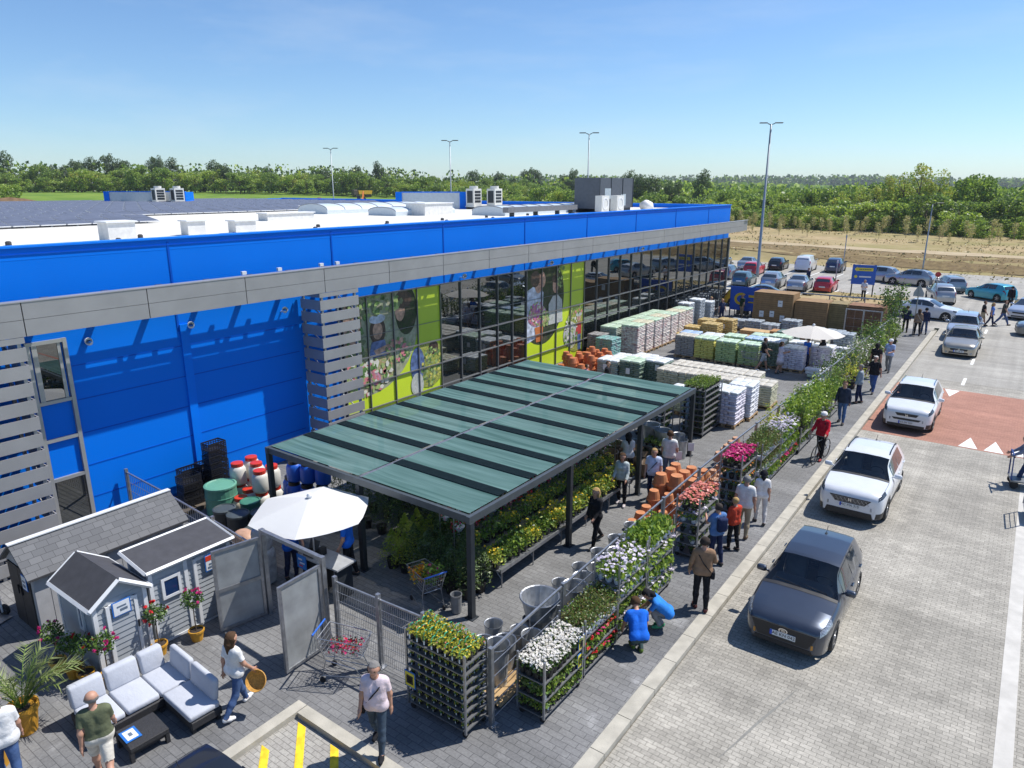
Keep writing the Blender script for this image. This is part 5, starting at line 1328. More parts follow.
# along the pavement
cyc = P('cyclist in a red jacket, black trousers and white helmet wheeling a bicycle', (-5.12, 25.6, 0), 172, (.48, .015, .03), BLKC, BRN, 1.76, sleeve='long', legs=(14, -16), knees=(4, 16), arms=((30, 14, 30), (30, 14, 30)), hat=(.72, .70, .68, 'helmet'), shoes=(.30, .06, .06), bag=BLKC + ('backpack',))
P('man in a dark blazer, white shirt and blue jeans walking towards the camera', (-5.4, 30.2, 0), 175, (.03, .04, .07), (.07, .14, .30), BRN, 1.80, sleeve='long', legs=(8, -10), arms=((-8, 10, 12), (10, 10, 14)))
P('man in a grey blazer standing in profile on the pavement', (-5.45, 33.7, 0), 95, (.30, .34, .38), NVY, GREYH, 1.78, girth=1.08, sleeve='long', legs=(5, -5))
P('white haired man in a black T-shirt and blue jeans walking on the pavement', (-5.25, 35.9, 0), 170, BLKC, (.05, .11, .30), (.6, .58, .55), 1.80, girth=1.12, legs=(16, -16), knees=(4, 18), arms=((-14, 14, 14), (16, 14, 18)))
P('person in a black T-shirt and olive shorts walking away along the hedge', (-5.7, 38.9, 0), 10, BLKC, OLI, BLKC, 1.80, girth=1.1, shorts=True, hair_style='tied', legs=(14, -16))
P('man in a pale blue shirt, grey trousers and white cap near the hedge', (-5.35, 40.6, 0), 165, (.35, .45, .68), GRY, GREYH, 1.76, legs=(8, -8), hat=(.72, .72, .72, 'cap'), arms=((20, 10, 60), (20, 10, 60)), hold='front')
P('person in dark clothes left of the back of the road sign', (-6.3, 53.0, 0), 10, NVY, BLKC, BRN, 1.76, sleeve='long', legs=(6, -6))
P('woman in a brown coat with a pale bag right of the road sign', (-5.5, 52.2, 0), 20, (.30, .20, .14), BLKC, BRN, 1.72, True, sleeve='long', hair_style='long', legs=(8, -8), bag=(.55, .50, .42, 'strap'))
P('person in a dark blue jacket behind the woman in the brown coat', (-5.2, 53.0, 0), 15, NVY, (.06, .10, .2), BLKC, 1.74, sleeve='long', legs=(8, -8))
P('man in black with tan shorts crossing the road behind the queue', (-2.35, 59.2, ZR), -80, BLKC, KHA, BRN, 1.78, shorts=True, legs=(16, -16), arms=((-12, 14, 12), (14, 14, 14)))
P('woman in a blue shirt and dark jeans crossing the road', (-1.85, 59.4, ZR), -85, (.12, .24, .62), NVY, BLO, 1.66, True, hair_style='tied', legs=(14, -16))
P('tall man in dark top and blue jeans striding across the road', (-1.2, 60.3, ZR), -85, (.06, .06, .05), (.06, .10, .22), BRN, 1.86, legs=(26, -26), arms=((-16, 12, 12), (18, 12, 14)))
P('person in black at the right end of the crossing group', (-1.1, 69.5, ZR), 0, BLKC, BLKC, BLKC, 1.76, sleeve='long', legs=(10, -10))
P('shopper in dark jeans pushing a flat trolley at the right edge', (.86, 27.35, ZR), 95, (.20, .22, .30), (.03, .05, .12), BRN, 1.76, sleeve='long', lean=12, legs=(18, -16), arms=((42, 8, 18), (42, 8, 18)))
# the basket the woman carries
hnd = w1['hands'][1]
t = thing('basket', 'round shallow tan basket held by the woman in blue jeans', 'basket', (hnd[0], hnd[1], hnd[2] - .06))
Mx = Matrix.Rotation(R(30), 3, 'Z') @ Matrix.Rotation(R(58), 3, 'X')
MB().lathe([(.15, 0), (.185, .08), (.197, .08), (.158, -.012), (.0, -.012)], (.09, -.05, -.08), 22, 0, Mx).build('bowl', mat('wicker', (.52, .27, .05), .7, var=.3, scale=30), t, smooth=True)
MB().lathe([(.188, .08), (.20, .092), (.19, .10), (.184, .088)], (.09, -.05, -.08), 22, 0, Mx).build('rim', mat('wicker_rim', (.56, .30, .07), .7, var=.3, scale=30), t)
# bicycle
def bicycle(loc, rz, label):
    t = thing('bicycle', label, 'bicycle', loc, rz); fr = mat('bike_frame', (.05, .055, .06), .35, .4)
    for y in (-.52, .52):
        w = obj('wheel', None, t) if False else None
        b = MB(); n = 24; pts = [(0, y + .33 * math.cos(2 * PI * k / n), .34 + .33 * math.sin(2 * PI * k / n)) for k in range(n + 1)]; b.tube(pts, .018, n=6, cap=False); wh = b.build('wheel', M_RUB, t)
        b = MB()
        for k in range(12): b.tube([(0, y, .34), (0, y + .32 * math.cos(2 * PI * k / 12), .34 + .32 * math.sin(2 * PI * k / 12))], .002, n=3)
        b.build('spokes', M_CHROME, wh)
    b = MB(); 
    for a, c in (((0, -.52, .34), (0, -.08, .30)), ((0, -.08, .30), (0, -.2, .82)), ((0, -.2, .78), (0, .36, .82)), ((0, -.08, .30), (0, .38, .74)), ((0, -.52, .34), (0, -.18, .74)), ((0, .52, .34), (0, .36, .95))): b.tube([a, c], .018)
    b.build('frame', fr, t)
    MB().tube([(-.28, .28, 1.0), (-.1, .36, 1.02), (.1, .36, 1.02), (.28, .28, 1.0)], .014).build('handlebar', fr, t)
    MB().rbox((0, -.24, .86), (.15, .26, .06), .025, seg=2).build('saddle', M_BLACK, t)
    MB().lathe([(.09, -.006), (.09, .006)], (.03, -.08, .30), 14, 0, Matrix.Rotation(R(90), 3, 'Y')).build('chainring', M_CHROME, t)
bicycle((-5.06, 25.42, .0), R(172), 'dark bicycle pushed by the cyclist in red')
# ---------------------------------------------------------------- shade canopy
def shade_net():
    m = bpy.data.materials.new('shade_net'); m.use_nodes = True; n = m.node_tree; n.nodes.clear()
    o = n.nodes.new('ShaderNodeOutputMaterial'); d = n.nodes.new('ShaderNodeBsdfDiffuse'); tr = n.nodes.new('ShaderNodeBsdfTranslucent'); tp = n.nodes.new('ShaderNodeBsdfTransparent')
    geo = n.nodes.new('ShaderNodeNewGeometry'); wv = n.nodes.new('ShaderNodeTexNoise'); wv.inputs['Scale'].default_value = 1.0; wv.inputs['Detail'].default_value = 6
    mp = n.nodes.new('ShaderNodeMapping'); mp.inputs['Scale'].default_value = (.4, 7, 1); n.links.new(geo.outputs['Position'], mp.inputs[0]); n.links.new(mp.outputs[0], wv.inputs['Vector'])
    rp = n.nodes.new('ShaderNodeValToRGB'); rp.color_ramp.elements[0].position = .3; rp.color_ramp.elements[1].position = .75
    rp.color_ramp.elements[0].color = (.075, .155, .145, 1); rp.color_ramp.elements[1].color = (.175, .30, .29, 1)
    n.links.new(wv.outputs['Fac'], rp.inputs[0]); n.links.new(rp.outputs[0], d.inputs[0]); n.links.new(rp.outputs[0], tr.inputs[0])
    a = n.nodes.new('ShaderNodeMixShader'); a.inputs[0].default_value = .25; n.links.new(d.outputs[0], a.inputs[1]); n.links.new(tr.outputs[0], a.inputs[2])
    b_ = n.nodes.new('ShaderNodeMixShader'); b_.inputs[0].default_value = .08; n.links.new(a.outputs[0], b_.inputs[1]); n.links.new(tp.outputs[0], b_.inputs[2]); n.links.new(b_.outputs[0], o.inputs[0]); return m
M_NET = shade_net()
CX0, CX1, CY0, CY1, CZ = -16.15, -9.0, 10.76, 23.15, 2.5
can = thing('shade_canopy', 'dark steel shade canopy roofed with green netting panels', 'canopy', (CX0, CY0, 0))
W_, D_ = CX1 - CX0, CY1 - CY0; MIDX = 3.62
for x in (0, MIDX, W_):
    for k in range(4):
        y = D_ * k / 3; MB().bb(x - .065, x + .065, y - .065, y + .065, 0, CZ - .15).bb(x - .12, x + .12, y - .12, y + .12, 0, .015).build('post', M_DSTEEL, can)
b = MB()
for x in (0, W_): b.bb(x - .05, x + .05, -.08, D_ + .08, CZ - .15, CZ + .02)
for y in (0, D_): b.bb(.05, W_ - .05, y - .05, y + .05, CZ - .15, CZ + .015)
b.build('frame_beam', mat('canopy_beam', (.10, .115, .125), .4, .4, var=.1), can)
b = MB(); b.bb(MIDX - .05, MIDX + .05, .05, D_ - .05, CZ - .13, CZ + .035); b.build('ridge_purlin', M_STEEL, can)
NB = 10; bw = (D_ - .1) / NB
b = MB(); nb = MB()
for k in range(NB):
    for x0, x1 in ((.06, MIDX - .06), (MIDX + .06, W_ - .06)):
        y0 = .05 + k * bw
        if k: b.bb(x0 + .01, x1 - .01, y0 - .165, y0 + .165, CZ + .05, CZ + .066)
        ya, yb = y0 + (.15 if k else 0), y0 + bw - (.15 if k < NB - 1 else 0)
        nx, ny = 10, 8; vs = []
        for i in range(nx + 1):
            for j in range(ny + 1):
                u = i / nx; v = j / ny
                sag = .035 * math.sin(PI * v) ** .8 * min(1, 6 * u, 6 * (1 - u)) + .003 * math.sin(u * 19 + k) * math.sin(PI * v)
                vs.append((x0 + (x1 - x0) * u, ya + (yb - ya) * v, CZ + .045 - sag))
        nb.add(vs, [(i * (ny + 1) + j, (i + 1) * (ny + 1) + j, (i + 1) * (ny + 1) + j + 1, i * (ny + 1) + j + 1) for i in range(nx) for j in range(ny)])
b.build('rafter', mat('rafter_dark', (.008, .016, .02), .95, spec=.05, var=.1), can); nb.build('netting', M_NET, can, smooth=True)

# ---------------------------------------------------------------- fences of welded mesh
def mesh_panel(b, p0, p1, h, st=.10, hz=6, r=.004, top=.012):
    p0, p1 = Vector(p0), Vector(p1); d = p1 - p0; L = d.length; d.normalize(); nrm = Vector((-d.y, d.x, 0))
    def bar(a, c, t):
        dd = (c - a); u = dd.normalized(); s1 = nrm * t; s2 = u.cross(nrm) * t
        b.add([a + s1 + s2, a - s1 + s2, a - s1 - s2, a + s1 - s2, c + s1 + s2, c - s1 + s2, c - s1 - s2, c + s1 - s2], [(0, 1, 5, 4), (1, 2, 6, 5), (2, 3, 7, 6), (3, 0, 4, 7)])
    n = int(L / st)
    for i in range(n + 1): q = p0 + d * (L * i / n); bar(q + Vector((0, 0, .08)), q + Vector((0, 0, h)), r)
    for i in range(hz): z = .1 + (h - .12) * i / (hz - 1); bar(p0 + Vector((0, 0, z)), p1 + Vector((0, 0, z)), r * 1.3)
    bar(p0 + Vector((0, 0, h)), p1 + Vector((0, 0, h)), top)
def fence(name, label, pts, h=1.5, st=.1, hz=6, ph=.1, cat='fence', top=.018, group=None, r=.004):
    t = thing(name, label, cat, pts[0] + (0,), 0, group); o = Vector(pts[0] + (0,))
    for i in range(len(pts) - 1):
        b = MB(); a = Vector(pts[i] + (0,)) - o; c = Vector(pts[i + 1] + (0,)) - o; u = (c - a).normalized() * .05
        mesh_panel(b, a + u, c - u, h, st, hz, top=top, r=r); b.build('mesh_panel', M_STEEL, t)
    for p in pts:
        a = Vector(p + (0,)) - o; MB().bb(a.x - .04, a.x + .04, a.y - .04, a.y + .04, .012, h + ph).bb(a.x - .09, a.x + .09, a.y - .09, a.y + .09, 0, .012).build('post', M_STEEL, t)
    return t
YF = 8.3
fence('mesh_fence', 'galvanised mesh fence from the open gate to the flower trolley corner', [(-10.6, YF), (-9.4, YF + .07), (-8.25, YF + .14)], 1.55, .05, 8, .12, r=.003)
fence('mesh_fence', 'galvanised mesh fence behind the grey garden sheds, by the drums', [(-20.2, 8.75), (-17.7, 8.65), (-15.4, 8.5), (-13.0, 8.3)], 1.45, .12, 6)
fence('trolley_fence', 'long galvanised rail fence of wide mesh behind the flower trolleys', [(-6.62, 8.42), (-6.72, 10.95), (-6.78, 13.5), (-6.82, 16.0), (-6.85, 18.5), (-6.85, 21.0), (-6.82, 23.5), (-6.8, 26.0), (-6.75, 28.5), (-6.72, 31), (-6.68, 33.5), (-6.65, 36), (-6.62, 38.5), (-6.6, 41.0), (-6.6, 43.5), (-6.6, 46), (-6.6, 48.5)], 1.55, .9, 6, .06, top=.02, r=.005)
# gate in the fence: frame and two leaves of clouded polycarbonate, both swung open
M_POLY = mat('clouded_sheet', (.30, .31, .31), .35, .1, var=.22, scale=2.2)
gt = thing('entrance_gate_frame', 'tall steel gate frame over the open entrance beside the till', 'gate frame', (-12.82, 8.17, 0))
MB().bb(-.05, .05, -.05, .05, 0, 2.12).build('post', M_STEEL, gt); MB().bb(1.98, 2.08, -.05, .05, 0, 2.12).build('post', M_STEEL, gt); MB().bb(.05, 1.98, -.045, .045, 2.03, 2.11).build('lintel', M_STEEL, gt)
def gate_leaf(loc, rz, w, label, mid):
    t = thing('gate_leaf', label, 'gate', loc, rz, 'the two open gate leaves'); h = 1.98
    b = MB(); b.bb(0, .06, -.03, .03, .06, h); b.bb(w - .06, w, -.03, .03, .06, h); b.bb(.06, w - .06, -.028, .028, h - .06, h); b.bb(.06, w - .06, -.028, .028, .06, .12)
    if mid: b.bb(.06, w - .06, -.032, .032, .98, 1.06)
    b.build('gate_frame', M_STEEL, t); MB().bb(.06, w - .06, -.008, .008, .12, h - .06).build('sheet', M_POLY, t); MB().rbox((w - .1, -.06, 1.0), (.05, .06, .2), .015, seg=1).build('handle', M_BLACK, t)
gate_leaf((-12.8, 8.08, 0), R(-103), 1.04, 'gate leaf with a middle rail opened against the long grey shed', True)
gate_leaf((-10.78, 8.08, 0), R(-87), 1.04, 'plain clouded gate leaf swung open beside the mesh fence', False)

# ---------------------------------------------------------------- garden sheds
M_SHED = mat('shed_cladding', (.33, .355, .38), .6, var=.06); M_SHEDL = mat('shed_light', (.40, .40, .41), .6, var=.07); M_SROOF = mat('shed_roof_dark', (.055, .055, .062), .7, var=.15)
M_TRIMW = mat('shed_trim', (.68, .69, .70), .5, var=.03)
def shingle():
    m = bpy.data.materials.new('grey_shingle'); m.use_nodes = True; n = m.node_tree; p = n.nodes['Principled BSDF']; p.inputs['Roughness'].default_value = .8
    tc = n.nodes.new('ShaderNodeTexCoord'); mp = n.nodes.new('ShaderNodeMapping'); mp.inputs['Rotation'].default_value = (0, 0, R(90)); n.links.new(tc.outputs['Object'], mp.inputs[0])
    br = n.nodes.new('ShaderNodeTexBrick'); br.inputs['Scale'].default_value = 1; br.inputs['Brick Width'].default_value = .24; br.inputs['Row Height'].default_value = .13; br.inputs['Mortar Size'].default_value = .005
    br.inputs['Color1'].default_value = (.105, .107, .112, 1); br.inputs['Color2'].default_value = (.14, .142, .146, 1); br.inputs['Mortar'].default_value = (.05, .05, .055, 1)
    n.links.new(mp.outputs[0], br.inputs['Vector']); n.links.new(br.outputs['Color'], p.inputs['Base Color']); return m
M_SHING = shingle()
def boards(b, p0, p1, z0, z1, outv, step=.11, gap=.012, t=.02, vert=False, mi=0):
    """lapped cladding boards from p0 to p1 (XY) on a wall face, pushed out along outv"""
    p0, p1 = Vector(p0 + (0,)), Vector(p1 + (0,)); d = p1 - p0; L = d.length; u = d / L; o = Vector(outv + (0,))
    if vert:
        n = int(L / step)
        for i in range(n):
            c = p0 + u * (L * (i + .5) / n) + o * t / 2 + Vector((0, 0, (z0 + z1) / 2)); w = L / n - gap; b.box(c, (w if abs(u.x) > .5 else t, t if abs(u.x) > .5 else w, z1 - z0), mi)
    else:
        n = int((z1 - z0) / step)
        for i in range(n):
            za = z0 + (z1 - z0) * i / n; zb = z0 + (z1 - z0) * (i + 1) / n - gap
            a, c = p0, p1; ov, iv = o * t, o * (t * .35)
            b.add([a + ov + Vector((0, 0, za)), c + ov + Vector((0, 0, za)), c + iv + Vector((0, 0, zb)), a + iv + Vector((0, 0, zb)), a + Vector((0, 0, za)), c + Vector((0, 0, za)), c + Vector((0, 0, zb)), a + Vector((0, 0, zb))],
                  [(0, 1, 2, 3), (4, 5, 1, 0), (3, 2, 6, 7), (0, 3, 7, 4), (1, 5, 6, 2)], mi)
def sign(parent_name, label, c, w, h, M, rows, mats, cat='sign'):
    t = thing(parent_name, label, cat, c); b = MB(); T = M.to_4x4()
    b.box((0, 0, 0), (w, .012, h), 0, M=T); b.box(T.to_3x3() @ Vector((0, -.008, 0)), (w * .86, .006, h * .86), 1, M=T)
    for (x, z, sx, sz, mi) in rows: b.box(T.to_3x3() @ Vector((x * w, -.013, z * h)), (sx * w, .005, sz * h), mi, M=T)
    b.build('board', mats, t); return t
FACEX = Matrix.Rotation(R(90), 3, 'Z')       # board whose front looks along +X
M_SGNB = mat('sign_blue', (.02, .15, .50), .5, var=.03); M_SGNW = mat('sign_white', (.72, .74, .76), .5, var=.03); M_SGNR = mat('sign_red', (.62, .05, .02), .5, var=.03); M_SGNT = mat('sign_text', (.12, .16, .22), .5, var=0)
# (a) big shed, shingled gable roof, ridge along Y, dark double doors on the near gable
BX0, BX1, BY0, BY1 = -17.3, -16.0, 4.72, 8.05
t = thing('garden_shed', 'largest grey shed with shingled gable roof and dark double doors', 'shed', (0, 0, 0), 0, 'grey garden sheds'); xm = (BX0 + BX1) / 2
b = MB(); b.bb(BX0, BX1, BY0, BY1, 0, 1.5); b.prism([(BX0, 1.5), (BX1, 1.5), (xm, 2.0)], BY0, BY1)
boards(b, (BX1, BY0), (BX1, BY1), .02, 1.48, (1, 0), .28, .014, .018, True); boards(b, (BX0, BY1), (BX1, BY1), .02, 1.48, (0, 1), .28, .014, .018, True)
boards(b, (BX0, BY0), (BX0 + .08, BY0), .02, 1.48, (0, -1), .17, .012, .018, True); boards(b, (BX1 - .08, BY0), (BX1, BY0), .02, 1.48, (0, -1), .17, .012, .018, True); b.build('wall', M_SHEDL, t)
b = MB()
for s, (xa, xb) in ((1, (xm, BX1 + .14)), (-1, (BX0 - .14, xm))):
    za, zb = (2.06, 1.47) if s == 1 else (1.47, 2.06); ya, yb = BY0 - .12, BY1 + .1
    b.add([(xa, ya, za), (xb, ya, zb), (xb, yb, zb), (xa, yb, za), (xa, ya, za - .05), (xb, ya, zb - .05), (xb, yb, zb - .05), (xa, yb, za - .05)], [(0, 1, 2, 3), (4, 5, 1, 0), (7, 6, 2, 3), (0, 3, 7, 4), (1, 5, 6, 2), (4, 7, 6, 5)])
rf = b.build('roof', M_SHING, t); MB().bb(xm - .07, xm + .07, BY0 - .13, BY1 + .11, 2.05, 2.075).build('ridge_cap', M_TRIMW, rf)
for s in (0, 1):
    x0 = BX0 + .11 + s * .55; dd = MB().bb(x0, x0 + .53, BY0 - .03, BY0 - .003, .06, 1.5).build('door', mat('shed_door', (.035, .03, .028), .6, var=.25), t); MB().bb(x0 + (.44 if s == 0 else .05), x0 + (.48 if s == 0 else .09), BY0 - .07, BY0 - .03, .85, 1.05).build('handle', M_BLACK, dd)
sign('price_sign', 'pale price sheet on the dark door of the largest shed', (BX1 - .3, BY0 - .05, 1.25), .25, .36, Matrix.Identity(3), [(0, .1, .5, .12, 2), (0, -.2, .5, .2, 2)], [M_SGNB, M_SGNW, M_SGNT])
# (b) small gable shed, ridge along X, white trimmed, door to +X
def clad_shed(name, label, x0, x1, y0, y1, he, hp, door, win_side, win_front, mono=False):
    t = thing(name, label, 'shed', (x1, y0, 0), 0, 'grey garden sheds'); w, d = x1 - x0, y1 - y0; ym = d / 2
    b = MB(); b.bb(-w, -.02, .02, d, 0, he)
    if not mono:
        b.prism([(.02, he), (d, he), (ym, hp)], -w, -.02, axis='x')
    else: b.prism([(-w, he), (-.02, he), (-w, hp)], .02, d)
    boards(b, (-.02, .02), (-.02, d), .05, he, (1, 0)); boards(b, (-w, .02), (-.02, .02), .05, he, (0, -1))
    if not mono:
        n = 4
        for i in range(n):
            f0 = i / n; f1 = (i + .9) / n; za, zb = he + (hp - he) * f0, he + (hp - he) * f1
            b.add([(.0, .02 + (ym) * f0, za), (.0, d - (d - ym) * f0, za), (-.012, d - (d - ym) * f1, zb), (-.012, .02 + ym * f1, zb)], [(0, 1, 2, 3)])
    b.build('wall', M_SHED, t)
    b = MB()
    for (x, y) in ((0, 0.02), (0, d)): b.bb(x - .05, x + .025, y - .05, y + .03, 0, he)
    b.bb(-w - .02, -w + .06, -.01, .05, 0, he); b.bb(-w, -.05, -.012, .018, 0, .05); b.bb(-.018, .02, .07, d - .05, 0, .05)
    if mono: b.bb(-.02, .022, door[0] - .22, door[0] - .14, .05, he - .02); b.bb(-.02, .024, .05, d - .05, he - .07, he)
    b.build('corner_trim', M_TRIMW, t)
    # roof
    b = MB(); e = .10; tr = MB()
    if mono:
        b.add([(e, -e, he + .0), (e, d + e, he), (-w - e, d + e, hp + .04), (-w - e, -e, hp + .04), (e, -e, he + .05), (e, d + e, he + .05), (-w - e, d + e, hp + .09), (-w - e, -e, hp + .09)], [(0, 3, 2, 1), (4, 5, 6, 7), (0, 1, 5, 4), (1, 2, 6, 5), (2, 3, 7, 6), (3, 0, 4, 7)])
        for a, c in (((e, -e, he + .03), (e, d + e, he + .03)), ((e, -e, he + .03), (-w - e, -e, hp + .07)), ((e, d + e, he + .03), (-w - e, d + e, hp + .07)), ((-w - e, -e, hp + .07), (-w - e, d + e, hp + .07))): tr.tube([a, c], .042, n=4)
    else:
        sl = (hp - he) / ym
        for s in (0, 1):
            ya, yb = (-e, ym) if s == 0 else (d + e, ym); za = he - sl * e + .02; zb = hp + .05
            b.add([(e, ya, za), (e, yb, zb), (-w - e, yb, zb), (-w - e, ya, za), (e, ya, za + .04), (e, yb, zb + .04), (-w - e, yb, zb + .04), (-w - e, ya, za + .04)], [(0, 1, 2, 3), (4, 5, 6, 7), (0, 1, 5, 4), (2, 3, 7, 6), (3, 0, 4, 7)])
            for a, c in (((e, ya, za), (e, yb, zb)), ((-w - e, ya, za), (-w - e, yb, zb)), ((e, ya, za), (-w - e, ya, za))): tr.tube([a, c], .05, n=4)
    rf = b.build('roof', M_SROOF, t); tr.build('roof_trim', M_TRIMW, rf)
    # door
    y = door[0]; dw, dh = door[1], he - .12
    dr = MB().bb(-.005, .016, y, y + dw, .05, dh).build('door', M_SHED, t); b = MB()
    boards(b, (.016, y + .06), (.016, y + dw - .06), .12, dh - .06, (1, 0)); b.build('door_boards', M_SHED, dr)
    b = MB(); b.bb(-.004, .045, y - .015, y + .055, .05, dh); b.bb(-.004, .045, y + dw - .055, y + dw + .015, .05, dh); b.bb(-.003, .043, y + .055, y + dw - .055, dh - .06, dh + .01); b.build('door_frame', M_TRIMW, dr)
    MB().bb(.045, .075, y + dw - .045, y + dw - .015, .8, .95).build('handle', M_BLACK, dr)
    def window(face, c, ww, wh):
        b = MB(); g = MB()
        if face == 'x':
            yy, zz = c; g.bb(.0, .03, yy - ww / 2, yy + ww / 2, zz - wh / 2, zz + wh / 2)
            for a in (-1, 1): b.bb(.0, .045, yy + a * ww / 2 - .03, yy + a * ww / 2 + .03, zz - wh / 2 - .03, zz + wh / 2 + .03); b.bb(.0, .043, yy - ww / 2 + .03, yy + ww / 2 - .03, zz + a * wh / 2 - .03, zz + a * wh / 2 + .03)
        else:
            xx, zz = c; g.bb(xx - ww / 2, xx + ww / 2, -.03, 0, zz - wh / 2, zz + wh / 2)
            for a in (-1, 1): b.bb(xx + a * ww / 2 - .03, xx + a * ww / 2 + .03, -.045, 0, zz - wh / 2 - .03, zz + wh / 2 + .03); b.bb(xx - ww / 2 + .03, xx + ww / 2 - .03, -.043, 0, zz + a * wh / 2 - .03, zz + a * wh / 2 + .03)
        wf = b.build('window_frame', M_TRIMW, t); g.build('pane', mat('shed_pane', (.012, .035, .11), .08, var=.1, scale=2), wf)
    if win_side: window('y', (win_side, 1.25), .14, .62)
    if win_front: window('x', win_front, .36, .42)
    return t
clad_shed('garden_shed', 'smallest grey shed with dark gable roof and white trim, nearest the sofa', -15.15, -13.55, 4.87, 5.86, 1.62, 1.95, (.22, .58), -.55, None)
clad_shed('garden_shed', 'long grey shed with flat sloping dark roof, small window and white framed door', -14.55, -13.7, 6.05, 7.85, 1.74, 1.86, (.95, .62), None, (.42, 1.24), True)
sign('price_sign', 'blue bordered price card on the gable shed door', (-13.49, 5.36, 1.38), .36, .32, FACEX, [(0, .12, .5, .1, 2), (.1, -.12, .4, .16, 2)], [M_SGNB, M_SGNW, M_SGNT])
t = sign('price_sign', 'red topped price card on the long shed', (-13.62, 7.36, 1.42), .28, .40, FACEX, [(0, .28, .86, .30, 2), (.05, -.1, .5, .1, 3), (.0, -.28, .6, .12, 3)], [M_SGNB, M_SGNW, M_SGNR, M_SGNT])
b = MB()
# tangle of white sack trolley left of the big shed
t = thing('hand_truck', 'white tubular hand truck standing by the dark shed doors', 'hand truck', (-17.5, 4.2, 0), R(20))
MB().tube([(0, 0, .1), (.1, -.1, 1.1), (.1, .25, 1.1), (0, .35, .1)], .022).tube([(0.03, 0, .5), (.03, .35, .5)], .015).tube([(.05, -.04, .8), (.05, .3, .8)], .015).build('frame', M_WHITE, t)
for y in (-.05, .4): MB().lathe([(.04, -.04), (.13, -.04), (.13, .04), (.04, .04)], (0, y, .13), 12, 0, Matrix.Rotation(R(90), 3, 'X')).build('wheel', M_RUB, t)
MB().bb(0, .28, 0, .35, .03, .05).build('toe_plate', M_STEEL, t)

# ---------------------------------------------------------------- lounge set
M_CUSH = mat('pale_cushion', (.46, .48, .53), .9, var=.05, scale=5, bump=.3, bscale=14); M_RATT = mat('rattan', (.028, .028, .031), .65, var=.3, scale=30, bump=.5, bscale=60)
def rattan_base(b, x0, x1, y0, y1, z0=.10, z1=.27):
    b.rbox(((x0 + x1) / 2, (y0 + y1) / 2, (z0 + z1) / 2), (x1 - x0, y1 - y0, z1 - z0), .02, seg=1)
SO = Vector((-12.55, 4.15, 0))
# the sofa: long arm along Y (back to -X), short arm along X (back to +Y)
t = thing('corner_sofa', 'L shaped lounge sofa with dark rattan base and pale grey cushions', 'sofa', (-12.72, 3.92, 0))
b = MB(); rattan_base(b, 0, .74, 0, 2.28); rattan_base(b, .76, 1.55, 1.55, 2.28); b.build('base', M_RATT, t)
for (x, y) in ((.06, .06), (.68, .06), (.06, 2.2), (1.48, 1.62), (1.48, 2.2), (.7, 1.5)): MB().bb(x - .04, x + .04, y - .04, y + .04, 0, .10).build('leg', M_RATT, t)
for (y0, y1) in ((.02, .74), (.76, 1.50)):
    MB().rbox((.40, (y0 + y1) / 2, .335), (.66, y1 - y0 - .015, .13), .045).build('seat_cushion', M_CUSH, t, smooth=True)
MB().rbox((.40, 1.885, .335), (.66, .75, .13), .045).build('seat_cushion', M_CUSH, t, smooth=True)
MB().rbox((1.15, 1.885, .335), (.80, .72, .13), .045).build('seat_cushion', M_CUSH, t, smooth=True)
for (y0, y1) in ((.0, .74), (.76, 1.50), (1.52, 2.1)):
    MB().rbox((.03, (y0 + y1) / 2, .58), (.16, y1 - y0 - .02, .44), .06, 0, M=Matrix.Rotation(R(-9), 4, 'Y')).build('back_cushion', M_CUSH, t, smooth=True)
for (x0, x1) in ((.14, .78), (.80, 1.50)):
    MB().rbox(((x0 + x1) / 2, 2.24, .58), (x1 - x0 - .02, .16, .44), .06, 0, M=Matrix.Rotation(R(-9), 4, 'X')).build('back_cushion', M_CUSH, t, smooth=True)
t.rotation_euler.z = R(-3); t.scale = (1.26, .80, 1.0)
t = thing('coffee_table', 'low dark rattan coffee table in front of the lounge sofa', 'table', (-11.55, 4.15, 0), R(-4)); t.scale = (1, .78, 1)
MB().rbox((.30, .42, .25), (.62, .84, .10), .015, seg=1).prism([(.0, .30), (.6, .30), (.3, .318)], .02, .82).build('tabletop', M_RATT, t)
MB().bb(.05, .55, .05, .79, .12, .20).build('apron', M_RATT, t)
for (x, y) in ((.04, .04), (.56, .04), (.04, .80), (.56, .80)): MB().bb(x - .04, x + .04, y - .04, y + .04, 0, .2).build('leg', M_RATT, t)
o = MB().bb(-.17, .17, -.13, .13, 0, .006).bb(-.13, .13, -.09, .09, .006, .009, 1).bb(-.05, .05, -.03, .03, .009, .011, 2).build('price_card', [M_SGNB, M_SGNW, M_SGNT], None, (-11.25, 4.27, .322), R(-4)); tag(o, 'blue edged price card lying on the coffee table', 'sign')

# ---------------------------------------------------------------- pots, standards and the palm
M_YPOT = mat('ochre_pot', (.56, .28, .025), .6, var=.12); M_EARTHP = mat('potting_soil', (.05, .035, .025), 1, var=.3)
F_PINK = leaf('petal_magenta', (.60, .03, .22), .3); F_RED = leaf('petal_red', (.60, .02, .03), .3); F_WHITE = leaf('petal_white', (.80, .80, .78), .35, .08); F_YEL = leaf('petal_yellow', (.80, .58, .03), .3); F_ORG = leaf('petal_orange', (.78, .28, .02), .3)
F_PEACH = leaf('petal_peach', (.78, .30, .25), .3); F_LIL = leaf('petal_lilac', (.66, .64, .78), .3); F_PUR = leaf('petal_purple', (.22, .05, .34), .3)
G_MID = leaf('herb_mid', (.13, .24, .04), .35); G_LIGHT = leaf('herb_light', (.30, .43, .06), .4); G_DARK = leaf('herb_dark', (.05, .105, .03)); G_YEL = leaf('herb_yellow', (.52, .53, .08), .35); G_OLIVE = leaf('herb_olive', (.17, .21, .065), .35)
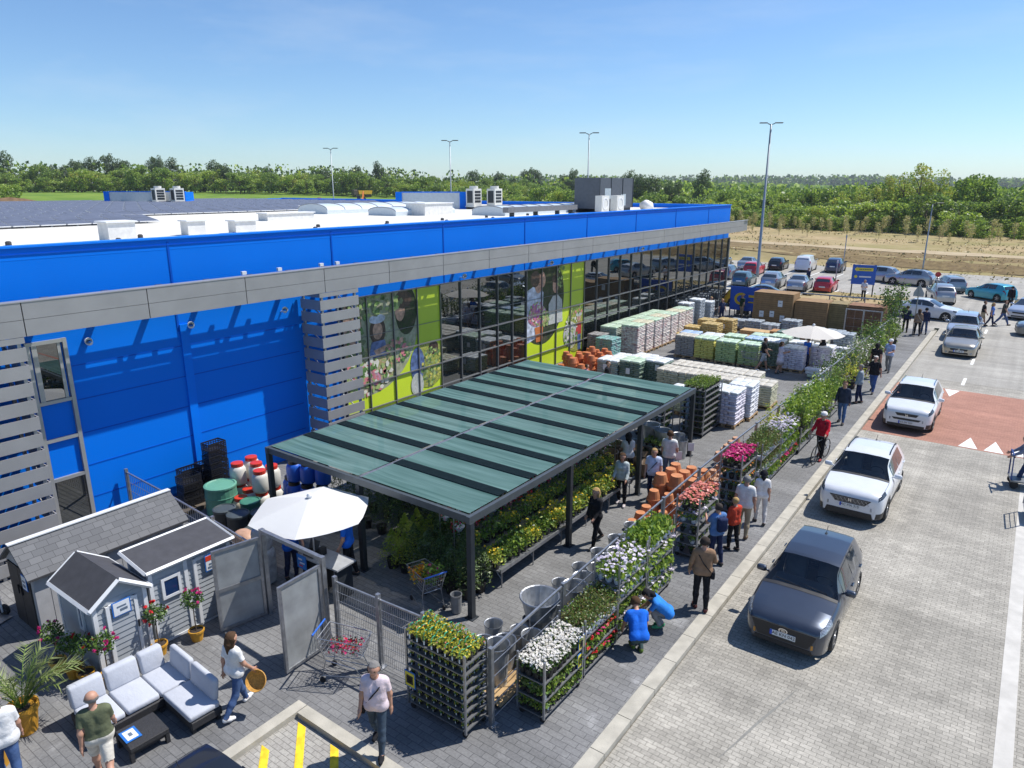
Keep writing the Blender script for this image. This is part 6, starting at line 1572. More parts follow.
def pot(b, r, h, mi=0, c=(0, 0, 0), n=16): b.lathe([(r * .70, 0), (r * .95, h * .82), (r * 1.06, h * .82), (r * 1.06, h), (r * .93, h), (r * .90, h * .88), (.0, h * .88)], c, n, mi)
def standard(loc, h, label, fl, nfl):
    t = thing('rose_standard', label, 'potted tree', loc, U(0, 6), 'rose standards in ochre pots by the sheds'); t.scale = (.92, .92, .92)
    b = MB(); pot(b, .17, .28); b.build('pot', M_YPOT, t, smooth=False); MB().tube([(0, 0, .24), (.01, .01, h * .5), (0, 0, h * .8)], .014).build('stem', BARK, t)
    b = MB(); b.leaves(420, lambda: tuple(Vector((random.gauss(0, 1), random.gauss(0, 1), random.gauss(0, .8))).normalized() * .24 * U(.5, 1.05) + Vector((0, 0, h * .92))), .07, (0, 1), .6); b.build('crown', [G_DARK, G_MID], t)
    b = MB()
    for i in range(nfl):
        d = Vector((random.gauss(0, 1), random.gauss(0, 1), random.gauss(.5, .7))).normalized() * .26 + Vector((0, 0, h * .94)); b.leaves(9, lambda: (d.x + random.gauss(0, .018), d.y + random.gauss(0, .018), d.z + random.gauss(0, .015)), .06, (0,), .9)
    b.build('blossom', [fl], t)
    b = MB(); b.lathe([(.15, .249), (.0, .25)], (0, 0, 0), 12); b.build('soil', M_EARTHP, t); return t
standard((-14.55, 4.45, 0), 1.05, 'rose standard with pink top blossom by the corner of the largest shed', F_PINK, 7)
standard((-14.1, 4.55, 0), .92, 'dark leaved rose standard with few blossoms beside the small shed wall', F_PINK, 2)
standard((-13.72, 4.62, 0), 1.0, 'rose standard with red blossoms at the front corner of the small shed', F_RED, 6)
standard((-13.3, 4.85, 0), 1.12, 'rose standard with bright magenta blossoms before the small shed door', F_PINK, 9)
standard((-13.42, 5.93, 0), 1.12, 'rose standard with pinkish red flecks between the small and long sheds', F_RED, 8)
standard((-13.25, 6.65, 0), 1.18, 'rose standard with magenta blossoms in front of the long shed', F_PINK, 7)
t = thing('potted_palm', 'feathery palm in a tall ochre pot at the left edge', 'potted palm', (-13.25, 3.38, 0))
b = MB(); pot(b, .25, .55); b.build('pot', M_YPOT, t); MB().lathe([(.22, .48), (0, .49)], (0, 0, 0), 12).build('soil', M_EARTHP, t)
b = MB(); st = MB()
for i in range(22):
    a = U(0, 2 * PI); ln = U(.9, 1.5); el = U(.6, 1.35); p0 = Vector((.03 * math.cos(a), .03 * math.sin(a), .5)); pts = []
    for q in range(9):
        f = q / 8; pts.append(p0 + Vector((math.cos(a) * ln * f * math.cos(el), math.sin(a) * ln * f * math.cos(el), ln * f * math.sin(el) - .55 * ln * f * f)) + Vector((0, 0, .3 * f)))
    st.tube(pts, [.012 - .001 * q for q in range(9)], n=4)
    for q in range(2, 9):
        for s in (-1, 1):
            for _ in range(3):
                d = (pts[q] - pts[q - 1]).normalized(); sd = d.cross(Vector((0, 0, 1))).normalized() * s; base = pts[q - 1].lerp(pts[q], U(0, 1)); tip = base + (sd * .75 + d * .7 + Vector((0, 0, U(-.25, .25)))) * U(.18, .30); w = d * .012
                b.add([base - w, base + w, tip], [(0, 1, 2)], random.choice((0, 1)))
st.build('stem', G_MID, t); b.build('frond', [leaf('palm_leaf', (.20, .27, .08)), leaf('palm_leaf_pale', (.32, .38, .17))], t)
t = thing('ochre_pot', 'ochre pot cut off by the left edge behind the man in white', 'pot', (-12.75, 2.75, 0)); b = MB(); pot(b, .25, .52); b.build('bowl', M_YPOT, t); MB().lathe([(.22, .45), (0, .46)], (0, 0, 0), 12).build('soil', M_EARTHP, t)

# ---------------------------------------------------------------- parasols, till, drums
def parasol(loc, r, zr, zc, n, rz, label, m, tilt=0):
    t = thing('parasol', label, 'parasol', loc, rz, 'white parasols over the tills'); b = MB(); vs = [(0, 0, zc)]; K = 7
    for j in range(1, K + 1):
        f = j / K
        for i in range(n):
            for q in range(4):
                a = 2 * PI * (i + q / 4) / n; e = 1 - (.105 if n == 6 else .06) * math.sin(PI * q / 4) * f; vs.append((r * f * math.cos(a) * e, r * f * math.sin(a) * e, zc - (zc - zr) * f ** 1.15 - .03 * math.sin(PI * q / 4) * f))
    N_ = 4 * n
    for i in range(N_): b.add([], [])
    fs = [(0, 1 + i, 1 + (i + 1) % N_) for i in range(N_)] + [(1 + j * N_ + i, 1 + (j + 1) * N_ + i, 1 + (j + 1) * N_ + (i + 1) % N_, 1 + j * N_ + (i + 1) % N_) for j in range(K - 1) for i in range(N_)]
    b.add(vs, fs); b.build('cover', m, t)
    rb = MB()
    for i in range(n): a = 2 * PI * i / n; rb.tube([(0, 0, zc - .05), (r * math.cos(a) * .98, r * math.sin(a) * .98, zr - .01)], .012, n=4)
    rb.build('rib', M_STEEL, t); MB().tube([(0, 0, .05), (0, 0, zc + .06)], .024, n=8).build('pole', M_STEEL, t); MB().lathe([(.06, zc + .0), (.07, zc + .05), (.04, zc + .1), (0, zc + .1)], (0, 0, 0), 12).build('finial', M_WHITE, t)
    MB().lathe([(.30, 0), (.30, .05), (.06, .09), (.06, .25), (.0, .25)], (0, 0, 0), 16).build('foot', M_DSTEEL, t)
def canvas(name, c):
    m = bpy.data.materials.new(name); m.use_nodes = True; n = m.node_tree; n.nodes.clear(); o = n.nodes.new('ShaderNodeOutputMaterial'); d = n.nodes.new('ShaderNodeBsdfDiffuse'); t = n.nodes.new('ShaderNodeBsdfTranslucent'); mx = n.nodes.new('ShaderNodeMixShader'); mx.inputs[0].default_value = .25
    d.inputs[0].default_value = c + (1,); t.inputs[0].default_value = c + (1,); n.links.new(d.outputs[0], mx.inputs[1]); n.links.new(t.outputs[0], mx.inputs[2]); n.links.new(mx.outputs[0], o.inputs[0]); return m
parasol((-12.75, 9.45, 0), 1.42, 2.08, 2.42, 6, R(8), 'white six sided parasol over the till by the gate', canvas('parasol_white', (.78, .78, .77)))
parasol((-8.7, 38.3, 0), 1.55, 2.05, 2.45, 8, R(10), 'cream parasol far back beside the white sacks', canvas('parasol_cream', (.74, .70, .64)))
t = thing('till_counter', 'grey topped till counter under the white six sided parasol', 'counter', (-13.05, 9.55, 0), R(3))
MB().bb(-.05, 1.25, -.3, .3, .86, .90).build('worktop', mat('counter_grey', (.34, .35, .36), .5, var=.1), t); MB().bb(0, .5, -.25, .25, 0, .86).build('cabinet', M_BLACK, t); MB().bb(1.1, 1.15, -.25, .25, 0, .86).build('leg', M_DSTEEL, t)
t = thing('till', 'black till standing on the grey counter', 'till', (-12.85, 9.5, .90)); MB().rbox((0, 0, .06), (.36, .36, .12), .02, seg=1).build('drawer', M_BLACK, t); MB().rbox((0, .05, .24), (.30, .06, .24), .015, 0, M=Matrix.Rotation(R(-20), 4, 'X'), seg=1).build('screen', M_DSTEEL, t); MB().rbox((0.2, .1, .1), (.14, .2, .2), .02, seg=1).build('printer', M_BLACK, t)
sign('blue_notice', 'blue notice with small pale writing hanging on the counter front', (-12.95, 9.22, .78), .34, .36, Matrix.Identity(3), [(-.1, .2, .4, .12, 2), (.1, -.05, .5, .1, 2), (-.05, -.25, .4, .1, 3)], [M_SGNB, mat('notice_blue', (.04, .22, .62), .5), M_SGNW, M_SGNR])
def drum(name, label, loc, r, h, m, lid=None, cat='drum', group=None, n=22):
    t = thing(name, label, cat, loc, 0, group); MB().lathe([(r * .94, 0), (r, .04), (r, h * .3), (r * 1.025, h * .33), (r, h * .36), (r, h * .64), (r * 1.025, h * .67), (r, h * .7), (r * .98, h * .96), (r * .9, h)], (0, 0, 0), n).build('barrel', m, t, smooth=False)
    MB().lathe([(r * .99, h - .03), (r * 1.03, h - .02), (r * 1.03, h + .03), (r * .9, h + .045), (r * .85, h + .02), (0, h + .03)], (0, 0, 0), n).build('lid', lid or m, t); return t
drum('water_butt', 'wide green round tank with lid by the blue wall', (-18.35, 10.5, 0), .45, .9, mat('tank_green', (.08, .25, .17), .5, var=.08), mat('tank_lid', (.12, .32, .23), .5, var=.08), 'tank')
M_DR = mat('drum_dark', (.02, .025, .03), .5, var=.15); M_DL = mat('drum_lid', (.06, .075, .08), .5, var=.12)
for x, y, h, lab in ((-17.1, 9.82, .75, 'left dark drum in front of the green tank'), (-16.5, 9.85, .75, 'middle dark drum in front of the green tank'), (-16.15, 10.35, .72, 'right dark drum in front of the green tank'), (-15.4, 9.6, .70, 'dark drum nearest the till with a dished lid')):
    drum('plastic_drum', lab, (x, y, 0), .30, h, M_DR, M_DL, 'drum', 'dark drums behind the sheds')
drum('plastic_drum', 'small green drum tucked between the dark drums and jugs', (-17.05, 10.6, 0), .28, .70, mat('drum_green', (.05, .19, .13), .5), None, 'drum')
M_JUG = mat('milky_plastic', (.62, .60, .54), .4, var=.06); M_CAP = mat('red_cap', (.55, .04, .02), .4, var=.05)
def jug(name, loc, label, m, cap, r=.24, h=.62, group=None):
    t = thing(name, label, 'plastic barrel', loc, U(0, 6), group); MB().lathe([(r * .85, 0), (r, .06), (r * 1.02, h * .45), (r, h * .75), (r * .80, h * .90), (r * .66, h * .93), (r * .66, h)], (0, 0, 0), 18).build('barrel', m, t, smooth=True); MB().lathe([(r * .74, h - .06), (r * .74, h + .05), (r * .55, h + .06), (0, h + .06)], (0, 0, 0), 16).build('cap', cap, t)
gj = 'milky barrels with red caps by the blue wall'
for i, (x, y) in enumerate(((-18.55, 11.25), (-18.1, 11.6), (-17.95, 11.15), (-17.5, 11.75), (-17.45, 11.25), (-18.7, 11.75))):
    jug('milky_barrel', (x, y, 0), 'milky barrel with red cap standing on the ground in the bottom layer', M_JUG, M_CAP, group='bottom ' + gj)
for i, (x, y) in enumerate(((-18.5, 11.2), (-18.05, 11.55), (-17.5, 11.7), (-18.6, 11.75), (-17.45, 11.25))):
    jug('milky_barrel', (x, y, .68), 'milky barrel with red cap stacked in the upper layer', M_JUG, M_CAP, group='upper ' + gj)
jug('milky_barrel', (-17.75, 10.75, 0), 'short yellowish barrel with red cap in front of the stacked barrels', mat('yellowed_plastic', (.58, .50, .34), .4, var=.08), M_CAP, .25, .55)
M_BBAR = mat('blue_barrel', (.012, .10, .52), .4, var=.06)
for x, y, z in ((-17.3, 12.3, 0), (-16.8, 12.4, 0), (-16.35, 12.6, 0), (-17.3, 12.35, .68), (-16.85, 12.5, .68), (-16.4, 12.7, .68), (-17.75, 12.5, 0)):
    jug('blue_barrel', (x, y, z), 'blue barrel with dark cap ' + ('stacked on top' if z else 'at the bottom') + ' under the canopy corner', M_BBAR, M_BLACK, group=('upper' if z else 'lower') + ' blue barrels under the canopy corner')
# crates: open lattice sides
def crate_mesh(w=.6, d=.4, h=.24):
    b = MB(); b.bb(-w / 2, w / 2, -d / 2, d / 2, 0, .012)
    for z0, z1 in ((.0, .035), (.08, .10), (.14, .16), (h - .045, h)):
        b.bb(-w / 2, w / 2, -d / 2, -d / 2 + .012, z0, z1); b.bb(-w / 2, w / 2, d / 2 - .012, d / 2, z0, z1); b.bb(-w / 2, -w / 2 + .012, -d / 2, d / 2, z0, z1); b.bb(w / 2 - .012, w / 2, -d / 2, d / 2, z0, z1)
    for i in range(8):
        x = -w / 2 + .01 + (w - .02) * i / 7
        for s in (-1, 1): b.box((x, s * (d / 2 - .006), h / 2), (.02, .014, h))
    for i in range(5):
        y = -d / 2 + .01 + (d - .02) * i / 4
        for s in (-1, 1): b.box((s * (w / 2 - .006), y, h / 2), (.014, .02, h))
    return b.mesh('crate', M_BLACK)
cm = crate_mesh()
for (x, y, n, lab, g) in ((-19.5, 11.1, 8, 'black lattice crate in the tallest stack by the blue wall', 'crates of the tallest stack'), (-19.95, 10.45, 4, 'black lattice crate in the left low stack by the blue wall', 'crates of the left low stack'), (-19.45, 10.15, 4, 'black lattice crate in the front low stack by the green tank', 'crates of the front low stack'), (-20.0, 11.1, 4, 'black lattice crate in the middle low stack', 'crates of the middle low stack')):
    for k in range(n): o = obj('plastic_crate', cm, None, (x + U(-.015, .015), y + U(-.015, .015), .20 + k * .20 if n > 5 else .15 + k * .23), R(90) + U(-.04, .04)); tag(o, lab, 'crate', g)
t = thing('wooden_pallet', 'low stack of dark pallets under the lattice crates', 'pallet', (-19.65, 10.6, 0)); b = MB()
for i in range(5): b.bb(-.7, .6, -.9 + i * .42, -.55 + i * .42, .11, .14)
for i in range(3): b.bb(-.65 + i * .55, -.5 + i * .55, -.9, 1.15, 0, .108)
b.build('boards', mat('old_wood', (.10, .08, .06), .9, var=.3), t)
t = thing('wrapped_sack', 'big salmon coloured wrapped sack behind the long shed', 'sack', (-14.9, 9.0, 0)); MB().rbox((0, 0, .35), (.9, .6, .7), .2).rbox((.05, 0, .85), (.7, .5, .5), .2).build('sack', mat('salmon_wrap', (.50, .30, .20), .5, var=.15, bump=.6, bscale=9), t, smooth=True)
t = thing('wrapped_sack', 'pale plastic wrapped bundle between the long shed and the gate', 'sack', (-14.05, 8.9, 0)); MB().rbox((0, 0, .5), (.6, .5, 1.0), .15).rbox((.05, .0, 1.2), (.5, .4, .6), .16).build('sack', mat('clear_wrap', (.45, .46, .47), .2, .1, var=.25, bump=1, bscale=9), t, smooth=True)

# ---------------------------------------------------------------- shopping trolleys
def shopping_cart(loc, rz, label, fill):
    t = thing('shopping_trolley', label, 'shopping trolley', loc, rz, 'loaded shopping trolleys'); b = MB()
    top = [(-.28, -.42, 1.0), (.28, -.42, 1.0), (.24, .48, .92), (-.24, .48, .92)]; bot = [(-.22, -.36, .58), (.22, -.36, .58), (.19, .40, .60), (-.19, .40, .60)]
    L_ = lambda a, c, f: tuple(a[i] + (c[i] - a[i]) * f for i in range(3))
    for i in range(4):
        b.tube([top[i], top[(i + 1) % 4]], .011, n=5); b.tube([bot[i], bot[(i + 1) % 4]], .008, n=5)
        for q in range(9): f = q / 9; b.tube([L_(top[i], top[(i + 1) % 4], f), L_(bot[i], bot[(i + 1) % 4], f)], .0035, n=4)
        for q in (1, 2, 3): f = q / 4; b.tube([L_(top[i], bot[i], f), L_(top[(i + 1) % 4], bot[(i + 1) % 4], f)], .0035, n=4)
    for q in range(9): f = q / 8; b.tube([L_(bot[0], bot[1], f), L_(bot[3], bot[2], f)], .0035, n=4)
    b.build('basket', M_STEEL, t)
    b = MB()
    for s in (-1, 1): b.tube([(s * .26, -.50, 1.04), (s * .24, -.30, .50), (s * .26, -.38, .14)], .013, n=6); b.tube([(s * .24, -.30, .50), (s * .20, .30, .36), (s * .18, .42, .14)], .013, n=6); b.tube([(s * .26, -.38, .16), (s * .18, .42, .16)], .011, n=6)
    b.build('chassis', M_STEEL, t); MB().tube([(-.28, -.52, 1.05), (.28, -.52, 1.05)], .019, n=8).build('handle', mat('blue_grip', (.02, .12, .50), .4), t)
    for (x, y) in ((-.26, -.38), (.26, -.38), (-.18, .42), (.18, .42)): MB().lathe([(.0, -.014), (.06, -.014), (.06, .014), (.0, .014)], (x, y, .06), 12, 0, Matrix.Rotation(R(90), 3, 'Y')).build('wheel', M_RUB, t)
    return t
shopping_cart((-9.75, 7.75, 0), R(-65), 'shopping trolley with crimson seedlings beside the open gate', 0)
shopping_cart((-10.15, 10.5, 0), R(70), 'shopping trolley with orange and yellow flowers under the canopy edge', 0)
shopping_cart((-11.35, 37.0, 0), R(80), 'empty shopping trolley parked in front of the dark green pallet', 0)
def load(name, label, loc, rz, w, d, h, n, mats, size, wts=None):
    o = MB().leaves(n, lambda: (U(-w / 2, w / 2), U(-d / 2, d / 2), U(0, h)), size, tuple(range(len(mats))), .7, .6, wts).build(name, mats, None, loc, rz); return tag(o, label, 'plants')
load('seedling_tray', 'crimson seedlings lying in the trolley beside the gate', (-9.72, 7.77, .62), R(-65), .36, .62, .2, 420, [F_PINK, G_DARK, F_RED], .055, [2, 2, 1])
load('flower_load', 'orange and yellow flowers in the trolley under the canopy edge', (-10.3, 10.45, .68), R(70), .40, .34, .32, 300, [F_ORG, F_YEL, G_MID], .07, [2, 2, 1]); load('herb_load', 'green plants heaped in the trolley under the canopy edge', (-9.95, 10.55, .68), R(70), .40, .36, .42, 340, [G_MID, G_LIGHT, F_PINK], .08, [3, 2, .4])
# ---------------------------------------------------------------- potted plants and the flower trolleys
M_BPOT = mat('nursery_pot', (.015, .015, .016), .6, var=.2); M_WPOT = mat('white_pot', (.66, .68, .74), .5, var=.08); M_TAGG = mat('green_handle', (.05, .36, .18), .4, var=.05); M_TAGW = mat('white_label', (.74, .78, .78), .4)
def plant_mesh(seed, ph, pr, w, h, n, ls, greens, gw, fl=None, nf=0, fs=.03, potm=M_BPOT, handle=False, label=False):
    rs = random.getstate(); random.seed(seed); b = MB(); mats = [potm, M_EARTHP] + greens + ([fl] if fl else []) + ([M_TAGG] if handle else []) + ([M_TAGW] if label or handle else [])
    b.lathe([(pr * .72, 0), (pr, ph), (pr * .9, ph), (0, ph * .9)], (0, 0, 0), 8, 0)
    def fn():
        a = U(0, 6.283); r = w * .5 * math.sqrt(U(0, 1)); return (r * math.cos(a), r * math.sin(a), ph + h * U(.05, 1) * (1 - .35 * (r / (w * .5)) ** 2))
    b.leaves(n, fn, ls, tuple(range(2, 2 + len(greens))), .55, .6, gw)
    if fl:
        for i in range(nf):
            a = U(0, 6.283); r = w * .5 * math.sqrt(U(0, 1)); z = ph + h * (1.03 - .35 * (r / (w * .5)) ** 2) + U(-.01, .02); b.leaves(2, lambda: (r * math.cos(a), r * math.sin(a), z), fs, (2 + len(greens),), .9, 2.5)
    if handle:
        pts = [(0, -pr * 1.02, ph * .3), (0, -pr * 1.05, ph + h * .8), (0, -pr * .4, ph + h * 1.15), (0, pr * .5, ph + h * 1.1), (0, pr, ph)]
        k = len(mats) - 2
        for i in range(4):
            p, q = Vector(pts[i]), Vector(pts[i + 1]); e = Vector((.008, 0, 0)); b.add([p - e, p + e, q + e, q - e], [(0, 1, 2, 3)], k)
        b.box((0, -pr * 1.0, ph * .55), (.024, .008, ph * .7), k + 1)
    if label: b.box((0, -pr * 1.06, ph * .7), (.03, .006, ph * .9), len(mats) - 1)
    me = b.mesh('potted_flower', mats); random.setstate(rs); return me
PK = {
 'viola': [plant_mesh(100 + i, .09, .068, .20, .13, 60, .055, [G_LIGHT, G_MID, G_YEL], [1.6, .6, 3.2], [F_YEL, F_PEACH, F_YEL, F_YEL][i], 4, .03, handle=True) for i in range(4)],
 'daisy': [plant_mesh(110 + i, .12, .07, .24, .17, 46, .06, [G_MID, G_DARK], [1, 1], F_WHITE, 40, .042) for i in range(3)],
 'green': [plant_mesh(120 + i, .09, .065, .22, .18, 70, .065, [G_MID, G_LIGHT, G_OLIVE], [1, 1, .6], None, 0, label=i == 0) for i in range(4)],
 'olive': [plant_mesh(130 + i, .10, .065, .28, .30, 130, .055, [G_OLIVE, G_MID, leaf('bronze_leaf', (.20, .14, .05))], [2, 1, .6], None, 0, potm=M_WPOT) for i in range(3)],
 'red': [plant_mesh(140 + i, .09, .065, .22, .17, 60, .065, [G_MID, G_LIGHT], [1, 1], [F_RED, F_PINK][i % 2], 10, .055) for i in range(4)],
 'lilac': [plant_mesh(150 + i, .10, .07, .28, .22, 70, .085, [G_LIGHT, G_MID], [2, 1], F_LIL, 9, .07, potm=M_WPOT, label=True) for i in range(4)],
 'lime': [plant_mesh(160 + i, .11, .07, .26, .22, 64, .09, [G_LIGHT, G_MID], [2, 1.4], None, 0, potm=M_WPOT) for i in range(3)],
 'peach': [plant_mesh(170 + i, .12, .07, .26, .20, 40, .07, [G_MID, G_DARK], [1, .6], F_PEACH, 15, .085) for i in range(3)],
 'magenta': [plant_mesh(180 + i, .12, .07, .24, .16, 40, .06, [G_MID, G_DARK], [1, 1], F_PINK, 26, .065) for i in range(3)],
 'orange': [plant_mesh(190 + i, .11, .065, .20, .13, 40, .055, [G_MID, G_DARK], [1, 1], [F_ORG, F_YEL][i % 2], 11, .055) for i in range(4)],
 'dark': [plant_mesh(200 + i, .09, .065, .22, .14, 60, .055, [G_DARK, G_MID], [2, 1], [F_YEL, F_PUR][i % 2], 3, .03) for i in range(4)],
 'yellowleaf': [plant_mesh(210 + i, .12, .08, .36, .30, 130, .065, [G_YEL, G_LIGHT, G_MID], [2.4, 1.5, .7], F_YEL, 6, .05) for i in range(3)],
 'bushy': [plant_mesh(220 + i, .12, .08, .36, .32, 130, .07, [G_MID, G_DARK, G_LIGHT], [2, 1, 1], None, 0) for i in range(3)],
}
KNAME = {'viola': 'small viola with green handle', 'daisy': 'white daisy plant in a black pot', 'green': 'leafy green pot plant', 'olive': 'bronze green bush in white pot', 'red': 'red and pink bedding plant', 'lilac': 'pale lilac flower in white pot',
         'lime': 'lime leaved plant in white pot', 'peach': 'peach flowered geranium', 'magenta': 'magenta flowering plant', 'orange': 'orange and yellow marigold', 'dark': 'dark leaved seedling pot', 'yellowleaf': 'yellow leaved shrub', 'bushy': 'bushy green shrub'}
M_SHELF = mat('shelf_wire', (.20, .205, .215), .5, .6, var=.15); N_IND = 0; MASS = []          # the 300 that show largest are things, the rest go into one mass
MAXIND = 300
def put_plant(kind, loc, where, s=1.0, single=True, rz=None):
    global N_IND
    me = random.choice(PK[kind]); rz = U(0, 6.283) if rz is None else rz
    if single and N_IND < MAXIND:
        o = obj('potted_flower', me, None, loc, rz); o.scale = (s * U(.9, 1.12),) * 2 + (s * U(.85, 1.15),)
        tag(o, KNAME[kind] + ' on ' + where, 'potted plant', kind + ' pots on ' + where); N_IND += 1
    else: MASS.append((me, loc, rz, s * U(.88, 1.12)))
def trolley(x0, y0, w, d, H, shelves, label, plants, where, single=True, castors=True, name='flower_trolley', stepx=.16, stepy=.16, visible='xy', ps=1.0):
    """Danish trolley: four posts, wire shelves with rims.  plants: list per shelf of kind (or None)"""
    t = thing(name, label, 'plant trolley', (x0, y0, 0), 0, 'galvanised flower trolleys')
    for (x, y) in ((0, 0), (w, 0), (0, d), (w, d)): MB().bb(x - .018, x + .018, y - .018, y + .018, .12, H).build('post', M_STEEL, t)
    for z in shelves:
        b = MB(); b.bb(.02, w - .02, .02, d - .02, z - .012, z)
        for (a, c, e, f) in ((0.018, w - .018, -.012, .012), (.018, w - .018, d - .012, d + .012), (-.012, .012, .018, d - .018), (w - .012, w + .012, .018, d - .018)): b.bb(a, c, e, f, z - .014, z + .012)
        b.build('shelf', M_SHELF, t)
    if castors:
        for (x, y) in ((.06, .06), (w - .06, .06), (.06, d - .06), (w - .06, d - .06)): MB().lathe([(.0, -.02), (.055, -.02), (.055, .02), (.0, .02)], (x, y, .056), 12, 0, Matrix.Rotation(R(90), 3, 'X')).build('castor', M_RUB, t)
    nx, ny = max(1, int(w / stepx)), max(1, int(d / stepy)); zs = list(shelves)
    for si, (z, kd) in enumerate(zip(zs, plants)):
        if kd is None: continue
        kinds = kd if isinstance(kd, (list, tuple)) else [kd]; top = si == len(zs) - 1; gap = (zs[si + 1] - z) if not top else 9
        s = min(ps, (gap - .04) / .24) if not top else ps
        for i in range(nx):
            for j in range(ny):
                edge = top or ('y' in visible and j == 0) or ('x' in visible and i == nx - 1)
                if not edge: continue
                px = x0 + w * (i + .5) / nx; py = y0 + d * (j + .5) / ny
                put_plant(kinds[(i + j) % len(kinds)] if len(kinds) < 3 else random.choice(kinds), (px + U(-.012, .012), py + U(-.012, .012), z + .004), where, s, single, rz=(U(-.3, .3) if kd == 'viola' else None))
    return t
# 1: tall front trolley of violas, standing across the corner
W1 = 'the tall front trolley of violas'
trolley(-8.12, 7.84, 1.38, .62, 1.72, [.18 + .19 * k for k in range(8)], 'tallest front trolley packed with rows of violas at the fence corner', ['viola'] * 8, W1, stepx=.172, stepy=.155, ps=1.15)
M_YB = mat('sign_yellow', (.72, .62, .04), .5, var=.04); M_BK = mat('sign_black', (.02, .02, .02), .5, var=0)
def small_sign(c, M, label, w=.26, h=.34):
    t = sign('price_sign', label, c, w, h, M, [(0, .0, .62, .52, 3), (0, .13, .44, .07, 4), (-.0, 0, .5, .09, 4), (0.02, -.13, .34, .07, 4)], [M_SGNB, M_YB, M_YB, M_BK, M_SGNW]); return t
small_sign((-8.02, 7.80, .70), Matrix.Identity(3), 'yellow and blue price sign on the corner of the tall front trolley')
# 2..: trolleys on the pavement along the fence
trolley(-6.42, 8.95, .58, 1.32, 1.32, [.16, .48, .86], 'trolley topped with a dome of white daisies', ['green', 'green', 'daisy'], 'the trolley topped with white daisies', stepx=.145, stepy=.165, ps=1.2)
small_sign((-5.85, 10.22, .62), FACEX, 'upper yellow and blue price sign beside the red flowers', .22, .3); small_sign((-5.85, 10.24, .98), FACEX, 'lower yellow and blue price sign beside the red flowers', .22, .3)
trolley(-6.46, 10.42, .58, 1.32, 1.35, [.16, .50, .92], 'trolley of red and pink bedding under bronze green bushes', ['red', 'red', 'olive'], 'the trolley of red bedding and bronze bushes', stepx=.145, stepy=.165, ps=1.2)
trolley(-6.5, 11.86, .58, 1.32, 1.85, [.14, .54, .94, 1.34], 'trolley of pale lilac flowers behind the crouching workers', ['lilac', 'green', 'lilac', 'lilac'], 'the trolley of pale lilac flowers', stepx=.19, stepy=.22, ps=1.25)
trolley(-6.52, 13.30, .58, 1.32, 1.9, [.14, .56, 1.0, 1.42], 'trolley of lime leaved plants in white pots before the gap', ['lilac', 'lime', 'lilac', 'lime'], 'the trolley of lime leaved plants', stepx=.19, stepy=.22, ps=1.35)
trolley(-6.48, 16.1, .60, 1.34, 1.75, [.14, .43, .72, 1.01, 1.32], 'trolley with peach geraniums on top', ['dark', ['green', 'dark', 'lilac'], 'dark', 'lilac', 'peach'], 'the trolley topped with peach geraniums', stepx=.2, stepy=.2, ps=1.2)
trolley(-6.50, 19.25, .62, 1.34, 1.95, [.14, .46, .80, 1.14, 1.50], 'trolley with magenta flowers on top and marigolds below', ['dark', ['dark', 'green'], 'orange', 'orange', 'magenta'], 'the trolley topped with magenta flowers', stepx=.2, stepy=.2, ps=1.2)
trolley(-6.5, 21.2, .60, 2.0, 1.7, [.14, .62, 1.15], 'trolley of silvery herbs right behind the magenta one', ['lime', 'olive', 'olive'], 'the trolley of silvery herbs', single=False, stepx=.18, stepy=.18, ps=1.4)
trolley(-6.5, 23.35, .60, 2.0, 1.5, [.14, .58, 1.05], 'low trolley of green plants before the small trees', ['red', 'lime', 'lilac'], 'the low trolley before the small trees', single=False, stepx=.18, stepy=.18, ps=1.5)
# trolleys carrying small trees and bushes up to the hedge
def bush_mesh(seed, w, h, n, ls, greens, wts, fl=None, stems=True):
    rs = random.getstate(); random.seed(seed); b = MB(); mats = [M_BPOT, BARK] + greens + ([fl] if fl else [])
    b.lathe([(.10, 0), (.14, .24), (.12, .24), (0, .22)], (0, 0, 0), 10, 0)
    cl = [(U(-.5, .5) * w * .6, U(-.5, .5) * w * .6, h * U(.35, .95)) for _ in range(9)]
    for c in cl[:5]: b.tube([(0, 0, .2), (c[0] * .5, c[1] * .5, c[2] * .6), c], [.012, .009, .004], 1, 4)
    for c in cl: b.leaves(n // 9, lambda: (c[0] + random.gauss(0, w * .14), c[1] + random.gauss(0, w * .14), c[2] + random.gauss(0, h * .12)), ls, tuple(range(2, 2 + len(greens))), .6, .5, wts)
    if fl: b.leaves(30, lambda: (random.gauss(0, w * .25), random.gauss(0, w * .25), h * U(.5, 1.05)), .08, (2 + len(greens),), .9)
    me = b.mesh('potted_bush', mats); random.setstate(rs); return me
BM = {'bright': [bush_mesh(s, .75, 1.15, 330, .10, [G_LIGHT, G_MID], [2, 1.2]) for s in (1, 2, 3)], 'mid': [bush_mesh(s, .7, 1.3, 330, .09, [G_MID, G_OLIVE, G_LIGHT], [2, 1, .8]) for s in (4, 5, 6)],
      'gold': [bush_mesh(s, .85, .9, 420, .08, [G_YEL, G_LIGHT], [1.5, 1]) for s in (7, 8)], 'dark': [bush_mesh(s, .9, 1.5, 420, .09, [G_DARK, G_MID, G_OLIVE], [2, 1.4, .6]) for s in (9, 10)], 'pale': [bush_mesh(s, .95, 1.4, 380, .09, [leaf('sage_leaf', (.22, .27, .13)), G_MID], [1.5, 1], F_WHITE) for s in (11, 12)]}
BLAB = {'bright': 'bright green leafy young tree standing on the trolleys past the low one', 'mid': 'mid green slender young tree standing on the trolleys past the low one', 'gold': 'golden green rounded bush along the rail fence', 'dark': 'dark green bush in the hedge of plants along the rail fence', 'pale': 'pale sage coloured bush along the rail fence'}
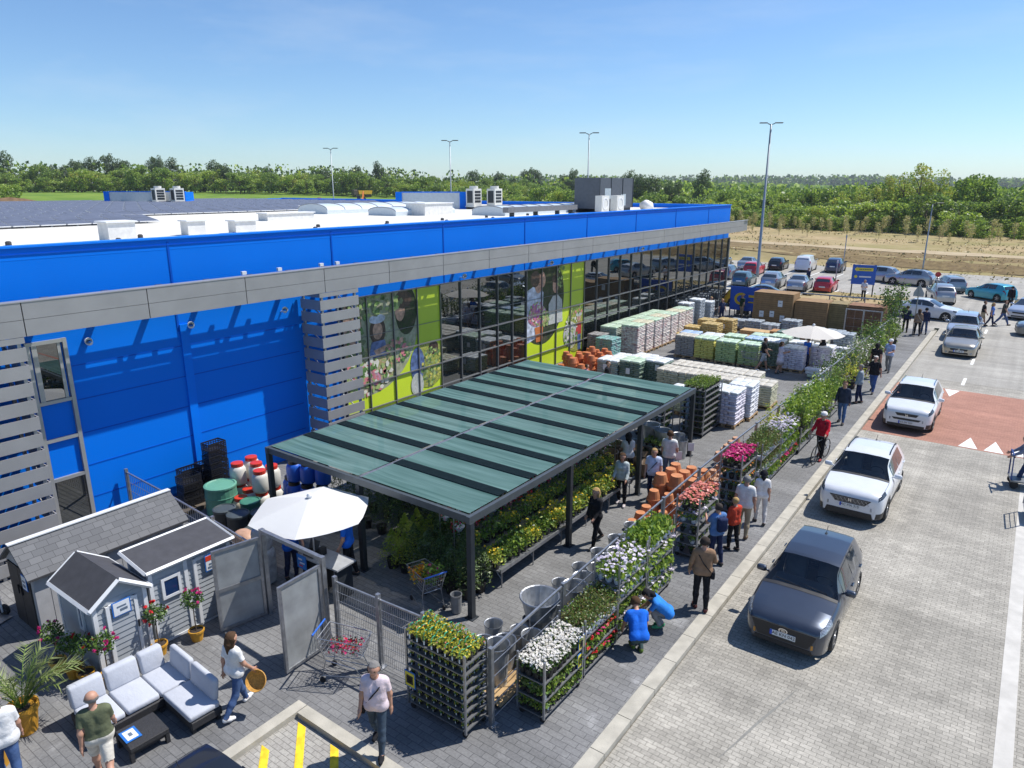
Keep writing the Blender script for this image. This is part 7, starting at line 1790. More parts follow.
def bush(kind, x, y, z=0, s=1.0):
    o = obj('potted_bush', random.choice(BM[kind]), None, (x, y, z), U(0, 6.28)); o.scale = (s * U(.9, 1.1), s * U(.9, 1.1), s * U(.9, 1.1)); tag(o, BLAB[kind], 'potted bush', kind + ' bushes along the rail fence')
for k in range(3):
    y0 = 25.6 + k * 1.62
    trolley(-6.45, y0, .62, 1.4, 1.0, [.16, .62], ['trolley of young trees nearest the cyclist', 'middle trolley of young trees', 'trolley of young trees nearest the man in the blazer'][k], ['lime', None], 'the trolleys of young trees', single=False, stepx=.3, stepy=.28)
    for j in range(7): bush(random.choice(('bright', 'bright', 'mid')), -6.35 + .36 * (j % 2), y0 + .1 + j * .21, .63, U(.9, 1.15))
    for j in range(5): bush(random.choice(('mid', 'bright')), -6.02, y0 + .12 + j * .29, .17, U(.5, .62))
bush('gold', -6.55, 24.9, .8, 1.15); bush('gold', -6.35, 31.0, .3, .9)
for k in range(9): bush(random.choice(('bright', 'bright', 'mid')), -6.35 + U(-.25, .25), 30.6 + k * .42, 0.12, U(.85, 1.15))
trolley(-6.5, 30.5, .62, 1.4, .9, [.14, .5], 'low trolley half hidden by bushes behind the man in the blazer', ['magenta', None], 'the low trolley half hidden by bushes', single=False, stepx=.3, stepy=.3)
bush('gold', -6.2, 36.1, 0, 1.5)
for k in range(5): bush('pale', -6.5 + U(-.3, .3), 37.6 + k * .75, 0, U(1.05, 1.35))
for k in range(5): bush('dark', -6.6 + U(-.4, .2), 34.8 + k * .65, 0, U(.9, 1.2))
for k in range(13): bush(random.choice(('dark', 'mid', 'dark', 'bright')), -6.55 + U(-.45, .35), 41.4 + k * .72, 0, U(1.0, 1.4))
t_b = None
for x, y, s in ((-7.1, 51.6, 2.0), (-6.8, 50.6, 1.7), (-7.0, 53.2, 1.8)): bush('dark', x, y, 0, s)

# ---------------------------------------------------------------- benches and plants under the canopy
def bench(loc, L, w, zs, label, rz=0):
    t = thing('plant_bench', label, 'plant bench', loc, rz, 'galvanised plant benches'); n = int(L / 1.25) + 1
    for i, (x0, x1, z) in enumerate(zs):
        b = MB(); b.bb(x0, x1, 0, L, z - .03, z); b.bb(x1 - .02, x1 + .015, 0, L, z - .045, z + .045); b.build('bench_tray', M_STEEL, t)
    for k in range(n):
        y = .15 + (L - .3) * k / (n - 1)
        for x in (0.05, w - .08): MB().tube([(x, y, 0), (x, y, .5)], .018).build('leg', M_STEEL, t)
        MB().tube([(w - .32, y, .48), (w - .08, y, .22)], .012, n=5).build('brace', M_STEEL, t)
bench((-10.87, 12.0, 0), 7.0, 1.75, [(0, .55, 1.0), (.57, 1.12, .76), (1.14, 1.75, .52)], 'long stepped bench of yellow green shrubs along the canopy posts')
for y in np.arange(12.1, 19.0, .27):
    kd = 'yellowleaf' if random.random() < .62 else 'bushy'
    for row, (x, z) in enumerate(((-9.44, .525), (-10.02, .765), (-10.62, 1.005))):
        for dx in ((-.12, .14) if row == 0 else (0,)):
            me = random.choice(PK[kd if row < 2 else 'bushy']); o = obj('bench_plant', me, None, (x + dx + U(-.03, .03), y + U(-.03, .03), z), U(0, 6)); s = U(1.0, 1.4); o.scale = (s,) * 3
            lab = ('yellow leaved shrub' if me in PK['yellowleaf'] else 'bushy green shrub') + ' on the %s step of the long bench under the canopy' % ('front', 'middle', 'back')[row]; tag(o, lab, 'shrub', lab)
# hanging baskets on the canopy edge and on frames behind
def basket_mesh(seed, fl, fl2):
    rs = random.getstate(); random.seed(seed); b = MB(); b.lathe([(.05, 0), (.13, .12), (.14, .14), (0, .13)], (0, 0, 0), 10, 0)
    b.leaves(150, lambda: (random.gauss(0, .12), random.gauss(0, .12), U(-.12, .30)), .07, (1, 2), .6); b.leaves(46, lambda: tuple(Vector((random.gauss(0, 1), random.gauss(0, 1), random.gauss(.2, .6))).normalized() * .21 + Vector((0, 0, .14))), .06, (3, 4), .9)
    for k in range(3): a = k * 2.1; b.tube([(.12 * math.cos(a), .12 * math.sin(a), .14), (0, 0, .52)], .004, 0, 3)
    me = b.mesh('hanging_basket', [M_WPOT, G_MID, G_DARK, fl, fl2]); random.setstate(rs); return me
HB = [basket_mesh(1, F_PINK, F_PEACH), basket_mesh(2, F_WHITE, F_PINK), basket_mesh(3, F_LIL, F_WHITE), basket_mesh(4, F_PINK, F_RED)]
t = thing('hanging_rail', 'two steel rails carrying flower baskets over the long bench', 'hanging rail', (-10.75, 11.6, 0))
for dx, z in ((.0, 2.0), (.45, 1.84)):
    MB().tube([(dx, 0, z), (dx, 8.4, z)], .016).build('rail', M_STEEL, t)
    for y in (.1, 2.8, 5.6, 8.3): MB().tube([(dx, y, 0), (dx, y, z)], .016).build('upright', M_STEEL, t)
for k in range(18):
    for dx, z in ((.0, 1.44), (.45, 1.28)):
        i = random.choice((0, 0, 1, 3) if k < 9 else (1, 2, 0)); o = obj('hanging_basket', HB[i], None, (-10.75 + dx, 11.9 + k * .46, z), U(0, 6))
        lab = ['pink and peach', 'white and pink', 'lilac and white', 'pink and red'][i] + ' hanging flower basket on the %s rail under the canopy' % ('rear' if dx == 0 else 'front'); tag(o, lab, 'hanging basket', lab)
# conifers at the near end of the canopy
def conifer_mesh(seed, w, h, mats, wts, col):
    rs = random.getstate(); random.seed(seed); b = MB(); b.lathe([(.11, 0), (.15, .26), (.13, .26), (0, .24)], (0, 0, 0), 10, 0)
    def fn():
        f = U(0, 1) ** .8; a = U(0, 6.283); r = w * .5 * (1 - f ** (3 if col else 1.3)) * (U(.5, 1) + .15 * math.sin(5 * a)); return (r * math.cos(a), r * math.sin(a), .22 + (h - .22) * f)
    b.leaves(1000, fn, .065, tuple(range(1, 1 + len(mats))), .4, 1.6, wts); me = b.mesh('conifer', [M_BPOT] + mats); random.setstate(rs); return me
C_DK = leaf('conifer_dark', (.06, .11, .035)); C_GN = leaf('conifer_green', (.13, .20, .05)); C_GD = leaf('conifer_gold', (.32, .40, .055)); C_BL = leaf('conifer_grey', (.15, .20, .13))
CM = {'dark': [conifer_mesh(s, .5, 1.5, [C_DK, C_GN], [2, 1], True) for s in (1, 2)], 'green': [conifer_mesh(s, .6, 1.25, [C_GN, C_DK, C_BL], [2, 1, 1], True) for s in (3, 4)], 'gold': [conifer_mesh(s, .75, 1.1, [C_GD, G_LIGHT], [2, 1], False) for s in (5, 6)]}
CLAB = {'dark': 'dark green columnar conifer in the block under the near canopy edge', 'green': 'grey green upright conifer in the block under the near canopy edge', 'gold': 'golden feathery conifer beside the middle canopy post'}
for i in range(7):
    for j in range(5):
        x = -12.0 + i * .40 + U(-.06, .06); y = 11.3 + j * .45 + U(-.06, .06)
        if x > -10.9 and y > 11.9: continue
        kd = 'gold' if i < 2 and j < 3 else ('green' if (i + j) % 2 else 'dark')
        o = obj('conifer', random.choice(CM[kd]), None, (x, y, 0), U(0, 6)); s = U(.95, 1.25); o.scale = (s * 1.1, s * 1.1, s * U(.9, 1.05)); tag(o, CLAB[kd], 'conifer', kd + ' conifers under the near canopy edge')
for i in range(14):
    o = obj('conifer', random.choice(CM['dark']), None, (-13.0 - (i % 5) * .6, 12.4 + (i // 5) * .8, 0), U(0, 6)); tag(o, 'dark conifer in the shade at the back of the canopy', 'conifer', 'shaded conifers at the back of the canopy')
t = thing('ash_bin', 'slim grey bin at the foot of the front canopy post', 'bin', (-9.42, 10.72, 0)); MB().lathe([(.10, 0), (.12, .03), (.13, .46), (.115, .46), (.10, .1), (0, .1)], (0, 0, 0), 14).build('tube', mat('bin_grey', (.24, .25, .26), .45, .3), t); MB().lathe([(.133, .43), (.14, .44), (.14, .47), (.12, .47)], (0, 0, 0), 14).build('rim', M_STEEL, t)
# rear racks and tables under the canopy
for k in range(4):
    trolley(-15.3 + (k % 2) * 1.7, 13.8 + (k // 2) * 3.2, 1.4, .8, 1.5, [.2, .65, 1.1], ['rear left', 'rear right', 'inner left', 'inner right'][k] + ' shaded plant rack under the canopy', ['bushy', 'dark', ['magenta', 'daisy']], 'the shaded racks under the canopy', single=False, castors=False, name='plant_rack', stepx=.3, stepy=.3)
for k in range(3):
    trolley(-10.15, 21.6, 1.0, .6, .9, [.3, .6], 'small dark display rack behind the zinc pots', ['dark', 'green'], 'the dark racks by the zinc pots', single=False, castors=False, name='plant_rack', stepx=.25, stepy=.25) if k == 0 else None
# big black rack beyond the canopy
trolley(-10.25, 25.15, .95, 1.75, 1.95, [.16 + .245 * i for i in range(8)], 'tall dark rack of seedlings right beyond the canopy', ['dark', 'orange', 'dark', 'dark', 'orange', 'dark', 'dark', 'green'], 'the tall dark rack beyond the canopy', single=False, stepx=.2, stepy=.2)
trolley(-11.6, 24.0, 1.2, .8, 1.85, [.16 + .28 * i for i in range(6)], 'dark rack of green plants behind the far canopy post', ['dark', 'green', 'dark', 'green', 'dark', 'green'], 'the dark rack behind the far canopy post', single=False, stepx=.2, stepy=.2)
# barrels, zinc and clay pots under the far end of the canopy
M_BAR = mat('brown_glaze', (.13, .085, .05), .45, var=.3, scale=5); M_BAR2 = mat('tan_glaze', (.28, .19, .10), .5, var=.25, scale=5); M_ZINC = mat('zinc', (.46, .48, .50), .42, .6, var=.22, scale=7)
def big_pot(loc, r, h, m, label, group, name='planter'):
    t = thing(name, label, 'planter', loc, 0, group); MB().lathe([(r * .68, 0), (r * .92, h * .3), (r, h * .6), (r * .93, h * .9), (r * .99, h), (r * .88, h), (r * .8, h * .4), (0, h * .35)], (0, 0, 0), 18).build('vessel', m, t, smooth=True); MB().lathe([(r * .96, h * .93), (r * 1.04, h * .95), (r * 1.04, h), (r * .95, h + .004)], (0, 0, 0), 18).build('rim', m, t)
for i, (x, y, r, h) in enumerate(((-10.7, 20.2, .34, .7), (-10.1, 20.6, .32, .62), (-10.9, 20.9, .36, .75), (-10.3, 21.3, .32, .6), (-9.75, 21.1, .28, .52), (-11.3, 20.2, .36, .85), (-9.5, 20.5, .28, .5), (-11.0, 19.6, .30, .6))):
    big_pot((x, y, 0), r, h, (M_BAR, M_BAR2)[i % 2], ('dark brown' if i % 2 == 0 else 'tan') + ' glazed barrel pot under the far canopy end', ('dark brown' if i % 2 == 0 else 'tan') + ' glazed pots')
def bucket(loc, r, h, label, group, m=None):
    t = thing('zinc_bucket', label, 'bucket', loc, U(0, 6), group); MB().lathe([(r * .74, 0), (r * .97, h * .95), (r * 1.04, h), (r * .95, h), (r * .72, .03), (0, .03)], (0, 0, 0), 22).build('vessel', m or M_ZINC, t); MB().lathe([(r * .99, h - .02), (r * 1.06, h - .005), (r * 1.03, h + .012), (r * .96, h)], (0, 0, 0), 22).build('rim', M_STEEL, t)
for i, (x, y, z, r, h) in enumerate(((-9.9, 22.0, .0, .3, .6), (-9.4, 22.2, 0, .28, .55), (-10.2, 22.4, .62, .32, .55), (-9.7, 22.3, .58, .30, .5), (-10.4, 21.9, 0, .3, .6), (-9.3, 21.7, 0, .2, .35), (-9.15, 22.75, 0, .22, .7), (-9.35, 22.95, 0, .22, .8))):
    bucket((x, y, z), r, h, 'zinc bucket stacked near the far canopy post', 'zinc buckets near the far canopy post')
# zinc buckets in a row behind the trolley fence
row = [(-7.15, 9.3, .24, .95), (-7.6, 9.45, .20, .75), (-7.3, 9.75, .22, .72), (-7.0, 10.25, .22, .68), (-7.35, 10.3, .2, .62), (-7.75, 9.95, .19, .8), (-7.12, 10.85, .27, .55), (-7.5, 10.9, .16, .5), (-7.05, 11.4, .20, .6)]
for i, (x, y, r, h) in enumerate(row): bucket((x, y, 0), r, h, 'grey ribbed zinc bucket in the cluster behind the fence corner', 'zinc buckets behind the fence corner')
bucket((-7.35, 11.05, .56), .42, .46, 'largest zinc tub standing on the bucket cluster', None)
for i in range(9): bucket((-7.25 + U(-.05, .05), 12.3 + i * .52, 0), .29 - .006 * i, .66 + U(-.05, .05), 'wide zinc tub in the row behind the trolley fence', 'zinc tubs in the row behind the trolley fence')
for i in range(5): bucket((-7.75, 12.5 + i * .9, 0), .2, .5, 'small zinc pail behind the row of wide tubs', 'small zinc pails behind the wide tubs')
t = thing('cardboard_sheet', 'crumpled brown cardboard on the ground behind the fence corner', 'cardboard', (-7.05, 9.3, 0)); b = MB(); vs = [(U(-.35, .35) + i * .0, -.6 + j * .3, .02 + abs(mnoise.noise(Vector((i, j * 1.3, 0)))) * .25) if False else (-.35 + i * .23, -.5 + j * .3, .015 + abs(mnoise.noise(Vector((i * .9 + .3, j * 1.3 + .2, 0)))) * .35) for i in range(4) for j in range(7)]
b.add(vs, [(i * 7 + j, (i + 1) * 7 + j, (i + 1) * 7 + j + 1, i * 7 + j + 1) for i in range(3) for j in range(6)]); b.build('sheet', mat('cardboard', (.42, .28, .14), .9, var=.15), t)
# terracotta in stacks
M_TERR = mat('terracotta', (.50, .20, .085), .8, var=.18, scale=7); M_TERR2 = mat('pale_terracotta', (.48, .27, .17), .85, var=.18, scale=7); M_TPOT = mat('orange_plastic', (.50, .16, .06), .5, var=.08)
def clay_pot_mesh(r, h, m, k=1):
    b = MB()
    for i in range(k): b.lathe([(r * 1.06, i * h * .42), (r * 1.06, i * h * .42 + h * .22), (r * .97, i * h * .42 + h * .22), (r * .68, i * h * .42 + h), (0, i * h * .42 + h)], (0, 0, 0), 16)
    return b.mesh('clay_pot', m)
CP = [clay_pot_mesh(.19, .30, M_TERR), clay_pot_mesh(.24, .36, M_TERR), clay_pot_mesh(.21, .3, M_TERR2), clay_pot_mesh(.17, .26, M_TERR2)]
def clay(x, y, z, i, lab): o = obj('clay_pot', CP[i], None, (x, y, z), U(0, 6)); s = U(.9, 1.1); o.scale = (s, s, s); tag(o, lab, 'clay pot', lab)
for i in range(8):
    for j in range(3):
        x, y = -7.15 - j * .46 + U(-.04, .04), 16.75 + i * .5 + U(-.05, .05)
        k = (1 if i > 3 else 0)
        clay(x, y, 0, k, 'upturned orange clay pot on the ground behind the peach geraniums')
        if i in (3, 4, 5, 6) or (i == 2 and j == 0): clay(x, y, .34, k, 'upturned orange clay pot stacked second high behind the trolleys')
        if i in (4, 5, 6) and j < 3: clay(x, y, .68, 1, 'upturned orange clay pot on top of the clay stack')
for i in range(7):
    clay(-7.15 + U(-.05, .05), 20.9 + i * .48, 0, 2, 'pale clay pot on the ground behind the magenta flowers')
    clay(-7.6 + U(-.05, .05), 21.3 + i * .48, 0, 3, 'small pale clay pot in the second pale row')
    if i > 2: clay(-7.35, 20.9 + i * .48, .32, 2, 'pale clay pot stacked on the pale row'); clay(-7.7, 21.1 + i * .5, .3, 2, 'pale clay pot stacked on the second pale row')
    if i > 3: clay(-7.5, 20.9 + i * .45, .62, 3, 'pale clay pot topmost of the pale stack')
for k, y in enumerate((20.6, 21.6)):
    t = thing('stand_sign', ['nearer', 'farther'][k] + ' of two small white price stands beside the pale clay pots', 'sign', (-8.35, y, 0), 0); MB().tube([(0, 0, 0), (0, 0, .8)], .01, n=5).build('pole', M_STEEL, t); MB().box((0, 0, .95), (.20, .012, .28), rz=R(35)).build('card', M_SGNW, t); MB().lathe([(.12, 0), (.12, .02), (0, .03)], (0, 0, 0), 10).build('foot', M_DSTEEL, t)
# orange plastic pots in nested stacks by the glass
NEST = [clay_pot_mesh(.22, .30, M_TPOT, k) for k in (2, 3, 4)]
for (x0, y0, nx, ny, nm) in ((-18.9, 29.6, 4, 4, 'left block'), (-18.9, 31.9, 4, 3, 'middle block'), (-19.6, 33.7, 2, 3, 'far block')):
    for i in range(nx):
        for j in range(ny):
            o = obj('pot_stack', NEST[min(2, (i + j) % 3)], None, (x0 + i * .5, y0 + j * .5, 0), U(0, 6)); tag(o, 'nested stack of orange plastic pots in the ' + nm + ' by the glass', 'pot stack', 'orange pot stacks, ' + nm)
            o = obj('pot_stack', NEST[0], None, (x0 + i * .5, y0 + j * .5, .32 + .126 * (1 + min(2, (i + j) % 3))), U(0, 6)) if nm != 'far block' and random.random() < .5 else None
            if o: tag(o, 'orange pots on top of a nested stack in the ' + nm + ' by the glass', 'pot stack', 'upper orange pots, ' + nm)

# ---------------------------------------------------------------- pallets of sacks
def pallet_mesh(w, d):
    b = MB()
    for i in range(7): b.bb(-w / 2, w / 2, -d / 2 + i * d / 6.6, -d / 2 + i * d / 6.6 + d * .11, .12, .14)
    for i in range(3):
        y = -d / 2 + .05 + i * (d - .1) / 2; b.bb(-w / 2, w / 2, y - .05, y + .05, 0, .02)
        for j in range(3): x = -w / 2 + .07 + j * (w - .14) / 2; b.bb(x - .07, x + .07, y - .049, y + .049, .02, .118)
    return b.mesh('pallet', M_WOOD)
PALM = {}
def sackmat(name, c1, c2, sc=3.0, wrap=.25):
    if name in MATS: return MATS[name]
    m = earth(name, [c1, c2, tuple(min(.85, x * 1.25) for x in c1)], [sc, sc * 2.2], .35); p = m.node_tree.nodes['Principled BSDF']; p.inputs['Specular IOR Level'].default_value = .5
    return m
SM = {'beige': sackmat('sack_beige', (.42, .41, .30), (.30, .31, .20)), 'grey': sackmat('sack_grey', (.26, .25, .235), (.20, .19, .18)), 'yellow': sackmat('sack_yellow', (.56, .52, .13), (.42, .38, .10)), 'lime': sackmat('sack_lime', (.34, .44, .19), (.27, .37, .16)),
      'darkgreen': sackmat('sack_darkgreen', (.08, .13, .09), (.26, .30, .26)), 'white': sackmat('sack_white', (.64, .65, .70), (.52, .54, .62)), 'lilac': sackmat('sack_lilac', (.62, .60, .68), (.46, .42, .52)), 'redwhite': sackmat('sack_redwhite', (.58, .54, .48), (.30, .10, .12)),
      'mixed': sackmat('sack_mixed', (.50, .50, .40), (.20, .32, .14), 4), 'greygreen': sackmat('sack_greygreen', (.26, .30, .26), (.40, .42, .38)), 'foil': sackmat('sack_foil', (.33, .36, .38), (.24, .27, .29)), 'turq': sackmat('sack_turquoise', (.16, .36, .32), (.30, .20, .24))}
TOPM = {'white': sackmat('wrap_white', (.66, .67, .68), (.52, .58, .56)), 'green': sackmat('wrap_green', (.42, .55, .38), (.60, .64, .58)), 'blue': sackmat('wrap_blue', (.30, .42, .60), (.60, .64, .66)), 'beige': sackmat('wrap_beige', (.52, .48, .40), (.42, .38, .30)), 'mix': sackmat('wrap_mix', (.55, .58, .40), (.58, .30, .26), 6)}
LAY = {}
def layer_mesh(m, w, d, lh, odd, top=None):
    key = (m.name, w, d, lh, odd, top.name if top else '')
    if key in LAY: return LAY[key]
    b = MB(); n = 3 if not odd else 2; k = 2 if not odd else 3; rs = random.getstate(); random.seed(hash(key) % 9999 if False else int(w * 100 + d * 10 + odd))
    for i in range(n):
        for j in range(k):
            sx, sy = w / n, d / k; b.rbox((-w / 2 + sx * (i + .5) + U(-.012, .012), -d / 2 + sy * (j + .5) + U(-.012, .012), lh / 2), (sx - .008, sy - .008, lh * 1.06), min(.045, lh * .42), 0, U(-.02, .02), seg=2)
    random.setstate(rs); LAY[key] = b.mesh('sack_layer', top or m, True); return LAY[key]
def stack(x, y, kind, n, label, w=1.15, d=.98, lh=.105, top=None, rz=0, group=None, name='sack_pallet', cat='pallet of sacks'):
    n = max(2, int(n * .15 / .105 + .5)) if lh == .105 else n
    t = thing(name, label, cat, (x, y, 0), rz + U(-.06, .06), group); k = (w, d)
    if k not in PALM: PALM[k] = pallet_mesh(w, d)
    obj('pallet', PALM[k], t)
    for i in range(n):
        o = obj('sack_layer', layer_mesh(SM[kind], w * .97, d * .97, lh, i % 2, TOPM[top] if (top and i == n - 1) else None), t, (U(-.012, .012), U(-.012, .012), .14 + i * lh)); o.scale = (U(.985, 1.015), U(.985, 1.015), 1)
    if random.random() < .4: MB().box((U(-.2, .2), -d / 2 - .006, .14 + n * lh * U(.5, .75)), (.21, .006, .29)).build('label_sheet', M_SGNW, t)
# row A, across the yard (facing the camera)
rA = [(-15.25, 37.75, 'grey', 8, 'beige', 'tall grey sack pallet at the left end of the middle row'), (-14.1, 37.75, 'yellow', 8, 'green', 'yellow sack pallet beside the tall grey one'), (-12.85, 37.65, 'lime', 8, 'green', 'lime green sack pallet right of the yellow one'), (-11.6, 37.65, 'lime', 8, 'green', 'lime green sack pallet left of the empty shopping trolley'),
      (-10.55, 38.2, 'darkgreen', 9, 'white', 'dark green sack pallet behind the empty shopping trolley'), (-9.45, 38.1, 'lilac', 8, 'white', 'white lilac sack pallet behind the woman with the phone'), (-8.3 - .0, 38.0 + 1.3, 'lilac', 8, 'white', 'white lilac sack pallet beside the cream parasol pole')]
for x, y, k, n, tp, lab in rA: stack(x, y, k, n, lab, top=tp)
for x, y, k, n, tp, lab in ((-15.6, 39.1, 'white', 7, 'blue', 'blue topped pallet behind the tall grey one'), (-14.3, 39.2, 'white', 7, 'white', 'white topped pallet behind the yellow one'), (-13.0, 39.2, 'lime', 8, 'green', 'green topped pallet directly behind the lime one'), (-11.8, 39.2, 'lime', 8, 'blue', 'second green pallet behind the lime row'),
                            (-10.6, 39.6, 'greygreen', 9, 'green', 'grey green pallet behind the dark green one'), (-9.5, 39.5, 'white', 8, 'white', 'white pallet behind the woman with the phone'), (-12.0, 40.8, 'darkgreen', 7, 'green', 'green pallet in the third row'), (-10.6, 41.0, 'darkgreen', 9, None, 'dark plain pallet left of the cream parasol'), (-9.0, 40.9, 'beige', 8, 'beige', 'tan pallet right behind the cream parasol')): stack(x, y, k, n, lab, top=tp)
# row B, beige
for i in range(5): stack(-13.1 + i * 1.06, 30.85, 'beige', 6, ['leftmost beige sack pallet in the low row', 'second beige sack pallet from the left in the low row', 'middle beige sack pallet in the low row', 'fourth beige sack pallet from the left in the low row', 'rightmost beige sack pallet in the low row'][i], top='beige', d=1.2)
for i in range(4): stack(-13.0 + i * 1.06, 32.15, 'beige', 6, ['leftmost', 'second', 'third', 'rightmost'][i] + ' beige pallet of the rear low row', top='beige', d=1.2)
# mixed pallets between canopy and the dark green ones
mx = [(-16.4, 30.9, 'greygreen', 6, 'white', 'white topped grey green pallet left of the dark green pair'), (-15.2, 31.0, 'darkgreen', 7, 'green', 'left of the dark green pallets before the beige row'), (-14.2, 31.7, 'darkgreen', 7, 'white', 'right of the dark green pallets before the beige row'), (-15.3, 32.4, 'darkgreen', 6, 'white', 'dark green pallet behind the green pair'), (-16.5, 32.6, 'greygreen', 5, 'white', 'pale topped pallet by the orange pots'),
      (-17.6, 28.0, 'mixed', 5, 'white', 'white topped pallet in front of the orange pots'), (-16.4, 27.2, 'mixed', 4, 'mix', 'motley topped pallet left behind the canopy'), (-14.9, 26.3, 'mixed', 5, 'mix', 'motley topped pallet in the middle behind the canopy'), (-13.6, 27.0, 'mixed', 4, 'green', 'green flecked pallet behind the canopy'), (-13.4, 25.4, 'mixed', 5, 'white', 'white topped pallet right behind the canopy edge'), (-12.2, 26.4, 'mixed', 5, 'mix', 'motley pallet near the tall dark rack'), (-14.4, 28.4, 'mixed', 4, 'mix', 'low motley pallet next to the bending shopper')]
for x, y, k, n, tp, lab in mx: stack(x, y, k, n, lab, top=tp, d=1.1)
stack(-9.15, 27.5, 'lilac', 9, 'white lilac sack pallet right of the tall dark rack', top='white', w=1.0, d=1.2); stack(-9.0, 28.8, 'white', 9, 'white sack pallet behind the lilac one', top='white', w=1.0, d=1.2); stack(-10.3, 28.3, 'white', 8, 'low white pallet between rack and beige row', top='white', d=1.2); stack(-11.3, 27.9, 'mixed', 6, 'white topped pallet left of the white ones', top='white', d=1.1)
# red and white pallets along the glass
for i in range(7): stack(-17.95, 36.3 + i * 1.16, 'redwhite', 11, ['nearest', 'second', 'third', 'fourth', 'fifth', 'sixth', 'farthest'][i] + ' red and white sack pallet along the glass', top='mix' if i % 2 else 'green', w=1.1, d=1.1)
for i in range(6): stack(-19.25, 36.2 + i * 1.2, 'greygreen', 10, ['nearest', 'second', 'third', 'fourth', 'fifth', 'farthest'][i] + ' grey green pallet hard against the glass', top='green', w=1.1, d=1.1)
stack(-18.5, 34.4, 'turq', 8, 'turquoise and mauve pallet at the front of the glass row', w=1.1, d=1.1); stack(-19.5, 35.0, 'grey', 8, 'grey pallet tucked behind the turquoise one', w=1.0, d=1.0)
# straw coloured briquette stacks, boards
M_STRAW = sackmat('briquette', (.46, .34, .13), (.34, .24, .09), 5); M_PLANK = mat('sawn_wood', (.50, .34, .17), .85, var=.25, scale=9)
SM['straw'] = M_STRAW
for x, y, n, lab in ((-17.0, 42.9, 5, 'left straw coloured briquette pallet'), (-15.9, 43.2, 7, 'tall straw coloured briquette pallet in the middle'), (-16.6, 44.4, 7, 'straw coloured briquette pallet behind the left one'), (-15.4, 44.5, 8, 'farthest straw coloured briquette pallet'), (-17.4, 41.7, 3, 'low straw coloured briquette pallet at the front')): stack(x, y, 'straw', n, lab, lh=.13, cat='pallet of briquettes', name='briquette_pallet')
def boards_stack(x, y, L, d, n, label, rz=0, m=None):
    t = thing('board_stack', label, 'board stack', (x, y, 0), rz); b = MB()
    for i in range(3): b.bb(-L / 2 + .2 + i * (L - .5) / 2, -L / 2 + .3 + i * (L - .5) / 2, -d / 2, d / 2, 0, .1)
    b.build('bearer', M_WOOD, t); b = MB()
    for k in range(n):
        for j in range(5): b.bb(-L / 2 + U(-.02, .02), L / 2 + U(-.02, .02), -d / 2 + j * d / 5 + .005, -d / 2 + (j + 1) * d / 5 - .005, .1 + k * .09, .1 + k * .09 + .08)
    b.build('boards', m or M_PLANK, t)
boards_stack(-13.9, 43.3, 1.5, 1.0, 4, 'low board stack left of the centre'); boards_stack(-13.2, 44.6, 2.4, .9, 6, 'long board stack in the centre'); boards_stack(-12.2, 42.8, 1.3, 1.0, 5, 'short board stack near the green pallets'); boards_stack(-11.0, 44.4, 3.0, .9, 8, 'longest board stack of reddish boards', 0, mat('larch_boards', (.42, .22, .09), .85, var=.25, scale=9)); boards_stack(-14.6, 42.2, 1.2, .9, 3, 'lowest board stack by the straw pallets'); boards_stack(-9.9, 46.2, 1.6, 1.0, 3, 'flat board stack before the crates')
# grey wrapped slabs
for x, y, n, lab in ((-14.4, 47.0, 5, 'foil grey slab pallet at the left before the crates'), (-13.1, 46.3, 5, 'foil grey slab pallet second from the left'), (-12.0, 46.9, 7, 'tall foil grey slab pallet in the middle'), (-10.2, 45.0, 7, 'foil grey slab pallet left of the large one'), (-9.1, 45.6, 6, 'foil grey pallet behind the large one'), (-8.3, 44.4, 7, 'large foil grey slab pallet nearest the rail fence'), (-15.6, 47.4, 4, 'low foil grey slab pallet by the banner'), (-9.6, 43.4, 5, 'small beige slab pallet before the foil ones')):
    stack(x, y, 'foil' if 'foil' in lab else 'beige', n, lab, w=1.1, d=1.0, lh=.14, cat='slab pallet', name='slab_pallet')
# white sacks heaped along the fence
SK = [MB().rbox((0, 0, .09), (.78, .46, .18), .08).mesh('white_sack', m, True) for m in (SM['white'], TOPM['green'], TOPM['white'])]
for i in range(13):
    for k in range(2 if i % 3 else 3):
        o = obj('white_sack', SK[(i + k) % 3], None, (-7.35 + U(-.08, .08), 30.8 + i * 1.0 + U(-.1, .1), .16 * k), U(-.25, .25)); tag(o, 'white sack lying in a low heap behind the rail fence', 'sack', 'white sacks behind the rail fence')
        if i > 5: o = obj('white_sack', SK[(i + k + 1) % 3], None, (-8.15 + U(-.08, .08), 31.2 + i * 1.0, .16 * k), U(-.25, .25)); tag(o, 'white sack lying in the second heap behind the rail fence', 'sack', 'white sacks in the second heap')
# brown panel crates in a wall across the end of the yard
M_PANEL = mat('panel_wood', (.27, .165, .075), .8, var=.2, scale=3); M_PANELD = mat('panel_slot', (.13, .075, .035), .9, var=.1)
def panel_crate(x0, x1, y, d, h, label, m):
    t = thing('panel_crate', label, 'fence panel stack', (x0, y, 0), 0, 'stacked brown fence panels'); w = x1 - x0; b = MB(); n = int(h / .14)
    b.bb(0, w, .03, d, .0, h); b.build('stack', M_PANELD, t); b = MB()
    for i in range(n): b.bb(.02, w - .02, 0, .028, .04 + i * (h - .05) / n, .04 + (i + .86) * (h - .05) / n)
    b.build('slats', m, t); b = MB(); b.bb(-.02, .05, -.012, d + .01, .012, h + .02); b.bb(w - .05, w + .02, -.012, d + .01, .012, h + .02); b.bb(.05, w - .05, -.01, d + .008, h + .001, h + .03); b.build('frame', m, t)
M_PANEL2 = mat('panel_wood_green', (.23, .175, .075), .8, var=.2, scale=3); M_PANEL3 = mat('panel_wood_red', (.22, .11, .055), .8, var=.2, scale=3)
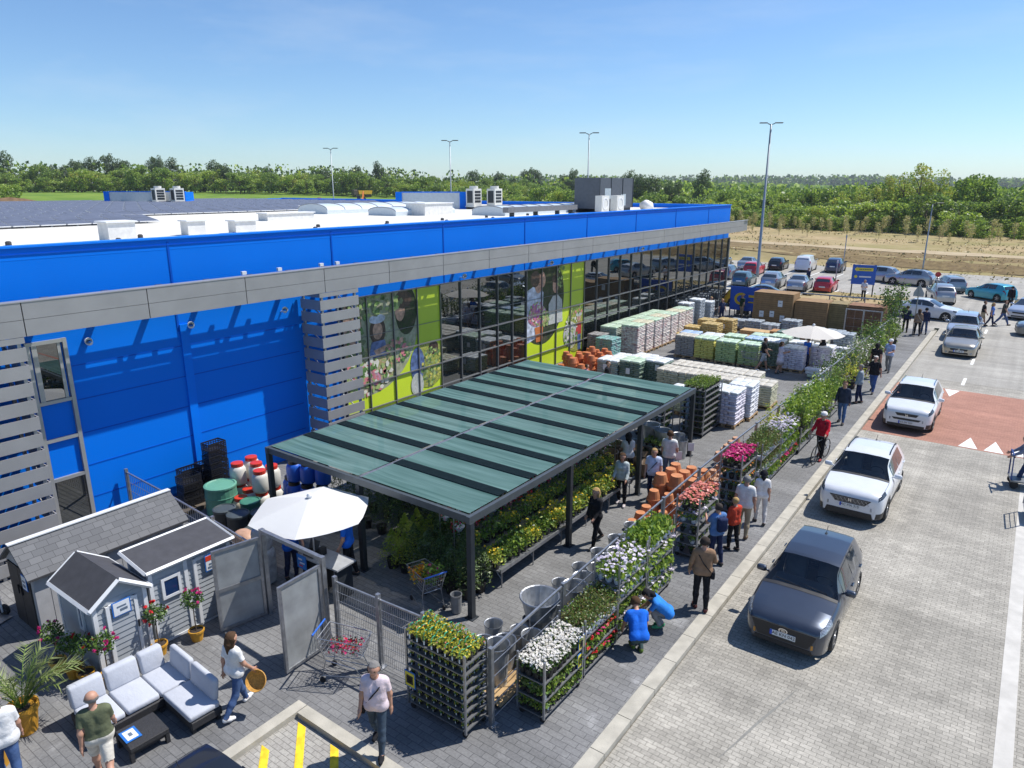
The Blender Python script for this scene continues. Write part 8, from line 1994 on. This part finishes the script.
panel_crate(-15.3, -12.7, 49.3, 1.6, 2.35, 'widest brown fence panel stack at the left with price sheets', M_PANEL); panel_crate(-12.6, -10.55, 49.6, 1.6, 1.95, 'brown fence panel stack second from the left', M_PANEL); panel_crate(-10.5, -9.45, 50.0, 1.5, 1.9, 'narrow greenish fence panel stack', M_PANEL2); panel_crate(-9.35, -7.3, 50.0, 1.5, 1.9, 'reddish brown fence panel stack behind a steel gate', M_PANEL3)
for x, z in ((-14.7, .9), (-14.0, .95), (-13.3, .7), (-13.5, 1.7)): sign('price_sheet', 'white price sheet on the widest brown panel stack at %s' % ('upper right' if z > 1.5 else ('left' if x < -14.3 else ('middle' if x < -13.6 else 'lower right'))), (x, 49.27, z), .3, .42, Matrix.Identity(3), [(0, .1, .5, .1, 2)], [M_SGNW, M_SGNW, M_SGNT])
fence('yard_gate', 'steel yard gate standing before the reddish panel stack', [(-9.35, 49.4), (-8.3, 49.4), (-7.25, 49.4)], 1.75, .35, 4, .04, 'gate', .03)
t = thing('end_rail', 'long pale rail on posts behind the brown panel stacks', 'railing', (-16, 53.9, 0)); MB().tube([(0, 0, 1.9), (9.2, 0, 1.9)], .05).build('rail', M_STEEL, t)
for k in range(5): MB().tube([(k * 2.3, 0, 0), (k * 2.3, 0, 1.9)], .04).build('post', M_STEEL, t)
# gas bottle cages, compost towers and the banner near the store corner
def cage(x, y, label):
    t = thing('bottle_cage', label, 'cage', (x, y, 0), 0, 'dark bottle cages by the store corner'); b = MB()
    for px in (-.5, .5):
        for py in (-.4, .4): b.bb(px - .025, px + .025, py - .025, py + .025, 0, 1.9)
    for z in (.1, .7, 1.3, 1.88): b.bb(-.475, .475, -.42, -.38, z - .02, z + .02); b.bb(-.475, .475, .38, .42, z - .02, z + .02); b.bb(.48, .52, -.375, .375, z - .02, z + .02); b.bb(-.52, -.48, -.375, .375, z - .02, z + .02)
    for k in range(7): b.bb(-.4 + k * .13, -.385 + k * .13, -.41, -.39, .12, 1.86)
    b.build('frame', M_DSTEEL, t); b = MB()
    for px in (-.3, 0, .3):
        for py in (-.2, .12):
            for z in (.12, .72, 1.32): b.lathe([(.12, 0), (.13, .05), (.13, .38), (.06, .46), (.06, .5), (0, .5)], (px, py, z), 10)
    b.build('bottles', mat('bottle_grey', (.16, .18, .19), .4, .3, var=.2), t)
for k in range(7): cage(-19.4 + (k % 2) * .25, 46.4 + k * 1.1, ['nearest', 'second', 'third', 'fourth', 'fifth', 'sixth', 'farthest'][k] + ' dark bottle cage in the line along the glass')
for k in range(3): cage(-14.9 - k * 1.1 + .3 * 0, 52.7, ['right', 'middle', 'left'][k] + ' dark bottle cage behind the blue banner people')
for x, y, n, lab in ((-18.6, 45.4, 11, 'tall pale wrapped tower by the bottle cages'), (-18.4, 46.8, 12, 'tallest pale wrapped tower by the bottle cages'), (-18.2, 48.2, 10, 'farthest pale wrapped tower by the bottle cages')): stack(x, y, 'foil', n, lab, top='white', w=.9, d=.9)
t = thing('banner', 'blue banner with a big yellow letter C on posts at the end of the yard', 'banner', (-17.95, 52.15, 0)); MB().bb(0, 2.7, 0, .04, .5, 2.25).build('cloth', mat('banner_blue', (.01, .10, .55), .5, var=.04), t)
for x in (.0, 2.7): MB().bb(x - .04, x + .04, .05, .12, 0, 2.3).build('post', M_DSTEEL, t)
b = MB(); ring = [(R(a), .42) for a in range(50, 311, 20)]
for i in range(len(ring) - 1):
    a0, a1 = ring[i][0], ring[i + 1][0]; b.add([(.8 + .50 * math.cos(a0), -.006, 1.35 + .46 * math.sin(a0)), (.8 + .50 * math.cos(a1), -.006, 1.35 + .46 * math.sin(a1)), (.8 + .30 * math.cos(a1), -.006, 1.35 + .27 * math.sin(a1)), (.8 + .30 * math.cos(a0), -.006, 1.35 + .27 * math.sin(a0))], [(0, 1, 2, 3)])
b.bb(1.35, 2.4, -.008, -.004, 1.5, 1.68); b.bb(1.35, 2.4, -.008, -.004, 1.1, 1.2); b.build('lettering', mat('banner_yellow', (.80, .52, .02), .5, var=0), t)
# blue direction sign on the verge
t = thing('direction_sign', 'blue direction sign with a yellow arrow panel on two posts', 'sign', (-11.95, 68.6, 0), R(10)); MB().bb(-.95, .95, 0, .06, 1.05, 2.75).build('board', mat('dirsign_blue', (.01, .10, .48), .45, var=.03), t)
for x in (-.85, .85): MB().bb(x - .05, x + .05, .065, .14, 0, 2.78).build('post', M_DSTEEL, t)
b = MB(); b.bb(-.55, .7, -.008, -.002, 2.22, 2.5); b.add([(-.56, -.006, 2.15), (-.56, -.006, 2.57), (-.78, -.006, 2.36)], [(0, 1, 2)]); b.lathe([(.13, 0), (0, .004)], (-.62, -.004, 1.72), 14, 0, Matrix.Rotation(R(90), 3, 'X')); b.build('arrow_panel', M_YB, t)
b = MB(); b.bb(-.35, .6, -.008, -.002, 1.66, 1.78); b.build('white_line', M_SGNW, t); b = MB()
for k in range(7): b.bb(-.4 + k * .14, -.3 + k * .14, -.012, -.0085, 2.31, 2.41)
b.build('lettering', mat('dirsign_dark', (.10, .12, .10), .5, var=0), t)
# slim posts and flags, road sign seen from behind
for x, y, h, lab in ((-17.3, 86.5, 4.0, 'slim grey post on the bank behind the white crossover'), (-14.8, 71.5, 2.6, 'slim post with a white tip on the verge corner')):
    t = thing('slim_post', lab, 'post', (x, y, ZR)); MB().tube([(0, 0, 0), (0, 0, h)], .05).build('pole', M_STEEL, t); MB().rbox((0, 0, h + .12), (.14, .05, .3), .02, seg=1).build('plate', M_SGNW if 'tip' in lab else M_STEEL, t)
t = thing('road_sign', 'triangular road sign seen from its grey back beside the pavement', 'road sign', (-5.75, 52.4, 0)); MB().tube([(0, 0, 0), (0, 0, 3.3)], .035).build('pole', M_STEEL, t)
MB().prism([(-.3, 2.5), (.3, 2.5), (.3, 2.75), (.06, 3.2), (-.06, 3.2), (-.3, 2.75)], .04, .06, T=None).build('plate', mat('sign_back', (.40, .42, .44), .5, .4, var=.05), t)
t = thing('flag_pole', 'thin pole with a red and white topped sign at the lane corner', 'road sign', (-5.9, 64.0, ZR)); MB().tube([(0, 0, 0), (0, 0, 3.0)], .035).build('pole', M_STEEL, t); MB().lathe([(.2, 0), (.2, .03), (0, .03)], (0, -.04, 2.9), 18, 0, Matrix.Rotation(R(70), 3, 'X')).build('plate', mat('sign_red_disc', (.55, .05, .03), .5), t)
# flat trolley at the right edge
t = thing('flat_trolley', 'flat loading trolley with tall blue handle at the right edge', 'flat trolley', (.48, 26.75, ZR), R(8)); b = MB(); b.bb(0, 1.3, -.05, .75, .26, .31); b.build('deck', mat('deck_grey', (.16, .17, .18), .5, .4), t)
MB().tube([(.02, .03, .3), (-.02, .03, 1.15), (-.02, .65, 1.15), (.02, .65, .3)], .024).build('push_bar', mat('bar_blue', (.03, .06, .22), .4, .2), t); MB().tube([(-.02, .03, 1.12), (-.02, -.14, 1.14)], .026).build('grip', M_BLACK, t)
for (x, y) in ((.12, .06), (.12, .64), (1.2, .06), (1.2, .64)): MB().lathe([(0, -.03), (.12, -.03), (.12, .03), (0, .03)], (x, y, .13), 14, 0, Matrix.Rotation(R(90), 3, 'X')).build('wheel', M_RUB, t)
t = thing('wire_trolley', 'low wire trolley with side frame beside the flat trolley', 'trolley', (.95, 23.9, ZR), R(4)); b = MB(); b.bb(0, .7, 0, 1.1, .22, .26)
for z in (.5, .8, 1.1): b.tube([(0, 0, z), (0, 1.1, z)], .012)
b.build('deck', M_STEEL, t); b = MB(); b.tube([(0, 0, .26), (0, 0, 1.12), (0, 1.1, 1.12), (0, 1.1, .26)], .022); b.tube([(.7, 0, .26), (.7, 0, .9), (.7, 1.1, .9), (.7, 1.1, .26)], .022); b.build('side_frame', M_STEEL, t)
for (x, y) in ((.08, .1), (.62, .1), (.08, 1.0), (.62, 1.0)): MB().lathe([(0, -.025), (.1, -.025), (.1, .025), (0, .025)], (x, y, .11), 12, 0, Matrix.Rotation(R(90), 3, 'Y')).build('wheel', M_RUB, t)
# what a trolley of plants leaves over: one mass for every pot past the first three hundred
def merge_mass():
    groups = {}
    for me, loc, rz, s in MASS: groups.setdefault(me, []).append((loc, rz, s))
    mats = []; V = []; F = []; MI = []; off = 0
    for me, ins in groups.items():
        nv = len(me.vertices); co = np.empty(nv * 3, np.float32); me.vertices.foreach_get('co', co); co = co.reshape(-1, 3)
        mm = [mats.index(m) if m in mats else (mats.append(m) or len(mats) - 1) for m in me.materials]; polys = [tuple(p.vertices) for p in me.polygons]; pmi = [mm[p.material_index] for p in me.polygons]
        for loc, rz, s in ins:
            c_, s_ = math.cos(rz), math.sin(rz); X = co * s; W = np.stack([X[:, 0] * c_ - X[:, 1] * s_ + loc[0], X[:, 0] * s_ + X[:, 1] * c_ + loc[1], X[:, 2] + loc[2]], 1)
            V.append(W); F += [tuple(i + off for i in p) for p in polys]; MI += pmi; off += nv
    me = bpy.data.meshes.new('potted_plants'); me.from_pydata(np.concatenate(V).tolist(), [], F)
    for m in mats: me.materials.append(m)
    me.polygons.foreach_set('material_index', MI); me.update(); o = obj('potted_plant_mass', me); o['kind'] = 'stuff'; o['label'] = 'small potted plants massed on the farther trolleys and shaded racks'; return o
merge_mass()
# HAZE: thin even air round everything
hm = bpy.data.materials.new('haze'); hm.use_nodes = True; n = hm.node_tree; n.nodes.clear(); o_ = n.nodes.new('ShaderNodeOutputMaterial'); v_ = n.nodes.new('ShaderNodeVolumePrincipled')
v_.inputs['Color'].default_value = (.86, .92, 1, 1); v_.inputs['Density'].default_value = 0.00016; v_.inputs['Anisotropy'].default_value = .2; n.links.new(v_.outputs[0], o_.inputs['Volume'])
o = MB().bb(-3700, 3700, -3700, 3700, -3, 36).build('haze', hm); o['kind'] = 'stuff'
bpy.context.view_layer.update()
